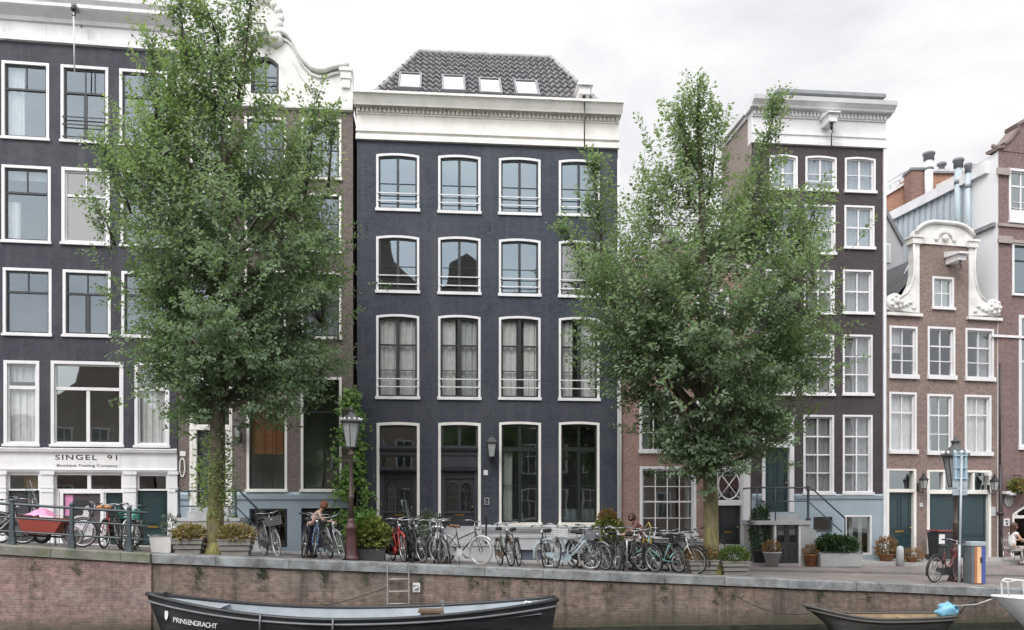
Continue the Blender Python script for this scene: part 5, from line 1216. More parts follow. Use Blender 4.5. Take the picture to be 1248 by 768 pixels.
class Leaves:
    def __init__(s): s.v = []; s.f = []; s.y = []
    def leaf(s, p, ax, nr, L, W, y=0.0):
        sd = ax.cross(nr)
        if sd.length < 1e-4: sd = ax.orthogonal()
        sd.normalize(); up = sd.cross(ax)
        m_ = p + ax*L*.45; k = len(s.v)
        s.v += [tuple(p), tuple(m_ + sd*W*.5 + up*W*.16), tuple(p + ax*L - up*L*.1), tuple(m_ - sd*W*.5 + up*W*.16)]
        s.f += [(k,k+1,k+2),(k,k+2,k+3)]; s.y += [y,y]
    def build(s, name, mat, parent):
        me = bpy.data.meshes.new(name); me.from_pydata(s.v, [], s.f); me.materials.append(mat)
        at = me.attributes.new('young', 'FLOAT', 'FACE'); at.data.foreach_set('value', s.y)
        o = bpy.data.objects.new(name, me); COL.objects.link(o); o.parent = parent; return o
def rv(rg): return Vector((rg.gauss(0,1), rg.gauss(0,1), rg.gauss(0,1)))
def plume(b, lv, base, cx0, cy0, cx1, cy1, w0, n, seed):
    rg = random.Random(seed)
    a = P(cx0, cy0, base.y-.1) - base; e = P(cx1, cy1, base.y-.3) - base
    b.tube([a, a.lerp(e,.5)+Vector((.05,0,0)), e], [.045,.025,.006], 6)
    for i in range(n):
        f = rg.random()**.8; c = a.lerp(e, f); L = rg.uniform(.3,.6); d = (e-a).normalized()*.8 + rv(rg)*.5; d.normalize()
        off = rv(rg)*w0*(1.05-f)*.5; s0 = c+off; q = s0 + d*L
        b.tube([c, s0, q], [.008,.006,.003], 3, cap=False)
        for k in range(int(26*L/.6)):
            g_ = (k+.5)/(26*L/.6); rd = rv(rg).normalized(); sz = .095*rg.uniform(.7,1.2)
            lv.leaf(s0.lerp(q,g_)+rd*.06, (d*.5+rd*.8+Vector((0,0,-.2))).normalized(), (Vector((0,0,1))+rv(rg)*.45).normalized(), sz, sz*.62, max(0,g_-.4)*rg.uniform(.3,.9))
def make_tree(label, base, trunk, rads, rows, seed, ntw, group, nl=26, gap=-.12, lsz=.10, plumes=()):
    rg = random.Random(seed); t = thing('elm_tree', label, 'tree', base, 0, group); Y0 = base.y
    toL = lambda q: q - base
    tp = [toL(P(x, y, Y0+d)) for x, y, d in trunk]; tp[0] = Vector((tp[0].x, tp[0].y, -.15))
    # smooth the trunk into more rings with slight irregularity
    path = []; rr_ = []
    for i in range(len(tp)-1):
        for k in range(4):
            f = k/4; path.append(tp[i].lerp(tp[i+1], f) + Vector((rg.uniform(-.012,.012), rg.uniform(-.012,.012), 0))); rr_.append(lerp(rads[i], rads[i+1], f)*rg.uniform(.95,1.06))
    path.append(tp[-1]); rr_.append(rads[-1])
    b = MB(); b.tube(path, rr_, 14); b.tube([(path[0].x,path[0].y,-.15),(path[0].x,path[0].y,.12),(path[0].x,path[0].y,.3)], [rads[0]*1.5, rads[0]*1.25, rads[0]*1.0], 14)
    tr = b.build('trunk', M['bark'], t)
    ys = [r[0] for r in rows]; y0, y1 = ys[0], ys[-1]
    XL = [(r[0], r[1]) for r in rows]; XR = [(r[0], r[2]) for r in rows]
    wmax = max(r[2]-r[1] for r in rows)
    def sample(shrink):
        for _ in range(400):
            py = rg.uniform(y0, y1); l, r_ = interp(XL, py), interp(XR, py)
            if rg.random() > (r_-l)/wmax: continue
            px = rg.uniform(l, r_); xc = (l+r_)/2; hw = max(4, (r_-l)/2); tt = (px-xc)/hw
            hd = hw*.85*Y0/F_PX
            dy = rg.uniform(-1, 1)*hd*math.sqrt(max(0.02, 1-tt*tt))
            rad = math.sqrt(tt*tt + (dy/hd)**2)
            if rg.random() > .2 + .8*rad or rg.random() > .45 + .75*(py-y0)/(y1-y0): continue
            q = P(xc+(px-xc)*shrink, py, Y0+dy*shrink)
            if noise.noise(q*.62 + Vector((seed*3.1,0,0))) + .35*noise.noise(q*1.9) < gap - .25*max(0, (py-y0)/(y1-y0)-.45): continue
            return q-base, rad, tt, (py-y0)/(y1-y0)
        return q-base, rad, tt, (py-y0)/(y1-y0)
    # sprays of twigs gathered in clumps, so that the crown has lumps, hollows and a ragged outline
    pts = []
    while len(pts) < ntw:
        c, rad, tt, fy = sample(.90); rc = rg.uniform(.28, .58)
        for _ in range(rg.randint(9, 17)):
            pts.append((c + Vector((rg.gauss(0,1)*rc, rg.gauss(0,1)*rc, rg.gauss(0,1)*rc*.8)), rad, tt, fy))
    # limbs
    b = MB(); nodes = []
    def axis(z):
        for a, c in zip(path, path[1:]):
            if a.z <= z <= c.z: return a.lerp(c, (z-a.z)/max(1e-6, c.z-a.z))
        return path[-1] if z > path[-1].z else path[0]
    zlow = toL(P(0, y1, Y0)).z
    lim = [p for p in pts if .35 < p[1] < .95]; rg.shuffle(lim); lim = lim[:34]
    for q, rad, tt, fy in lim:
        h = math.hypot(q.x, q.y); za = max(zlow+.25, q.z - h*rg.uniform(.7,1.3) - .3); za = min(za, path[-1].z-.2)
        A = axis(za); mid = A.lerp(q, .5) + Vector((0,0,-.12*h)) + rv(rg)*.12
        cv = [((1-s_)**2*A + 2*s_*(1-s_)*mid + s_*s_*q) for s_ in [k/6 for k in range(7)]]
        r0 = min(.075, .02 + .016*(q-A).length)
        b.tube(cv, [lerp(r0, .012, k/6) for k in range(7)], 6); nodes += cv[1:]
    nodes += [p for p in path if p.z > zlow]
    lv = Leaves()
    for q, rad, tt, fy in pts:
        A = axis(q.z - .8); out = Vector((q.x-A.x, q.y-A.y, 0)); ol = out.length
        out = out.normalized() if ol > .05 else rv(rg).normalized()
        upk = lerp(1.5, .10, min(1, fy*1.2)) + (.3 if rad < .4 else 0)
        d = (out*lerp(.55, 1.0, fy) + Vector((0,0,upk)) + rv(rg)*.28).normalized()
        L = rg.uniform(.45, .85) if rg.random() > .12 or fy > .6 else rg.uniform(.9, 1.3); s0 = q - d*L*.55
        nn = min(nodes, key=lambda w_: (w_-s0).length_squared)
        md = nn.lerp(s0, .5) + Vector((0,0,-.05))
        droop = Vector((0,0,-.10*L*fy)); e = q + d*L*.45 + droop
        b.tube([nn, md, s0, q, e], [.007,.006,.005,.004,.002], 3, cap=False)
        n = int(nl*L/.65*rg.uniform(.75,1.2)); tip = rad > .5 and fy < .8
        sidev = d.cross(Vector((0,0,1)));
        if sidev.length < .05: sidev = rv(rg)
        sidev.normalize()
        for i in range(n):
            f = (i+.5)/n; c = s0.lerp(q, f*2) if f < .5 else q.lerp(e, f*2-1)
            sg = 1 if i % 2 else -1
            an = rg.uniform(0, 2*PI); rd = (sidev*math.cos(an)*1.0 + d.cross(sidev)*math.sin(an)*.8)
            ax = (d*.55 + rd*rg.uniform(.6,1.1) + Vector((0,0,-.22))).normalized()
            nr = (Vector((0,0,.75)) + out*.75 + rv(rg)*.5).normalized()
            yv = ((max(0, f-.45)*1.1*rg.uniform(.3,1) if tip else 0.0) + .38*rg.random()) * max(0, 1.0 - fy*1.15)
            sz = lsz*rg.uniform(.7,1.25)*(1.05 - .25*f)
            lv.leaf(c + rd*rg.uniform(.0,.10), ax, nr, sz, sz*.62, min(.7, yv))
    for pl in plumes: plume(b, lv, base, *pl)
    b.build('branches', M['twig'], t)
    lv.build('crown', M['leaf'], t)
    return t
bq = spot(262, .95)
T1 = make_tree('leafy elm with moss green trunk and trunk shoots between two straw filled planters', bq,
    [(262,676,0),(262.5,640,0),(263,600,0),(264,560,0),(265,510,0),(266,470,.05),(268,420,.1),(272,340,.1),(274,250,.05),(272,160,0),(268,90,0),(266,40,0)],
    [.20,.195,.185,.18,.175,.17,.16,.13,.10,.07,.04,.02],
    [(-6,228,298),(40,206,312),(100,206,316),(128,194,350),(150,178,395),(185,160,402),(215,150,405),(260,152,408),(300,160,410),(340,168,408),(385,176,410),(420,182,404),(450,186,398),(480,200,375),(508,225,325)], 11, 2500, 'elm trees on the quay', gap=-.24, nl=24, lsz=.122, plumes=((160,260,124,178,.6,44,7),(370,250,384,118,.55,44,8),(230,120,216,-14,.6,50,9),(290,120,306,-10,.6,50,10),(400,230,402,130,.4,26,12),(190,150,186,60,.5,34,13),(140,300,118,250,.4,20,14)))
# shoots on the trunk
rg = random.Random(4); lv = Leaves()
for i in range(1300):
    py = rg.triangular(512, 640, 592); a = rg.uniform(0, 2*PI); c = P(263+rg.gauss(0,5)*(1 if py > 545 else .7), py, bq.y) - bq
    rd = Vector((math.cos(a), math.sin(a), 0)); sz = rg.uniform(.07,.12)
    lv.leaf(c + rd*rg.triangular(.16,.52,.22)*(1.0 if 560 < py < 625 else .75), (rd*.8+Vector((0,0,.3))+rv(rg)*.4).normalized(), (Vector((0,0,1))+rv(rg)*.5).normalized(), sz, sz*.6, rg.uniform(.1,.7))
lv.build('trunk_shoots', M['leaf'], T1)
bq = spot(868, .95)
T2 = make_tree('leafy elm with open spreading crown in front of the pinkish brick house', bq,
    [(868,700,0),(867,660,0),(866,610,0),(865,570,0),(864,520,0),(862,470,.05),(860,410,.1),(858,340,.1),(856,270,.05),(853,200,0),(851,150,0),(850,110,0)],
    [.20,.19,.18,.175,.17,.16,.15,.12,.09,.06,.035,.02],
    [(110,842,858),(130,830,874),(150,820,890),(175,818,890),(205,808,908),(232,795,945),(262,764,975),(290,718,996),(320,696,1004),(350,692,1010),(395,698,1018),(430,708,1018),(460,730,1006),(485,760,988),(510,790,955),(532,812,920),(555,830,900),(580,846,888)], 23, 2500, 'elm trees on the quay', gap=-.16, nl=24, lsz=.122, plumes=((735,330,722,196,.75,75,1),(905,300,946,122,.75,100,2),(960,320,1003,232,.6,46,3),(712,330,690,282,.5,32,4),(840,250,830,134,.5,40,5),(862,250,874,136,.5,40,6),(850,150,850,104,.3,20,15)))
def foliage(parent, c, r, n, sz, mat, seed, name='foliage', flat=.5, upz=.4, wid=.6, hollow=.3):
    rg = random.Random(seed); lv = Leaves()
    for i in range(n):
        d = rv(rg).normalized(); k = rg.uniform(hollow, 1)**.5 * (1+.22*noise.noise(d*2.3+Vector((seed,0,0))))
        p = Vector((c[0]+d.x*r[0]*k, c[1]+d.y*r[1]*k, c[2]+d.z*r[2]*k))
        s_ = sz*rg.uniform(.7,1.3); lv.leaf(p, (d+Vector((0,0,upz))+rv(rg)*.5).normalized(), (Vector((0,0,1))*flat+d*.4+rv(rg)*.5).normalized(), s_, s_*wid)
    return lv.build(name, mat, parent)
# climbing plant up the pier between brown house and blue black house
q = spot_f(428, .12); q.x = P(428,600,q.y).x
t = thing('climbing_plant', 'lush green climber covering the wall corner behind a street lamp', 'climber', q)
rg = random.Random(9); lv = Leaves(); b = MB()
for i in range(3600):
    py = rg.uniform(472, 668); w_ = interp([(472,8),(490,14),(520,17),(560,20),(620,26),(668,34)], py); xc = interp([(472,428),(500,426),(560,428),(620,432),(668,436)], py)
    px = xc + w_*max(-1.5, min(1.5, rg.gauss(0,.45)))
    if noise.noise(Vector((px*.07, py*.05, 3))) < -.15: continue
    Y = Yf((px-CX)/F_PX*26.4) - rg.triangular(.05,.5,.12)
    c = P(px, py, Y) - q; sz = rg.uniform(.09,.16); lv.leaf(c, Vector((rg.gauss(0,.7), -.4, -.5+rg.gauss(0,.4))).normalized(), Vector((rg.gauss(0,.35), -.7, .6)).normalized(), sz, sz*.75)
lv.build('foliage', M['leaf_ivy'], t)
for x in (424, 429, 434): b.tube([P(x, 672, Yf(-5)-.1)-q, P(x+1, 600, Yf(-5)-.08)-q, P(x-1, 500, Yf(-5)-.08)-q], [.03,.02,.01], 6)
b.build('stem', M['twig'], t)
def potted(name, label, px, dq, pot, fol, spec, front=None, cat='plant', grp=None, potmat=None):
    """pot: (kind, w, d, h); fol: (rx, ry, rz, zc, n, leaf size, material key)"""
    q = spot(px, dq) if front is None else spot_f(px, front)
    if front is not None and front < PAVE: q.z += .075
    t = thing(name, label, cat, q, math.atan(.084), grp); b = MB(); k, w_, d_, h = pot; mt = potmat
    if k == 'box':
        b.tbox(-w_/2,w_/2,-d_/2,d_/2,0,h,.04); b.ring([(0,0)]*0 or [(-w_/2-.02,h),(w_/2+.02,h),(w_/2+.02,h+.03),(-w_/2-.02,h+.03)],[(-w_/2,h)]*0 or [(-w_/2+.001,h+.001),(w_/2-.001,h+.001),(w_/2-.001,h+.029),(-w_/2+.001,h+.029)],-d_/2-.02,-d_/2+.05)
    elif k == 'slat':
        for i in range(3): z0 = h*i/3; s_ = .06*(2-i)/2; b.box(-w_/2+s_,w_/2-s_,-d_/2+s_,d_/2-s_,z0+.006*i,z0+h/3-.008)
        b.box(-w_/2-.015,w_/2+.015,-d_/2-.015,d_/2+.015,h,h+.035)
    elif k == 'pot': b.lathe([(w_*.34,0),(w_*.5,h*.92),(w_*.54,h*.92),(w_*.54,h),(w_*.44,h)], 16)
    b.build('container', mt or M['planter_wood'], t)
    b = MB(); b.lathe([(.001,h+.0405),(min(w_,d_)*.42,h+.0402)], 12, sx=max(1,w_/d_*.95)); b.build('soil', pm('potting_soil', (.05,.035,.025), .9, .2), t)
    for i, f in enumerate(fol):
        rx, ry, rz, zc, n, sz, mk, ox = f; foliage(t, (ox,0,h+zc), (rx,ry,rz), n, sz, M[mk], int(px*7+i), **spec)
    return t
M['planter_wood'] = pm('weathered_planter_wood', (.20,.19,.175), .8, .18, 3, .3, 20, stretch=(.6,.6,6)); M['planter_white'] = pm('white_planter', (.72,.71,.69), .55, .05, 2, dirt=(.45,.42,.38), damt=.4)
M['planter_stone'] = pm('pale_concrete', (.42,.43,.43), .8, .1, 2, .2, 30, dirt=(.25,.25,.23), damt=.4); M['terracotta'] = pm('terracotta', (.35,.15,.08), .8, .15, 4); M['pot_dark'] = pm('dark_glazed_pot', (.05,.05,.055), .4, .2)
dry = dict(upz=.2, wid=.3, flat=.2)
potted('planter', 'weathered wooden planter of straw coloured plants left of the mossy trunk', 231, .85, ('slat',.70,.5,.33), [(.36,.28,.22,.12,900,.13,'leaf_dry',0),(.2,.2,.14,.2,200,.1,'leaf_yellow',.15)], dry, cat='planter')
potted('planter', 'weathered wooden planter of straw coloured plants right of the mossy trunk', 288, .85, ('slat',.76,.5,.36), [(.43,.28,.23,.12,1000,.13,'leaf_dry',0),(.2,.2,.14,.2,200,.1,'leaf_yellow',-.2)], dry, cat='planter')
potted('planter', 'white box planter with grey green sprigs beside the dark green shop door', 199, .9, ('box',.52,.45,.40), [(.18,.16,.26,.25,160,.09,'leaf_sage',.14)], dict(upz=.8, wid=.35), cat='planter', potmat=M['planter_white'])
potted('planter', 'wooden planter of dry reddish heather in front of the right elm', 855, .85, ('slat',.74,.5,.33), [(.42,.3,.25,.12,900,.09,'leaf_rust',-.05),(.25,.2,.2,.15,260,.08,'leaf_box',.2)], dry, cat='planter')
potted('planter', 'wooden planter of clipped yellow green shrub right of the right elm', 894, .85, ('slat',.70,.5,.33), [(.42,.30,.25,.16,1600,.06,'leaf_box',0)], dict(upz=.3), cat='planter')
potted('planter', 'long pale concrete planter with dark green hedge under the brown house windows', 1021, None, ('box',1.35,.55,.42), [(.68,.3,.3,.2,2200,.09,'leaf_dark',0),(.4,.25,.26,.3,700,.09,'leaf_dark',-.25)], dict(upz=.3), front=1.35, cat='planter', potmat=M['planter_stone'])
potted('potted_shrub', 'tall dark green shrub in a dark pot beside the white oval fanlight doorway', 926, None, ('pot',.5,.5,.4), [(.33,.32,.75,.65,2000,.08,'leaf_dark',0),(.26,.26,.4,1.15,500,.08,'leaf_dark',.05)], dict(upz=.5, wid=.4), front=.8, potmat=M['pot_dark'])
potted('flower_pot', 'pale pot of rusty flowers left of the small basement door', 941, None, ('pot',.52,.5,.45), [(.26,.26,.22,.12,420,.09,'leaf_rust',0)], dry, front=1.5, potmat=M['planter_stone'])
potted('flower_pot', 'terracotta pot with dry plant at the left end of the concrete planter', 988, None, ('pot',.4,.4,.36), [(.2,.2,.18,.1,300,.09,'leaf_rust',0)], dry, front=1.3, potmat=M['terracotta'])
potted('flower_pot', 'terracotta pot of straggling rusty plants against the bell gable house corner', 1080, None, ('pot',.5,.5,.22), [(.32,.28,.35,.2,600,.11,'leaf_rust',0),(.25,.2,.2,.1,150,.1,'leaf_box',.2)], dry, front=.5, potmat=M['terracotta'])
potted('flower_pot', 'low pot of dry rusty plants right of the small grey bollard', 1111, None, ('pot',.4,.4,.15), [(.4,.25,.2,.06,360,.1,'leaf_rust',0)], dry, front=.9, potmat=M['terracotta'])
potted('potted_shrub', 'yellow green shrub in a grey tub beside the lamp foot before the climber', 452, 1.0+.2, ('box',.75,.6,.32), [(.46,.36,.42,.3,1500,.12,'leaf_yellow',0),(.3,.25,.3,.55,400,.12,'leaf_ivy',-.1)], dict(upz=.3), potmat=M['pot_dark'])
potted('potted_shrub', 'pale yellow green shrub in a pot at the white downpipe between two houses', 742, None, ('pot',.5,.5,.45), [(.46,.4,.50,.5,1700,.12,'leaf_yellow',0),(.25,.22,.2,1.0,260,.1,'leaf_rust',-.05)], dict(upz=.4), front=1.7, potmat=M['pot_dark'])
potted('potted_shrub', 'grey green shrub between the two front doors of the blue black house', 521, None, ('pot',.45,.45,.4), [(.4,.3,.55,.5,900,.09,'leaf_sage',0),(.3,.25,.4,.45,400,.09,'leaf_box',0)], dict(upz=.5, wid=.4), front=.7, potmat=M['pot_dark'])
# hanging flower basket at the right edge
t = thing('flower_basket', 'yellow green flower basket hanging on the purple brown brick wall', 'flower basket', G.loc(1243, 596, -.3), G.ang)
b = MB(); b.lathe([(.001,-.2),(.16,-.14),(.24,0),(.22,0)], 12); b.tube([(0,0,.45),(0,.28,.45)], .015, 5)
for a in (0,2.1,4.2): b.tube([(.22*math.cos(a),.22*math.sin(a),0),(0,0,.45)], .006, 4)
b.build('basket', M['iron'], t); foliage(t, (0,0,.08), (.38,.3,.25), 600, .1, M['leaf_yellow'], 71); foliage(t, (-.05,-.1,.1), (.3,.25,.2), 140, .08, M['leaf_rust'], 72, name='flowers')
# opposite bank, mirrored in the window panes
for X, Y, sc_, rz, lab in ((-9.5,-6,1.0,.6,'large elm on the near bank behind the viewpoint, mirrored in the gable house panes'),(-26,-6.5,1.0,1.4,'large elm on the near bank behind the viewpoint, mirrored in the shop house panes'),(3.5,-6.5,1.05,2.4,'large elm on the near bank behind the viewpoint, mirrored in the blue black house panes')):
    c = copy_tree(T1 if X < 0 else T2); c.location = (X,Y,1.3); c.rotation_euler = (0,0,rz); c.scale = (sc_,)*3; c['label'] = lab
M['far_brick'] = brick('far_bank_brick', (.36,.27,.23), (.30,.23,.20), (.36,.32,.29), bump=.2)
M['far_pale'] = pm('far_bank_render', (.6,.57,.53), .8, .1); M['far_pane'] = pm('far_bank_pane', (.05,.06,.07), .1, .1)
rg = random.Random(31)
for i, (x0, w_, h, kind, mk) in enumerate(((-44,13,7,0,'far_pale'),(-30,8,8,0,'far_pale'),(-21.8,7,9,1,'far_brick'),(-14.6,7.5,14.5,0,'far_pale'),(-6.9,6.6,19,1,'far_brick'),(-.1,7,17.5,1,'E_side'),(7.1,7.4,18.5,0,'A_wall'),(14.7,6.6,17,1,'far_brick'),(21.5,8,18,0,'D_wall'),(29.7,8,17,1,'far_brick'))):
    t = thing('canal_house', ['long','low','small','gabled','pale','brown','dark','narrow','pink','wide'][i] + ' canal house on the near bank behind the viewpoint, only mirrored in the panes', 'house', (x0+w_, -13, 1.3), PI)
    b = MB(); b.box(0,w_,0,9,0,h)
    if kind: b.prism([(0,h),(w_,h),(w_*.72,h+1.6),(w_*.68,h+3.2),(w_*.5,h+4),(w_*.32,h+3.2),(w_*.28,h+1.6)], -.0, .4)
    b.build('wall', M[mk], t); b = MB(); p = MB()
    for r_ in range(5 if h > 10 else 2):
        for k in range(3):
            cx_ = w_*(k+.5)/3; z = .9+r_*(h/5.2 if h > 10 else h/2.2); hh = h/5.2*.66 if h > 10 else h/2.2*.6
            b.ring([(cx_-.65,z),(cx_+.65,z),(cx_+.65,z+hh),(cx_-.65,z+hh)], [(cx_-.53,z+.1),(cx_+.53,z+.1),(cx_+.53,z+hh-.1),(cx_-.53,z+hh-.1)], -.04, .05); b.box(cx_-.03,cx_+.03,-.035,.0,z+.1,z+hh-.1); b.box(cx_-.53,cx_+.53,-.034,.0,z+hh*.6-.03,z+hh*.6+.03); p.box(cx_-.54,cx_+.54,-.01,.02,z+.05,z+hh-.05)
    if not kind: b.extr([(0,h-.8),(-.1,h-.7),(-.4,h-.1),(-.45,h+.1),(0,h+.12)], -.05, w_+.05)
    b.build('window', M['white'], t); p.build('pane', M['far_pane'], t)

# weeds rooted in the joints of the quay wall (nobody could count them)
rg = random.Random(77); lv = Leaves()
for px, n in ((247,26),(322,30),(397,26),(446,10),(512,8),(575,12),(612,14),(640,10),(745,12),(815,16),(884,22),(905,8),(1015,16),(1080,10),(110,14),(60,12),(1190,14)):
    for i in range(n):
        X = P(px+rg.gauss(0,3), 700, 20.4).x; z = zq(X) - .24 - abs(rg.gauss(0,.22)); c = Vector((X, Yq(X)-.01-(.06 if X < XW else 0), z))
        for k in range(rg.randint(3,7)):
            sz = rg.uniform(.025,.06); lv.leaf(c + Vector((rg.gauss(0,.03),-.01,rg.gauss(0,.03))), Vector((rg.gauss(0,.6),-.6,rg.gauss(.1,.6))).normalized(), Vector((rg.gauss(0,.4),-.6,.6)).normalized(), sz, sz*.5)
tag(lv.build('wall_weeds', M['leaf_dark'], None), 'small dark weeds rooted in the joints of the quay wall', 'weeds', kind='stuff')
# ================================================================= bicycles
M['tyre'] = pm('tyre_rubber', (.025,.025,.026), .8, .15, 8); M['rim'] = pm('alloy_rim', (.58,.58,.58), .3, .08, 6, metal=.7); M['spoke'] = pm('spokes', (.5,.5,.5), .35, .05, 6, metal=.6)
M['chrome'] = pm('dull_chrome', (.42,.42,.43), .38, .08, 8, metal=.85); M['saddle'] = pm('saddle_black', (.03,.028,.027), .6, .2, 9); M['saddle_brown'] = pm('saddle_brown', (.16,.08,.04), .6, .2, 9)
M['cream_tyre'] = pm('cream_tyre', (.27,.26,.24), .8, .12, 8)
def paint(n, c): M['p_'+n] = pm(n+'_bicycle_paint', c, .35, .12, 7, dirt=(.14,.11,.09), damt=.3, dscale=6, coat=.2); return M['p_'+n]
for n, c in dict(black=(.022,.023,.025), grey=(.20,.21,.23), silver=(.38,.39,.41), red=(.42,.045,.04), palegreen=(.36,.45,.42), teal=(.16,.34,.34), blue=(.10,.19,.36), white=(.60,.60,.60), darkgreen=(.03,.06,.045), paleblue=(.42,.53,.58), brown=(.16,.10,.07)).items(): paint(n, c)
MESH = {}
def part(name, key, builder, mat, parent):
    """one shared mesh per kind of part, each object with its own material slot"""
    if key not in MESH:
        mb_ = builder(); o = mb_.build(name, mat, parent); MESH[key] = o.data
    else:
        o = bpy.data.objects.new(name, MESH[key]); COL.objects.link(o); o.parent = parent
    o.material_slots[0].link = 'OBJECT'; o.material_slots[0].material = mat
    return o
def circ(r, n, c=(0,0,0)): return [(c[0]+r*math.cos(2*PI*k/n), c[1], c[2]+r*math.sin(2*PI*k/n)) for k in range(n)]
def wheel_tyre(r): b = MB(); b.tube(circ(r-.018, 40), .019, 7, closed=True); return b
def wheel_rim(r):
    b = MB(); b.tube(circ(r-.045, 40), .012, 6, closed=True); b.lathe([(.018,-.05),(.024,-.04),(.016,-.02),(.016,.02),(.024,.04),(.018,.05)], 8, axis='y'); return b
def wheel_spokes(r):
    b = MB()
    for k in range(24):
        a = 2*PI*k/24; s_ = 1 if k % 2 else -1; a2 = a + s_*.35
        b.tube([(.02*math.cos(a2), .035*(1 if k % 4 < 2 else -1), .02*math.sin(a2)), ((r-.05)*math.cos(a), 0, (r-.05)*math.sin(a))], .0026, 3, cap=False)
    return b
def guard(r, a0, a1): b = MB(); b.tube([((r+.03)*math.cos(a0+(a1-a0)*k/16), 0, (r+.03)*math.sin(a0+(a1-a0)*k/16)) for k in range(17)], .024, 6); return b
def bike(label, pos, ang, col='black', kind='gents', r=.345, lean=.12, guards='black', tyre='tyre', rim='rim', saddle='saddle', rack=True, crate=None, basket=None, bag=None, light='white', steer=0.0, scale=1.0, group='bicycles parked along the quay', cmat=None):
    d = Vector((math.cos(ang), math.sin(ang), 0))
    za, zc = gz2(*(pos - d*.54).xy), gz2(*(pos + d*.54).xy); p = Vector((pos.x, pos.y, (za+zc)/2 + .005))
    t = thing('bicycle', label, 'bicycle', p, 0, group); t.rotation_euler = (lean, -math.atan2(zc-za, 1.08), ang); t.scale = (scale,)*3
    fm, gm_ = M['p_'+col], M['p_'+guards]
    wb = .54 if r > .3 else .48
    # front assembly sits on a pivot at the head tube so it can be turned
    def frame():
        b = MB(); BB, ST, HT, HB_, RA = (-.06,0,.29), (-.22,0,.80), (.33,0,.90), (.365,0,.74), (-wb,0,r)
        if r < .3: HB_ = (.36,0,.62)
        b.tube([BB, ST], .017, 7); b.tube([HB_, HT], .021, 7)
        if kind == 'gents': b.tube([HB_, BB], .018, 7); b.tube([(-.21,0,.77),(.335,0,.86)], .016, 7)
        elif kind == 'low': b.tube([HB_, (.22,0,.52), (.08,0,.36), BB], .024, 8); b.tube([(.335,0,.82),(.15,0,.56),(-.02,0,.42),(-.11,0,.45)], .013, 6)
        elif kind == 'fold': b.tube([HB_, (.1,0,.42), BB], .028, 8)
        else: b.tube([HB_, BB], .018, 7); b.tube([(.34,0,.83),(-.17,0,.62)], .015, 7)
        for y in (.055,-.055): b.tube([(-.06,y*.6,.29),(-wb,y,r)], .010, 5); b.tube([(-.2,y*.3,.74),(-wb,y,r)], .009, 5)
        b.lathe([(.032,-.05),(.032,.05)], 10, BB, axis='y'); return b
    part('frame', ('frame',kind,r), frame, fm, t)
    def seatpost(): b = MB(); b.tube([(-.215,0,.78),(-.25,0,.93)], .012, 6); return b
    part('seat_post', 'seatpost', seatpost, M['chrome'], t)
    def sad():
        b = MB(); o = [(-.14,.075),(-.10,.09),(0,.07),(.08,.035),(.15,.02),(.15,-.02),(.08,-.035),(0,-.07),(-.10,-.09),(-.14,-.075)]; n = len(o)
        v = [(x*.94,y*.9,-.045) for x,y in o] + [(x,y,-.01) for x,y in o] + [(x*.85,y*.75,.025+(.012 if x<-.05 else 0)) for x,y in o]
        b.add([(x-.265,y,z+.96) for x,y,z in v], [[i,(i+1)%n,(i+1)%n+n,i+n] for i in range(n)]+[[i+n,(i+1)%n+n,(i+1)%n+2*n,i+2*n] for i in range(n)]+[list(range(2*n,3*n)), list(range(n-1,-1,-1))], 0, True); return b
    part('saddle', 'saddle', sad, M[saddle], t)
    # wheels
    def wheel(x, par):
        w_ = part('wheel', ('tyre',r), lambda: wheel_tyre(r), M[tyre], par); w_.location = (x,0,r)
        part('rim', ('rim',r), lambda: wheel_rim(r), M[rim], w_); part('spokes', ('spk',r), lambda: wheel_spokes(r), M['spoke'], w_); return w_
    wheel(-wb, t); fw_ = wheel(wb, t)
    g1 = part('rear_mudguard', ('gr',r), lambda: guard(r, .35, 3.6), gm_, t); g1.location = (-wb,0,r)
    g2 = part('front_mudguard', ('gf',r), lambda: guard(r, .75, 3.0), gm_, t); g2.location = (wb,0,r)
    def fork():
        b = MB()
        for y in (.06,-.06): b.tube([(wb,y,r),(wb-.05,y,r+.14),(.375,y*.8,r+.40 if r>.3 else .55),(.365,0,r+.43 if r>.3 else .62)], .011, 6)
        b.tube([(.365,0,.72),(.325,0,.93)], .014, 6); return b
    fk = part('fork', ('fork',r), fork, fm, t)
    def bar_():
        b = MB(); b.tube([(.33,0,.88),(.305,0,1.04)], .013, 6); b.tube([(.305,0,1.04),(.35,0,1.07)], .013, 6)
        for y in (1,-1): b.tube([(.35,0,1.07),(.365,y*.10,1.075),(.33,y*.21,1.10),(.20,y*.275,1.09),(.10,y*.29,1.08)], .0115, 6)
        return b
    hb = part('handlebar', 'hbar', bar_, M['chrome'], t)
    def grips():
        b = MB()
        for y in (1,-1): b.tube([(.21,y*.272,1.09),(.09,y*.292,1.079)], .018, 7); b.tube([(.28,y*.24,1.085),(.17,y*.30,1.06)], .006, 4)
        return b
    part('grips', 'grips', grips, M['saddle'], hb)
    if steer:
        for o in (fw_, g2, fk, hb): pass
    def crank():
        b = MB(); b.lathe([(.001,-.066),(.085,-.064),(.085,-.058),(.001,-.056)], 18, (-.06,0,.29), axis='y')
        for s_ in (1,-1): b.tube([(-.06,s_*.07,.29),(-.06+s_*.11,s_*.08,.29-s_*.12)], .011, 5); b.box(-.06+s_*.11-.045,-.06+s_*.11+.045,min(s_*.09,s_*.17),max(s_*.09,s_*.17),.29-s_*.12-.012,.29-s_*.12+.012)
        return b
    part('crank', 'crank', crank, M['iron'], t)
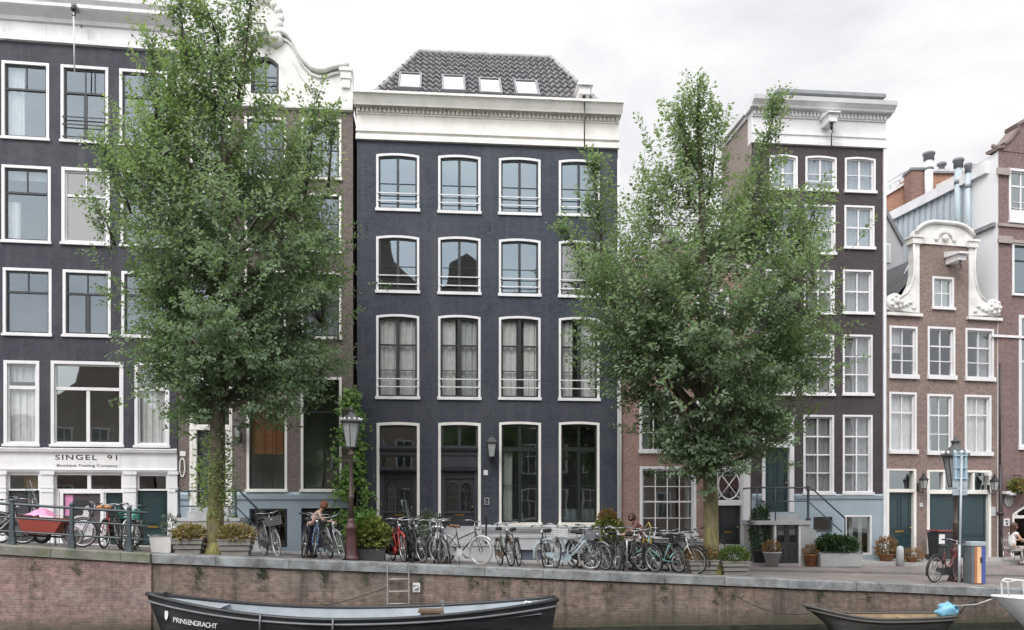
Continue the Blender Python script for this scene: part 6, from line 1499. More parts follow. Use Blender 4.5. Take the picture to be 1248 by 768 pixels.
    def case():
        b = MB(); o = [(-wb-.05,r+.05),(-wb-.06,r-.03),(-wb,r-.06),(-.05,.185),(.03,.215),(.055,.29),(.02,.365),(-.07,.39)]; b.prism(o, -.085, -.055); return b
    if kind != 'fold': part('chain_case', ('case',r), case, gm_, t)
    if rack:
        def rk():
            b = MB()
            for y in (.06,-.06,0): b.tube([(-.26,y,.73),(-.70,y,.73)], .007, 5)
            for y in (.06,-.06): b.tube([(-.62,y,.73),(-wb,y*1.1,r)], .007, 5); b.tube([(-.7,-y,.73),(-.7,y,.73)], .007, 5)
            return b
        part('luggage_rack', ('rack',r), rk, M['iron'] if guards == 'black' else M['chrome'], t)
    def stand(): b = MB(); b.tube([(-.16,.05,.27),(-.20,.20,.0)], .011, 5); return b
    part('kickstand', 'stand', stand, M['chrome'], t)
    if light:
        def lamp(): b = MB(); b.lathe([(.02,-.05),(.04,-.02),(.042,.02),(.03,.03),(.001,.035)], 10, axis='x'); b.xf(Matrix.Translation((.43,0,.90))); b.tube([(.35,0,.86),(.42,0,.89)], .008, 5); return b
        part('headlight', 'lamp', lamp, M['chrome'] if light == 'white' else M['iron'], t)
    if basket or crate:
        def crt():
            b = MB()
            for k in range(4): z = k*.06; b.ring([(-.19,0)]*0 or [(0,0)]*0 or [(-.2,-.14),(.2,-.14),(.2,.14),(-.2,.14)], [(-.185,-.125),(.185,-.125),(.185,.125),(-.185,.125)], z, z+.04)
            b.box(-.2,.2,0,.01,-.14,.14)
            for x in (-.19,.19):
                for z in (-.13,.13): b.box(x-.014,x+.014,0,.26,z-.014,z+.014)
            for i in range(len(b.v)): x,y,z = b.v[i]; b.v[i] = (x, z, y)
            return b
        if crate: o = part('crate', 'crate', crt, cmat or M['p_'+crate], t); o.location = (-.52,0,.745)
        if basket: o = part('front_basket', 'crate', crt, cmat or M['p_'+basket], t); o.location = (.56,0,.78); o.rotation_euler = (0,0,PI/2); o.scale = (.85,.8,.9)
    if bag:
        def bg_():
            b = MB()
            for s_ in (1,-1): b.tbox(-.68,-.36,min(s_*.07,s_*.19),max(s_*.07,s_*.19),.42,.74,.03)
            b.box(-.66,-.38,-.1,.1,.735,.75); return b
        part('pannier', 'pannier', bg_, M['saddle'] if bag == 'black' else M[bag], t)
    return t
UP, DN, RT, LF = PI/2, -PI/2, 0, PI
S = lambda px, dq: spot(px, dq)
# -- middle of the quay, left to right
bike('cream tyred bicycle with a dark grey front crate right of the straw planters', S(331,1.15), R(-58), 'grey', 'low', basket='grey', cmat=pm('dark_grey_crate', (.10,.105,.11), .6, .1), tyre='cream_tyre', lean=.15)
bike('blue bicycle seen from the front at the child in pink', S(383,1.2), R(-80), 'blue', 'low', lean=-.1)
bike('dark bicycle seen from behind, beside the blue one', S(372,1.3), R(97), 'black', 'gents', lean=.12)
bike('pale bicycle leaning at a slant against the dark red lamp foot', S(411,1.15), R(-62), 'silver', 'low', lean=.24, guards='grey')
bike('red bicycle seen from the front, red mudguards, beside the scooter', S(486,1.15), R(-68), 'red', 'gents', guards='red', lean=.1)
bike('black bicycle with a black pannier right of the red bicycle', S(505,1.1), R(-60), 'black', 'low', bag='black', lean=.14)
bike('grey bicycle with pale tyres just left of the close packed row', S(518,1.15), R(-45), 'grey', 'gents', lean=.1, tyre='cream_tyre')
bike('silver bicycle with high handlebar leading the close packed row', S(529,1.25), R(-84), 'silver', 'low', lean=-.14, guards='silver')
bike('silver gents bicycle in the middle of the close packed row', S(537,1.1), R(-90), 'silver', 'gents', lean=.08, guards='silver', basket=None)
bike('pale grey bicycle leaning right in the close packed row', S(547,1.2), R(-82), 'grey', 'low', lean=.2, guards='silver')
bike('white rimmed bicycle with broad front wheel shown before the front door steps', S(563,1.05), R(-30), 'black', 'mixte', lean=-.08, tyre='cream_tyre', guards='white', saddle='saddle_brown')
bike('lone dark bicycle with tan mudguards in front of the pale stone base', S(617,1.15), R(-74), 'darkgreen', 'low', lean=.1, guards='brown', light='white')
bike('second bicycle leaning against the tan mudguarded one', S(628,1.2), R(-102), 'grey', 'gents', lean=.15)
bike('bicycle with a white front basket before the pale stone base', S(671,1.2), R(-78), 'silver', 'low', lean=-.1, basket='white', guards='grey')
bike('pale blue bicycle with wide silver wheels parked lengthways under the dark window', S(694,1.0), R(-8), 'paleblue', 'low', lean=.1, guards='paleblue', tyre='cream_tyre')
bike('silver bicycle with a front crate standing behind the pale blue one', S(712,1.3), R(-64), 'silver', 'gents', lean=.1, basket='grey')
bike('black bicycle leaning right with curved pale mudguards near the yellow shrub', S(722,1.1), R(-58), 'black', 'low', lean=.18, guards='grey')
bike('black bicycle before the yellow green shrub', S(746,1.15), R(-82), 'black', 'gents', lean=-.06)
bike('black bicycle just left of the thin rack hoop', S(757,1.2), R(-92), 'black', 'low', lean=.08, bag='black')
bike('dark green bicycle held by the long haired woman', S(771,1.3), R(-98), 'darkgreen', 'gents', lean=-.05, bag='black')
bike('black bicycle with a fat slanting wheel right of the long haired woman', S(783,1.1), R(-62), 'black', 'low', lean=.2)
bike('teal folding bicycle with small wheels', S(806,.95), R(188), 'teal', 'fold', r=.25, lean=.08, guards='teal')
bike('brown bicycle with front basket behind the teal folding bicycle', S(815,1.4), R(-70), 'brown', 'low', lean=.1, basket='black')
bike('black bicycle with a white head tube leaning steeply left of the heather planter', S(830,1.15), R(-52), 'white', 'gents', lean=.22, guards='black')
bike('grey bicycle close behind the one with the white head tube', S(838,1.4), R(-60), 'grey', 'low', lean=.15)
bike('dark bicycle standing alone at the house wall beneath the wide white window', spot_f(851,.7), R(-20), 'black', 'gents', lean=.05)
for px, dq, an, col, kd_, lab in ((497,1.75,-70,'black','low','black bicycle in the second row between the red bicycle and the scooter windscreen'),(541,1.8,-95,'black','gents','black bicycle in the second row behind the silver bicycles'),(667,1.7,-100,'darkgreen','low','dark green bicycle in the second row behind the one with the white basket'),(733,1.65,-66,'black','gents','black bicycle in the second row before the white downpipe'),(764,1.75,-70,'grey','low','grey bicycle in the second row close to the rack hoop'),(793,1.6,-110,'brown','gents','brown bicycle in the second row under the wide white window')):
    bike(lab, S(px,dq), R(an), col, kd_, lean=.1 if px % 2 else -.08)
# -- left, behind the railing
bike('pale bicycle with a green crate behind the railing, beside the red cargo box', S(-2,1.2), R(8), 'silver', 'low', crate='teal', cmat=pm('green_crate', (.05,.42,.30), .5, .1), group='bicycles behind the bridge railing')
bike('dark bicycle with orange and green crate and big wheel behind the bridge railing', S(127,1.0), R(180), 'black', 'low', crate='teal', cmat=pm('sea_green_crate', (.03,.36,.27), .5, .1), group='bicycles behind the bridge railing', tyre='tyre', lean=.05)
bike('white bicycle seen from the front at the end post of the bridge railing', S(158,.95), R(-80), 'white', 'gents', lean=-.1, guards='white', group='bicycles behind the bridge railing')
bike('silver bicycle with black basket close to the white one behind the railing', S(146,1.15), R(-65), 'silver', 'gents', lean=.1, basket='black', group='bicycles behind the bridge railing')
bike('white tubed bicycle with red bands standing end on behind the railing', S(137,1.2), R(-86), 'red', 'low', lean=-.03, bag='black', guards='white', group='bicycles behind the bridge railing')
paint('darkred', (.20,.035,.035))
bike('dark red bicycle standing at the foot of the road sign pole', S(1153,1.05), R(32), 'darkred', 'low', lean=.1, tyre='tyre', guards='black', bag='red_bag' if False else None, group='bicycles parked along the quay')
# orange bag on the left crate
q = S(121,1.0); t = tag(None, None) if False else None
b = MB(); b.ball((0,0,.05), .2,.14,.06, 10, 6); o = b.build('shopping_bag', pm('orange_cloth', (.65,.27,.10), .7, .15, 6), None, q + Vector((.12,0,.94))); tag(o, 'orange cloth bundle lying on the sea green bicycle crate', 'bundle')
# cargo bicycle
p = S(48,1.15); t = thing('cargo_bicycle', 'cargo bicycle with a red box and pink rain cover', 'cargo bicycle', p, 0, None); t.rotation_euler = (0, -math.atan((gz2(p.x+.8,p.y)-gz2(p.x-.8,p.y))/1.6), R(2))
b = MB(); b.tube([(-.95,0,.34),(-.45,0,.30),(-.3,0,.22),(.55,0,.22),(.62,0,.30)], .024, 8); b.tube([(-.45,0,.3),(-.62,0,.84)], .018, 7); b.tube([(-.35,0,.26),(-.2,0,.92)], .022, 7); b.tube([(-.6,0,.72),(-.95,0,.34)], .012, 6); b.tube([(.62,0,.26),(.56,0,.62)], .02, 7); b.tube([(.56,.06,.62),(.76,.06,.26)], .012, 6); b.tube([(.56,-.06,.62),(.76,-.06,.26)], .012, 6)
b.build('frame', M['p_black'], t)
for x, r in ((-.95,.33),(.76,.255)):
    w_ = part('wheel', ('tyre',r), lambda r=r: wheel_tyre(r), M['cream_tyre'] if r < .3 else M['tyre'], t); w_.location = (x,0,r); part('rim', ('rim',r), lambda r=r: wheel_rim(r), M['rim'], w_); part('spokes', ('spk',r), lambda r=r: wheel_spokes(r), M['spoke'], w_)
b = MB(); y_ = .3
b.add([(-.30,-y_*.8,.27),(.42,-y_*.8,.27),(.42,y_*.8,.27),(-.30,y_*.8,.27),(-.42,-y_,.66),(.66,-y_,.66),(.66,y_,.66),(-.42,y_,.66)], [[0,3,2,1],[0,1,5,4],[1,2,6,5],[2,3,7,6],[3,0,4,7]])
b.ring([(-.43,0)]*0 or [(-.43,.655),(.67,.655),(.67,.69),(-.43,.69)], [(-.42,.66),(.66,.66),(.66,.685),(-.42,.685)], -y_-.01, -y_+.03)
bx_ = b.build('cargo_box', pm('red_box_paint', (.36,.07,.055), .5, .12, 2, dirt=(.2,.1,.07), damt=.3), t)
b = MB(); b.grid(lambda u, v: (-.28+.62*u, -.3+.6*v, .72+.17*math.sin(PI*u)*math.sin(PI*v)+.035*noise.noise(Vector((u*6,v*6,2)))), 14, 12); b.build('rain_cover', pm('pink_cloth', (.72,.30,.47), .6, .15, 5), t)
b = MB(); b.tube([(-.2,0,.9),(-.22,0,1.08)], .014, 6)
for s_ in (1,-1): b.tube([(-.22,0,1.08),(-.24,s_*.25,1.1),(-.38,s_*.3,1.1)], .012, 6)
b.build('handlebar', M['chrome'], t); b = MB(); b.lathe([(.05,.88),(.1,.93),(.09,.97),(.001,.98)], 10, (-.66,0,0), sx=1.3); b.tube([(-.6,0,.8),(-.65,0,.93)], .012, 6); b.build('saddle', M['saddle'], t)
for s_ in (1,-1): b = MB(); b.tube([(.3,.1*s_,.22),(.32,.16*s_,.0)], .014, 6); b.build('kickstand', M['chrome'], t)
b = MB(); b.tube([(-.95+.38*math.cos(a),0,.33+.38*math.sin(a)) for a in [.3+.2*k for k in range(15)]], .03, 6); b.build('mudguard', M['p_black'], t)
# covered dark scooter at the far left and the silver-black one in the middle
def scooter(label, p, ang, body, seat):
    z = gz2(p.x, p.y); t = thing('scooter', label, 'scooter', (p.x,p.y,z), 0); t.rotation_euler = (.06,0,ang)
    for x in (-.62,.62):
        b = MB(); b.tube(circ(.17,24), .055, 8, closed=True); w_ = b.build('wheel', M['tyre'], t, (x,0,.225)); b = MB(); b.lathe([(.13,-.03),(.13,.03)], 18, axis='y'); b.lathe([(.04,-.06),(.04,.06)], 10, axis='y'); b.build('rim', M['steel'], w_)
    b = MB()
    def sec(x, w, z0, z1): return [(x,-w,z0),(x,-w*1.05,(z0+z1)/2),(x,-w*.7,z1),(x,w*.7,z1),(x,w*1.05,(z0+z1)/2),(x,w,z0)]
    ss = [sec(-.98,.06,.56,.66), sec(-.85,.15,.46,.72), sec(-.55,.2,.34,.72), sec(-.2,.19,.28,.66), sec(-.1,.18,.2,.40), sec(0,.19,.18,.27), sec(.3,.19,.18,.27)]
    b.add([q for s_ in ss for q in s_], [[i*6+j, i*6+(j+1)%6, (i+1)*6+(j+1)%6, (i+1)*6+j] for i in range(len(ss)-1) for j in range(6)]+[[0,1,2,3,4,5],[41,40,39,38,37,36]], 0, True)
    b.build('body', body, t)
    b = MB(); ss = [sec(.3,.2,.2,.28), sec(.4,.21,.3,.5), sec(.43,.2,.5,.72), sec(.38,.15,.72,.92), sec(.36,.11,.92,1.02)]
    b.add([q for s_ in ss for q in s_], [[i*6+j, i*6+(j+1)%6, (i+1)*6+(j+1)%6, (i+1)*6+j] for i in range(len(ss)-1) for j in range(6)]+[[29,28,27,26,25,24]], 0, True)
    b.tube([(.62+.27*math.cos(a),0,.225+.27*math.sin(a)) for a in [.5+.2*k for k in range(11)]], .08, 8); b.tube([(.62,.0,.24),(.4,0,.75)], .03, 6); b.build('front_shield', body, t)
    b = MB(); b.grid(lambda u, v: (-.9+.75*u, (v-.5)*.32*(1-.25*abs(2*u-1)), .745+.05*math.sin(PI*u)+.03*math.cos((v-.5)*PI)), 10, 6); b.box(-.88,-.17,-.12,.12,.70,.76); b.build('seat', seat, t)
    b = MB()
    for s_ in (1,-1): b.tube([(.36,0,1.0),(.34,s_*.2,1.03),(.26,s_*.34,1.03)], .018, 6); b.tube([(.36,s_*.2,1.03),(.4,s_*.3,1.25)], .006, 4); b.lathe([(.001,-.01),(.06,0),(.001,.01)], 10, (.4,s_*.3,1.28), axis='x')
    b.build('handlebar', M['iron'], t)
    b = MB(); b.grid(lambda u, v: (.44-.16*v+.08*(1-(2*u-1)**2), (u-.5)*.5*(1-.35*v), .95+.62*v), 8, 6); b.build('windscreen', M['screen'], t)
    b = MB(); b.lathe([(.001,.02),(.05,.0),(.06,-.03)], 10, (.47,0,.85), axis='x'); b.build('headlight', M['lamp_glass'], t)
    return t
M['screen'] = glass('scooter_windscreen', (.75,.85,.82), .12, .005)
scooter('black and silver motor scooter with clear windscreen behind the red bicycle', S(480,1.5), R(-14), pm('black_silver_scooter', (.05,.052,.055), .25, .3, 2, coat=.3), M['saddle'])
scooter('dark motor scooter parked low behind the bridge railing under the red cargo box', S(20,1.9), R(4), pm('dark_scooter_paint', (.03,.033,.037), .3, .2, 2), M['saddle'])

# ================================================================= street lamps
def street_lamp(label, q, wd, h):
    """classic canal street lamp: pedestal, fluted post, tapered lantern under a crowned roof"""
    t = thing('street_lamp', label, 'street lamp', q, 0, 'old lantern posts on the quay')
    k = wd/.5; zl = h - 1.04*k
    b = MB(); b.lathe([(.20,0),(.20,.06),(.17,.09),(.155,.14),(.135,.5),(.115,.72),(.14,.76),(.15,.80),(.11,.86),(.08,.92),(.09,.97),(.065,1.02)], 16); b.build('pedestal', M['lamp_red'], t)
    b = MB(); b.lathe([(.065,1.02),(.06,1.5),(.075,1.52),(.075,1.56),(.055,1.6),(.042,zl-.2),(.08,zl-.17),(.08,zl-.13),(.05,zl-.1),(.06,zl-.02),(.09,zl)], 14); b.tube([(-.24,0,zl-.32),(.24,0,zl-.32)], .015, 6); b.build('post', M['lamp_brown'], t)
    b = MB(); n = 6
    for i in range(n):
        a = 2*PI*(i+.5)/n; c, s_ = math.cos(a), math.sin(a); b.bar((c*.12*k,s_*.12*k,zl),(c*.225*k,s_*.225*k,zl+.62*k), .018*k, .018*k)
    b.lathe([(.09,zl),(.13*k,zl+.005),(.13*k,zl+.03)], n); b.lathe([(.225*k,zl+.60*k),(.27*k,zl+.62*k),(.27*k,zl+.655*k),(.2*k,zl+.72*k),(.12*k,zl+.80*k),(.075*k,zl+.84*k),(.075*k,zl+.90*k),(.1*k,zl+.92*k),(.03*k,zl+.96*k),(.04*k,zl+.99*k),(.001,zl+1.04*k)], 12)
    lt = b.build('lantern', M['lamp_dark'], t)
    b = MB(); b.lathe([(.12*k,zl+.03),(.15*k,zl+.2*k),(.22*k,zl+.60*k)], n, smooth=False); b.build('lantern_glass', M['lamp_glass'], lt)
    b = MB()
    for i in range(12):
        a = 2*PI*i/12; c, s_ = math.cos(a), math.sin(a); b.ball((c*.245*k, s_*.245*k, zl+.69*k), .032*k,.032*k,.04*k, 6, 5)
    b.build('crown', M['white'], lt)
    return t
M['lamp_red'] = pm('dark_red_iron_paint', (.075,.03,.03), .5, .2, 4, dirt=(.12,.1,.09), damt=.4); M['lamp_brown'] = pm('brown_iron_paint', (.085,.06,.05), .5, .2, 4); M['lamp_dark'] = pm('grey_green_iron_paint', (.075,.08,.08), .5, .15, 4)
q = S(428,.75); z0 = q.z; hh = EYE - (494-HY)*q.y/F_PX - z0
street_lamp('old street lamp with dark red foot in front of the green climber', q, .50, hh)
q = S(1164.5,1.35); hh = EYE - (531-HY)*q.y/F_PX - q.z
street_lamp('old street lamp standing behind the blue grey road sign backs', q, .66, hh)
# road sign seen from behind
q = S(1169,1.0); t = thing('road_sign', 'blue grey road sign panels seen from behind on a thin leaning pole', 'road sign', q)
Y = q.y; zz = lambda py: EYE - (py-HY)*Y/F_PX - q.z; xx = lambda px: (px-CX)/F_PX*Y - q.x
b = MB(); b.tube([(0,0,-.1),(xx(1172),0,zz(556))], .03, 8); b.tube([(0,0,-.1),(0.01,0,1.0)], .04, 8); b.build('pole', M['steel_matt'] if 'steel_matt' in M else pm('matt_steel', (.42,.46,.48), .5, .08, 4, metal=.3), t)
M['sign_back'] = pm('blue_grey_sign_back', (.30,.40,.47), .45, .06, 2)
b = MB(); b.box(xx(1163.2),xx(1180.3),.05,.07,zz(587),zz(550)); b.build('sign_panel', M['sign_back'], t)
b = MB()
for x in (1165.5,1171.5,1178): b.box(xx(x)-.025,xx(x)+.025,.02,.05,zz(586),zz(551))
for y in (555,570,583): b.box(xx(1163.5),xx(1180),.0,.02,zz(y)-.02,zz(y)+.02)
b.build('sign_rails', pm('pale_rail', (.38,.49,.56), .45, .06, 2), t)
for x0,x1,y0,y1 in ((1162,1171,586,594.5),(1172,1180,586,594.5),(1162,1171,595.5,603.5),(1172,1180,595.5,603.5)):
    b = MB(); b.box(xx(x0),xx(x1),.04,.055,zz(y1),zz(y0)); b.box(xx(x0)+.03,xx(x1)-.03,.034,.04,zz((y0+y1)/2)-.02,zz((y0+y1)/2)+.02); b.build('small_sign', pm('pale_sign_back', (.40,.46,.50), .45, .1, 5), t)
# parking machine with coloured stripes
q = S(1187,.95); t = thing('parking_machine', 'grey parking machine with orange, cream and blue stripes', 'parking machine', q, .2); Y = q.y
h = EYE - (660-HY)*Y/F_PX - q.z
b = MB(); b.box(-.2,.2,-.17,.17,0,h-.12); b.build('body', pm('grey_machine', (.13,.15,.16), .5, .1, 3), t, bevel=.012)
b = MB(); b.box(-.22,.22,-.19,.19,h-.12,h); b.build('cap', pm('pale_grey_cap', (.36,.42,.44), .5, .06, 3), t, bevel=.02)
for x0,x1,c in ((-.12,-.045,(.45,.17,.08)),(-.045,.075,(.80,.52,.28)),(.08,.202,(.07,.10,.33))):
    b = MB(); b.box(x0,x1,-.176,-.168,.02,h-.13)
    if x1 > .2: b.box(.2,.206,-.17,.15,.02,h-.13)
    b.build('stripe', pm('stripe_paint', c, .45, .06, 3), t)
b = MB(); b.box(.04,.1,-.185,-.1765,h*.5,h*.5+.14); b.build('slot', M['black'], t)
# wheelie bin, bollard, rack hoop
q = spot_f(1146, .75); t = thing('wheelie_bin', 'dark wheelie bin with dull red lid in front of the garage doors', 'bin', (q.x,q.y,gz2(q.x,q.y)), .15)
b = MB(); b.tbox(-.28,.28,-.3,.3,.06,.92,.05); b.tube([(-.3,.3,.12),(.3,.3,.12)], .09, 10); b.build('body', pm('dark_bin', (.03,.035,.04), .5, .1), t, bevel=.02); b = MB(); b.box(-.30,.30,-.33,.32,.93,.98); b.tube([(-.25,.34,.95),(.25,.34,.95)], .025, 6); b.build('lid', pm('dull_red_lid', (.22,.05,.05), .5, .1), t, bevel=.02)
b = MB(); b.box(-.25,-.05,-.3,-.26,.55,.85); b.build('label', M['white'], t)
q = spot_f(1097, 1.2); b = MB(); b.lathe([(.115,-.1),(.11,.48),(.10,.54),(.07,.59),(.001,.61)], 12); o = b.build('bollard', M['stone'], None, q); tag(o, 'small grey stone bollard before the bell gable house door', 'bollard')
q = S(763,.9); b = MB(); b.tube([(-.02,-.3,0),(-.02,-.3,.72),(-.02,-.24,.8),(-.02,.24,.8),(-.02,.3,.72),(-.02,.3,0)], .022, 8); o = b.build('bicycle_rack', M['steel'], None, q); tag(o, 'bare metal hoop of a bicycle rack left of the long haired woman', 'bicycle rack')
# bridge railing at the left
q0 = Vector((P(88,650,19.6).x, 0, 0)); Xr = [P(x, 650, Yq(P(x,650,19.6).x)+.2).x for x in (-58, 15.6, 88, 158)]
t = thing('bridge_railing', 'blue grey iron railing with three rails on the mossy coping above the pinkish wing wall', 'railing', (Xr[2], Yq(Xr[2])+.2, zq(Xr[2])))
def RL(X, z): return Vector((X, Yq(X)+.2, zq(X)+z)) - t.location
for X in Xr:
    b = MB(); b.box(-.08,.08,-.06,.06,0,.16); b.box(-.06,.06,-.05,.05,.16,.32); b.box(-.042,.042,-.04,.04,.32,1.0); b.lathe([(.055,.98),(.06,1.02),(.04,1.05),(.001,1.06)], 10); b.build('post', M['iron_blue'], t, RL(X,0), bevel=.008)
Xe = P(171, 650, 19.75).x
for z, r in ((.93,.032),(.62,.024),(.30,.024)): b = MB(); b.tube([RL(X, z) for X in [-26,-20]+Xr+[Xe]], r, 8); b.build('rail', M['iron_blue'], t)
# ladder and no mooring sign on the quay wall
X = P(485,700,20.4).x; q = Vector((X, Yq(X), 0)); t = thing('quay_ladder', 'narrow steel ladder fixed to the quay wall above the black boat', 'ladder', q, math.atan(.084))
zt_ = zq(X)-.03
M['steel_dull'] = pm('dull_steel', (.33,.33,.32), .6, .2, 6, dirt=(.12,.09,.07), damt=.5)
for s_ in (1,-1): b = MB(); b.bar((s_*.25,-.12,-.5),(s_*.25,-.12,zt_), .02, .06); b.bar((s_*.25,-.12,zt_-.02),(s_*.25,.0,zt_-.02), .02,.05); b.build('rail', M['steel_dull'] if 'steel_dull' in M else M['pipe_white'], t)
for i in range(6): b = MB(); b.tube([(-.25,-.12,zt_-.33-i*.29),(.25,-.12,zt_-.33-i*.29)], .018, 6); b.build('rung', M['steel_dull'], t)
X = P(507,716,20.4).x; z = P(507,716,Yq(X)).z; t = thing('mooring_sign', 'small white sign with a dark pictogram and diagonal bar right of the ladder', 'sign', (X, Yq(X)-.02, z), math.atan(.084))
b = MB(); b.box(-.085,.085,0,.015,-.11,.11); b.build('plate', M['white'], t); b = MB(); b.tube([(-.045+.02*math.cos(a), -.004, .035+.02*math.sin(a)) for a in [k*.6 for k in range(9)]], .008, 5); b.box(-.03,.05,-.004,-.001,.035,.05); b.bar((-.06,-.004,-.08),(.06,-.004,.01),.006,.014); b.build('pictogram', M['black'], t)

# ================================================================= boats
def hull_boat(name, label, pos, rz, L, B, zb, zm, zs_, mats, strake=True, sternw=.3, floor=.25, deck=.14, rail=.05, bow_pow=1.7, rake=.35):
    t = thing(name, label, 'boat', pos, rz); n = 36
    def gz(f): return zm + (zb-zm)*max(0,1-f/.5)**2 + (zs_-zm)*max(0,(f-.5)/.5)**2
    def hb(f): w_ = B/2*(1-(1-min(f/.5,1))**bow_pow)**.75 if f < .5 else B/2*(1-(1-sternw)*((f-.5)/.5)**2.4); return max(w_, .015)
    def xs(f, z): return -L/2 + f*L + rake*(1-f)**6*(1-min(1,max(0,z/zb)))*1.2 - rake*.5*f**8*(1-min(1,max(0,z/zs_)))
    ss = []; si = []
    for i in range(n+1):
        f = (i/n)**1.15; g_ = gz(f); w_ = hb(f)
        hs = [(0,-.35),(w_*.55,-.3),(w_*.82,-.08),(w_*.93,.2),(w_*.985,g_*.6),(w_,g_)]
        ss.append([(xs(f,z), -y, z) for y, z in hs[::-1]] + [(xs(f,z), y, z) for y, z in hs[1:]])
        wi = max(.005, w_-.05); ii = [(wi,g_),(wi*.97,max(floor+.02,g_*.6)),(wi*.92,floor),(0,floor)]
        si.append([(xs(f,z), -y, z) for y, z in ii] + [(xs(f,z), y, z) for y, z in ii[:-1][::-1]])
    def skin(S_, nm, mt, par):
        m_ = len(S_[0]); b = MB(); b.add([q for s_ in S_ for q in s_], [[i*m_+j, (i+1)*m_+j, (i+1)*m_+j+1, i*m_+j+1] for i in range(n) for j in range(m_-1)], 0, True)
        if nm == 'hull': k = n*m_; b.quad([b.v[k+j] for j in range(m_)])
        return b.build(nm, mt, par)
    h = skin(ss, 'hull', mats[0], t); skin(si, 'inside', mats[1], t)
    b = MB(); e = []
    for s_ in (-1, 1): e.append([(x_, y_, z_+.01) for (x_, y_, z_) in [(S_[0][0], s_*max(.0,abs(S_[0][1])-.025), S_[0][2]) for S_ in ss]])
    loop = e[0] + e[1][::-1]; b.tube(loop, rail, 8, closed=True); b.build('gunwale', mats[2], t)
    if strake:
        for s_ in (-1,1):
            b = MB(); b.tube([(S_[1][0]*.35+S_[0][0]*.65, s_*(abs(S_[1][1])*.35+abs(S_[0][1])*.65+.02), S_[1][2]*.35+S_[0][2]*.65) for S_ in ss], .026, 6); b.build('strake', mats[3], t)
    if deck:
        b = MB(); kk = [i for i in range(n+1) if (i/n)**1.15 <= deck]
        p = [(si[i][0][0], si[i][0][1], si[i][0][2]-.03) for i in kk] + [(si[i][-1][0], si[i][-1][1], si[i][-1][2]-.03) for i in kk]; m_ = len(kk)
        b.add(p, [[i,i+1,m_+i+1,m_+i] for i in range(m_-1)]); b.build('fore_deck', mats[4], t)
    t['_'] = 0; del t['_']
    return t, gz, hb
M['hull_black'] = pm('black_hull_paint', (.016,.017,.02), .38, .3, 2, coat=.1, dirt=(.10,.10,.095), dscale=2.2, damt=.35, stretch=(.5,1,2.5)); M['boat_grey'] = pm('grey_boat_inside', (.36,.40,.43), .55, .1, 2, dirt=(.2,.21,.21), damt=.5)
M['rub_black'] = pm('black_rubber_rail', (.025,.026,.03), .4, .15, 4); M['rub_grey'] = pm('grey_rubbing_strake', (.15,.155,.165), .5, .15, 4)
xl, xr = P(182,725,19.0).x, P(678,732,19.3).x; xm = (xl+xr)/2
bp_ = Vector((xm, 19.05+.02, 0)); LB = (xr-xl)*1.0
boat, gz_, hb_ = hull_boat('sloop', 'long black open sloop with white lettering on its bow, moored under the ladder', bp_, .05, LB, 2.35, 1.08, .62, .93, (M['hull_black'],M['boat_grey'],M['rub_black'],M['rub_grey'],M['boat_grey']), sternw=.28, rail=.045, deck=.2)
f = .115
def side_text(body, f0, size, name):
    xx_ = -LB/2 + f0*LB; w_ = hb_(f0); ang = math.atan2(-(hb_(f0+.03)-hb_(f0-.03)), .06*LB)
    return text_mesh(name, body, size, M['white'], boat, (xx_, -w_*1.0-.012, gz_(f0)*.60), (PI/2-.06, 0, ang), .004, 1.0, 'CENTER')
# lettering follows the curve of the hull: one glyph at a time along the bow, joined into one mesh
word = 'PRINSENGRACHT'; f0, f1 = .068, .182
vs, fs_ = [], []
adv = dict(I=.42, E=.86, S=.86, P=.9); tot = sum(adv.get(c_, 1) for c_ in word[:-1]); acc = 0
for i, ch in enumerate(word):
    f = lerp(f0, f1, acc/tot); g_ = gz_(f); acc += (adv.get(ch, 1) + (adv.get(word[i+1], 1) if i+1 < len(word) else 1))/2
    o = text_mesh('glyph', ch, .15, M['white'], None, (0,0,0), (0,0,0), .003, 1, 'CENTER', 1.0)
    zt_ = g_*.60 - .02; kf = lerp(.985,.93,(1-.60)); xx_ = -LB/2+f*LB + .35*(1-f)**6*(1-.6)*1.2; w_ = hb_(f)*.98
    an = math.atan2(-(hb_(f+.02)-hb_(f-.02)), .04*LB)
    Mx = Matrix.Translation((xx_, -w_-.012, zt_)) @ Matrix.Rotation(an, 4, 'Z') @ Matrix.Rotation(PI/2-.05, 4, 'X')
    k = len(vs); vs += [tuple(Mx @ v.co) for v in o.data.vertices]; fs_ += [[k+j for j in p_.vertices] for p_ in o.data.polygons]
    bpy.data.objects.remove(o)
b = MB(); b.add(vs, fs_); b.build('lettering', M['white'], boat)
f = .045; b = MB(); an = math.atan2(-(hb_(f+.02)-hb_(f-.02)), .04*LB)
b.prism([(-.05,.06),(-.03,.12),(0,.09),(.03,.12),(.05,.06),(.04,-.05),(0,-.1),(-.04,-.05)], -.006, .006); b.box(-.07,.07,-.005,.005,.135,.15)
b.xf(Matrix.Translation((-LB/2+f*LB+.12, -hb_(f)*.98-.015, gz_(f)*.64)) @ Matrix.Rotation(an,4,'Z') @ Matrix.Rotation(-.06,4,'X')); b.build('emblem', M['white'], boat)
f = .69; b = MB(); b.box(-.22,.22,-.2,.2,0,.42); b.build('engine_box', pm('varnished_box', (.30,.15,.07), .4, .15, 3, stretch=(1,1,8)), boat, (-LB/2+f*LB, -.1, .25)); b = MB(); b.box(-.27,.27,-.25,.25,.42,.47); b.build('engine_box_lid', pm('brown_lid', (.16,.11,.08), .5, .2), boat, (-LB/2+f*LB, -.1, .25))
b = MB(); b.box(.24,.28,-.02,.02,.1,.62); b.box(.2,.3,-.03,.03,.6,.66); b.build('control_lever', M['steel'], boat, (-LB/2+f*LB, -.05, .25))
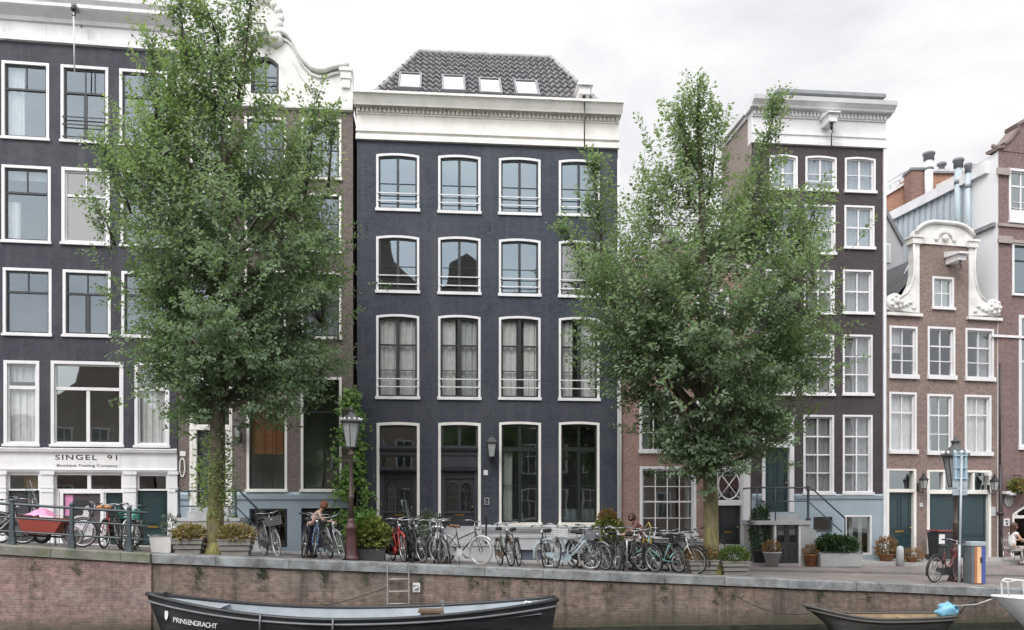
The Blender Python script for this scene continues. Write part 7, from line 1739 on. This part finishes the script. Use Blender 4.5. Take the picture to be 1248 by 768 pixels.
b = MB(); x0 = -LB/2+.83*LB; b.add([(x0,-.85,.56),(x0+1.15,-.55,.66),(x0+1.15,.55,.66),(x0,.85,.56)], [[0,1,2,3]]); b.add([(x0,-.85,.56),(x0,.85,.56),(x0,.85,.25),(x0,-.85,.25)], [[0,1,2,3]]); b.build('stern_bench', M['boat_grey'], boat)
b = MB(); b.tube([(-.15,0,0),(-.05,.02,.16),(.05,.0,.14),(.15,-.05,0)], .025, 6); b.build('cleat_rope', M['pipe_white'], boat, (-LB/2+.93*LB,-.1,.72))
for f in (.30,.47): b = MB(); b.tube([(0,0,.05),(0,-.06,-.1),(0,-.08,-.35)], .02, 6); b.build('fender_line', M['rub_grey'], boat, (-LB/2+f*LB, -hb_(f)-.02, gz_(f)))
b = MB(); b.lathe([(.04,0),(.04,.12),(.06,.14),(.001,.15)], 8); b.tube([(-.12,0,.1),(.12,0,.1)], .02, 6); b.build('bollard', M['rub_black'], boat, (-LB/2+.045*LB, 0, gz_(.045)-.02))
# ropes from the sloop to the wall
def rope(pts, label, r=.014):
    a = Vector(pts[0]); b = MB(); b.tube([Vector(p) - a for p in pts], r, 5); o = b.build('mooring_rope', M['rope'], None, a); return tag(o, label, 'rope', 'mooring ropes')
M['rope'] = pm('dark_rope', (.06,.055,.05), .8, .2, 8)
def sag(a, c, s_): return [a.lerp(c, k/8) - Vector((0,0,s_*4*(k/8)*(1-k/8))) for k in range(9)]
rope(sag(P(330,745,20.0), P(472,716,20.25), .12), 'dark mooring rope sagging from the black sloop to the ladder')
rope(sag(P(890,722,20.85), P(985,748,20.1), .18), 'dark mooring rope hanging from the quay wall to the wooden rowing boat')
# wooden rowing boat at right
M['old_wood'] = pm('weathered_dark_wood', (.075,.07,.065), .65, .2, 3, .3, 12, stretch=(.5,3,6)); M['old_wood_in'] = pm('tan_boat_inside', (.36,.26,.15), .7, .2, 4, dirt=(.15,.11,.07), damt=.5)
xl, xr = P(979,738,20.2).x, P(1163,752,20.2).x
rb_, g2_, h2_ = hull_boat('rowing_boat', 'weathered dark wooden rowing boat with a blue bag at its stern', Vector(((xl+xr)/2, 20.35, 0)), .07, xr-xl, 1.25, .68, .40, .42, (M['old_wood'],M['old_wood_in'],M['old_wood'],M['old_wood'],M['old_wood']), sternw=.62, floor=.12, deck=.08, rail=.035, rake=.7)
for f in (.45,.75): b = MB(); w_ = h2_(f)-.04; b.box(-.12,.12,-w_,w_,.30,.335); b.build('bench', M['old_wood_in'], rb_, (-(xr-xl)/2+f*(xr-xl),0,0))
q = P(1159,739,20.5); b = MB(); b.grid(lambda u, v: ((.25+.13*noise.noise(Vector((u*5,v*4,1))))*math.cos(2*PI*u)*math.sin(PI*v)**.7, (.2+.05*noise.noise(Vector((u*5,v*4,7))))*math.sin(2*PI*u)*math.sin(PI*v)**.7, -.17*math.cos(PI*v)+.09*noise.noise(Vector((u*7,v*6,3)))), 26, 14); o = b.build('tarpaulin_bag', pm('sky_blue_tarpaulin', (.20,.46,.64), .5, .15, 4, .6, 10), None, q + Vector((-.1,0,-.10))); tag(o, 'crumpled sky blue tarpaulin bag in the stern of the rowing boat', 'bag')
q = P(1175,742,20.4); b = MB(); b.tube([(-.1,0,-.12),(.05,0,.1),(.25,0,.17),(.38,0,.12)], .016, 6); o = b.build('tiller_arm', M['iron'], rb_); o.matrix_world = Matrix.Translation(q); o.parent = None; o.parent = rb_; o.matrix_parent_inverse = (Matrix.Translation(rb_.location) @ Matrix.Rotation(.07,4,'Z')).inverted()
# white boat at the right edge
xl = P(1196,726,20.0).x; LW_ = 6.2
wb_, g3_, h3_ = hull_boat('white_boat', 'white cabin boat bow with thin steel bow rail, moored ahead of the wooden rowing boat', Vector((xl+LW_/2+.05, 19.85, 0)), .06, LW_, 2.1, .95, .82, .8, (pm('white_gelcoat', (.74,.75,.76), .25, .04, 2, dirt=(.4,.4,.37), damt=.3, coat=.3),)*5, strake=False, deck=.75, rail=.03, rake=.85, bow_pow=2.0)
b = MB(); L2 = LW_/2
pr_ = [(-L2+.35,0,1.2)] 
b.tube([(-L2+.32,-.12,.92),(-L2+.30,-.12,1.28),(-L2+.45,-.2,1.33),(-L2+1.0,-.42,1.27),(-L2+1.08,-.46,.9)], .018, 6); b.tube([(-L2+.32,.12,.92),(-L2+.30,.12,1.28),(-L2+.45,.2,1.33),(-L2+1.0,.42,1.27),(-L2+1.08,.46,.9)], .018, 6); b.tube([(-L2+.30,-.12,1.28),(-L2+.26,0,1.29),(-L2+.30,.12,1.28)], .018, 6); b.build('bow_rail', M['pipe_white'], wb_)
b = MB(); b.box(-L2+2.2,-L2+4.6,-.65,.65,.75,1.15); b.build('cabin', M['white_clad'], wb_, bevel=.06); b = MB(); b.tube([(-L2+.2,0,.95),(-L2-.12,.4,.72),(-L2-.35,1.0,.62)], .012, 5); b.build('bow_line', M['pipe_white'], wb_)
# ================================================================= people
def skin_mesh(name, verts, edges, mat, parent, root=0, sub=2):
    """verts: list of (x,y,z,rx,ry); grown into one continuous surface"""
    me = bpy.data.meshes.new(name); me.from_pydata([v[:3] for v in verts], edges, [])
    o = bpy.data.objects.new(name, me); COL.objects.link(o)
    m = o.modifiers.new('skin', 'SKIN'); m.use_smooth_shade = True; m.branch_smoothing = .4
    for i, v in enumerate(verts): me.skin_vertices[0].data[i].radius = (v[3], v[4]); me.skin_vertices[0].data[i].use_root = (i == root)
    s_ = o.modifiers.new('sub', 'SUBSURF'); s_.levels = sub; s_.render_levels = sub
    dg = bpy.context.evaluated_depsgraph_get(); dg.update()
    nm = bpy.data.meshes.new_from_object(o.evaluated_get(dg)); bpy.data.objects.remove(o)
    nm.name = name; nm.materials.clear(); nm.materials.append(mat)
    for p in nm.polygons: p.use_smooth = True
    r = bpy.data.objects.new(name, nm); COL.objects.link(r); r.parent = parent; return r
M['skin'] = pm('skin', (.50,.30,.22), .5, .06, 8); M['hair_brown'] = pm('brown_hair', (.07,.035,.02), .5, .25, 12, stretch=(1,1,.2)); M['hair_red'] = pm('red_brown_hair', (.17,.06,.03), .5, .25, 12, stretch=(1,1,.2))
M['lips'] = pm('lips', (.35,.12,.10), .5, .05)
def chain(V, E, pts, start=None):
    prev = start
    for p in pts:
        V.append(p)
        if prev is not None: E.append((prev, len(V)-1))
        prev = len(V)-1
    return prev
def hand(V, E, wrist_i, d, side, s=1.0):
    """palm with four unequal fingers and a thumb, slightly curled; d = pointing direction"""
    w = Vector(V[wrist_i][:3]); d = Vector(d).normalized(); sd = Vector(side).normalized(); nr = d.cross(sd)
    V.append((*(w+d*.05*s), .032*s, .016*s)); E.append((wrist_i, len(V)-1)); pi = len(V)-1
    for k, (o, l) in enumerate(((-.027,.062),(-.009,.074),(.009,.07),(.027,.055))):
        a = w + d*.085*s + sd*o*s; V.append((*a, .0095*s, .0095*s)); E.append((pi, len(V)-1))
        b = a + (d*.8+nr*.5)*l*.5*s; V.append((*b, .008*s, .008*s)); E.append((len(V)-2, len(V)-1))
        c = b + (d*.35+nr*.9)*l*.5*s; V.append((*c, .0065*s, .0065*s)); E.append((len(V)-2, len(V)-1))
    a = w + d*.03*s - sd*.04*s; V.append((*a, .011*s, .011*s)); E.append((pi, len(V)-1)); V.append((*(a+d*.04*s-sd*.012*s+nr*.015*s), .009*s, .009*s)); E.append((len(V)-2, len(V)-1))
def person(label, pos, rz, J, shirt, legs, hair, hairlen, shoes, sleeve=.5, scale=1.0, extra=None):
    """J: joints in metres, the figure faces +x: hip, chest, neck, head, elbow/hand L R, knee/ankle L R"""
    t = thing('person', label, 'person', pos, rz); t.scale = (scale,)*3
    hip, chest, neck, head = [Vector(J[k]) for k in ('hip','chest','neck','head')]
    V, E = [], []
    V.append((*hip, .15, .115)); mid = hip.lerp(chest, .5)
    c = chain(V, E, [(*mid, .125, .095), (*chest, .155, .105), (*(chest.lerp(neck,.75)), .09, .07), (*neck, .05, .05)], 0); ci = 2
    hd = (head-neck).normalized(); V.append((*(neck.lerp(head,.6)), .062, .07)); E.append((c, len(V)-1)); V.append((*head, .078, .092)); E.append((len(V)-2, len(V)-1)); V.append((*(head+hd*.075), .062, .075)); E.append((len(V)-2, len(V)-1))
    for s_ in ('L','R'):
        sg = 1 if s_ == 'L' else -1
        sh = chest.lerp(neck,.45)+Vector((0,.165*sg,0)); el, ha = Vector(J['elbow'+s_]), Vector(J['hand'+s_])
        chain(V, E, [(*(chest.lerp(neck,.45)+Vector((0,.09*sg,0))), .07, .06), (*sh, .055, .055), (*sh.lerp(el,.5), .046, .046), (*el, .038, .038), (*el.lerp(ha,.4), .036, .036), (*ha, .024, .022)], ci)
        hand(V, E, len(V)-1, ha-el, (0, -sg, .2))
        kn, an = Vector(J['knee'+s_]), Vector(J['ankle'+s_]); hp = hip + Vector((0,.09*sg,-.04))
        chain(V, E, [(*hp, .095, .09), (*hp.lerp(kn,.5), .078, .078), (*kn, .056, .056), (*kn.lerp(an,.4), .055, .055), (*an, .038, .038), (*(an+Vector((.06,0,-.045))), .038, .03), (*(an+Vector((.16,0,-.06))), .034, .02)], 0)
    body = skin_mesh('body', V, E, M['skin'], t)
    # clothes: slightly larger skins
    V, E = [], []; V.append((*(hip+Vector((0,0,-.02))), .165, .13))
    chain(V, E, [(*mid, .145, .115), (*chest, .172, .122), (*chest.lerp(neck,.6), .10, .085)], 0)
    for s_ in ('L','R'):
        sg = 1 if s_ == 'L' else -1; sh = chest.lerp(neck,.45)+Vector((0,.165*sg,0)); el, ha = Vector(J['elbow'+s_]), Vector(J['hand'+s_])
        pts = [(*(chest.lerp(neck,.45)+Vector((0,.09*sg,0))), .08, .075), (*sh, .07, .07)]
        if sleeve > 0: pts.append((*sh.lerp(el, min(1,sleeve*2)), .062, .062))
        if sleeve > .5: pts += [(*el, .052, .052), (*el.lerp(ha, (sleeve-.5)*1.8), .045, .045)]
        chain(V, E, pts, 2)
    skin_mesh('top', V, E, shirt, t)
    V, E = [], []; V.append((*(hip+Vector((0,0,.02))), .168, .13))
    for s_ in ('L','R'):
        sg = 1 if s_ == 'L' else -1; kn, an = Vector(J['knee'+s_]), Vector(J['ankle'+s_]); hp = hip + Vector((0,.09*sg,-.05))
        chain(V, E, [(*hp, .112, .105), (*hp.lerp(kn,.5), .092, .092), (*kn, .07, .07), (*kn.lerp(an,.45), .066, .066), (*kn.lerp(an,.93), .055, .055)], 0)
    skin_mesh('trousers', V, E, legs, t)
    V, E = [], []
    b = MB()
    for s_ in ('L','R'): an = Vector(J['ankle'+s_]); b.ball((an.x+.07, an.y, an.z-.045), .14,.052,.05, 12, 8); 
    b.build('shoes', shoes, t)
    # hair cap, long hair, face
    q = head - neck; fwd = Vector((1,0,0)); bk = head + Vector((-.018,0,.025))
    b = MB(); b.ball(tuple(bk), .112,.098,.125, 14, 10)
    if hairlen: b.grid(lambda u, v: (bk.x-.05-.05*math.sin(PI*u)-.03*v+.015*math.sin(u*25), bk.y+(u-.5)*.2*(1-.1*v), bk.z+.04-hairlen*v), 14, 8); b.grid(lambda u, v: (bk.x-.02-.03*v, bk.y+(u-.5)*.2, bk.z+.04-hairlen*v), 8, 6)
    else: b.ball((bk.x-.05,bk.y,bk.z-.04), .075,.09,.09, 12, 8)
    b.build('hair', hair, t)
    for sg in (1,-1):
        b = MB(); b.ball((head.x+.088, sg*.032+head.y, head.z+.01), .012,.014,.009, 8, 6); b.build('eye', M['hair_brown'], body)
        b = MB(); b.ball((head.x-.005, head.y+sg*.085, head.z-.01), .02,.012,.032, 8, 6); b.build('ear', M['skin'], body)
    b = MB(); b.ball((head.x+.09, head.y, head.z-.062), .012,.024,.007, 8, 6); b.build('mouth', M['lips'], body)
    b = MB(); b.ball((head.x+.1, head.y, head.z-.022), .022,.014,.026, 8, 6); b.build('nose', M['skin'], body)
    return t
LEAN = dict(hip=(-.12,0,.88), chest=(.12,0,1.22), neck=(.25,0,1.38), head=(.34,0,1.475), elbowL=(.32,.24,1.04), handL=(.55,.2,1.0), elbowR=(.30,-.24,1.05), handR=(.56,-.22,1.02), kneeL=(.0,.1,.48), ankleL=(-.06,.1,.09), kneeR=(-.06,-.1,.48), ankleR=(-.2,-.1,.09))
q = S(784,1.55); q.z = gz2(q.x,q.y)
w1 = person('long haired woman in a dark top with a yellow shoulder bag bending over bicycles', q, PI-.25, LEAN, pm('dark_rust_top', (.16,.07,.06), .8, .2, 5), pm('dark_jeans', (.05,.06,.09), .8, .15, 6), M['hair_brown'], .42, M['black'], .35, .93)
b = MB(); b.tbox(-.06,.06,-.17,.17,-.30,.0,.015); b.tube([(0,-.15,0),(.03,-.1,.3),(0,.0,.42),(-.03,.1,.3),(0,.15,0)], .012, 5)
o = b.build('shoulder_bag', pm('yellow_canvas_bag', (.55,.42,.10), .8, .12, 5), None, w1.location + Vector((.06,-.27,.84))); o.rotation_euler = (0,.1,.3); tag(o, 'yellow canvas bag hanging at the side of the long haired woman', 'bag')
q = S(381,1.75); q.z = gz2(q.x,q.y)
person('red haired child in a pale pink top holding a bicycle handlebar beside the mossy elm', q, .1, LEAN, pm('pale_pink_top', (.60,.40,.34), .8, .12, 6), pm('navy_trousers', (.05,.06,.12), .8, .15, 6), M['hair_red'], 0, M['black'], .15, .90)
# cafe guests at the right edge
def chair(label, q, rz):
    t = thing('cafe_chair', label, 'chair', q, rz, 'metal cafe chairs'); b = MB(); b.box(-.2,.2,-.2,.2,.43,.46); b.build('seat', M['steel'], t)
    for x in (-.18,.18):
        for y in (-.18,.18): b = MB(); b.tube([(x*1.1,y*1.1,0),(x,y,.44)], .013, 6); b.build('leg', M['steel'], t)
    b = MB(); b.tube([(-.19,-.19,.44),(-.25,-.19,.84),(-.25,.19,.84),(-.19,.19,.44)], .013, 6)
    for i in range(4): y = -.12+i*.08; b.tube([(-.2,y,.46),(-.25,y,.84)], .006, 4)
    b.build('backrest', M['steel'], t); return t
SIT = dict(hip=(-.05,0,.54), chest=(-.03,0,.92), neck=(.02,0,1.10), head=(.05,0,1.215), elbowL=(.10,.24,.80), handL=(.34,.14,.78), elbowR=(.10,-.24,.80), handR=(.34,-.14,.80), kneeL=(.40,.1,.52), ankleL=(.36,.1,.09), kneeR=(.42,-.1,.54), ankleR=(.46,-.12,.09))
q = spot_f(1235,1.3); q.z = gz2(q.x,q.y); chair('metal cafe chair under the seated woman in white', q + Vector((-.02,0,0)), .1)
person('seated woman in a white sleeveless top with long brown hair outside the arched doorway', q, .1, SIT, pm('white_top', (.72,.71,.70), .8, .06, 5), pm('pale_shorts', (.40,.36,.33), .8, .1, 6), M['hair_brown'], .34, M['white'], .15, .98)
q2 = q + Vector((1.15,.1,0)); chair('metal cafe chair facing left, under the person in dull red', q2 + Vector((.02,0,0)), PI)
person('seated person in a dull red top facing the woman in white', q2, PI, SIT, pm('dull_red_top', (.30,.06,.06), .8, .15, 5), pm('grey_trousers', (.12,.12,.13), .8, .1, 6), M['hair_brown'], 0, M['black'], .4, 1.0)
t = thing('cafe_table', 'small round cafe table between the two seated people', 'table', q + Vector((.6,-.02,0))); b = MB(); b.lathe([(.32,.70),(.33,.715),(.32,.73)], 20); b.build('tabletop', M['steel'], t); b = MB(); b.tube([(0,0,0),(0,0,.7)], .025, 8); b.lathe([(.2,0),(.2,.02),(.03,.05)], 12); b.build('pedestal', M['iron'], t)
# ================================================================= camera, sun, sky
cam = bpy.data.cameras.new('camera'); co = bpy.data.objects.new('camera', cam); COL.objects.link(co)
co.location = (0,0,EYE); co.rotation_euler = (PI/2,0,0)
cam.sensor_fit = 'HORIZONTAL'; cam.sensor_width = 36; cam.lens = F_PX/1248*36; cam.shift_x = 0; cam.shift_y = (HY-384)/1248
cam.clip_start = .1; cam.clip_end = 2000
sc.camera = co
SE, SA = 48, 205                                        # overcast sun: high, behind the camera and a little to the left
sun = bpy.data.lights.new('sun', 'SUN'); so = bpy.data.objects.new('sun', sun); COL.objects.link(so)
sun.energy = 1.25; sun.angle = R(24); sun.color = (1,.975,.95)
az = R(SA); dr = Vector((math.sin(az)*math.cos(R(SE)), math.cos(az)*math.cos(R(SE)), math.sin(R(SE))))   # towards the sun
so.rotation_euler = (-dr).to_track_quat('-Z', 'Y').to_euler()
w = bpy.data.worlds.new('World'); sc.world = w; w.use_nodes = True; nt = w.node_tree
bg = nt.nodes['Background']
sky = nd(nt, 'ShaderNodeTexSky', sky_type='NISHITA', sun_disc=False, sun_elevation=R(SE), sun_rotation=R(SA), air_density=1.0, dust_density=2.0)
tc = nd(nt, 'ShaderNodeTexCoord').outputs['Generated']
mp = nd(nt, 'ShaderNodeMapping', {'Vector': tc, 'Scale': (1.0,1.0,2.4), 'Location': (.3,.1,.2)}).outputs[0]
n1 = nd(nt, 'ShaderNodeTexNoise', {'Vector': mp, 'Scale': 3.2, 'Detail': 7.0, 'Roughness': .55, 'Distortion': .3}).outputs[0]
n2 = nd(nt, 'ShaderNodeTexNoise', {'Vector': mp, 'Scale': 1.3, 'Detail': 4.0}).outputs[0]
cloud = ramp(nt, n1, [(.34, (9.9,9.9,10.6)), (.5, (12.0,12.0,12.3)), (.64, (13.6,13.6,13.6))])
# thin overcast: the sky is brightest round the veiled sun (behind the camera) and overhead, dimmer low down opposite the sun
dt = nd(nt, 'ShaderNodeVectorMath', {0: tc, 1: tuple(dr)}, operation='DOT_PRODUCT').outputs['Value']
hf = nd(nt, 'ShaderNodeMath', {0: dt, 1: .5, 2: .5}, operation='MULTIPLY_ADD').outputs[0]
sq = nd(nt, 'ShaderNodeMath', {0: hf, 1: hf}, operation='MULTIPLY').outputs[0]
s4 = nd(nt, 'ShaderNodeMath', {0: sq, 1: sq}, operation='MULTIPLY').outputs[0]
gd = nd(nt, 'ShaderNodeMath', {0: s4, 1: 1.4, 2: .57}, operation='MULTIPLY_ADD').outputs[0]
grad = nd(nt, 'ShaderNodeCombineXYZ', {0: gd, 1: gd, 2: gd}).outputs[0]
cloud = mixc(nt, 1.0, cloud, grad, 'MULTIPLY')
cover = ramp(nt, n2, [(.36, .97), (.5, 1.0)])
nt.links.new(mixc(nt, cover, sky.outputs[0], cloud), bg.inputs['Color']); bg.inputs['Strength'].default_value = .1
sc.view_settings.view_transform = 'Standard'; sc.view_settings.look = 'None'; sc.view_settings.gamma = 1; sc.view_settings.exposure = 0.42; sc.view_settings.use_curve_mapping = False
sc.render.engine = 'CYCLES'; sc.cycles.max_bounces = 12; sc.cycles.transparent_max_bounces = 12; sc.cycles.diffuse_bounces = 8; sc.cycles.glossy_bounces = 3
sc.cycles.use_denoising = True; sc.cycles.caustics_reflective = False; sc.cycles.caustics_refractive = False
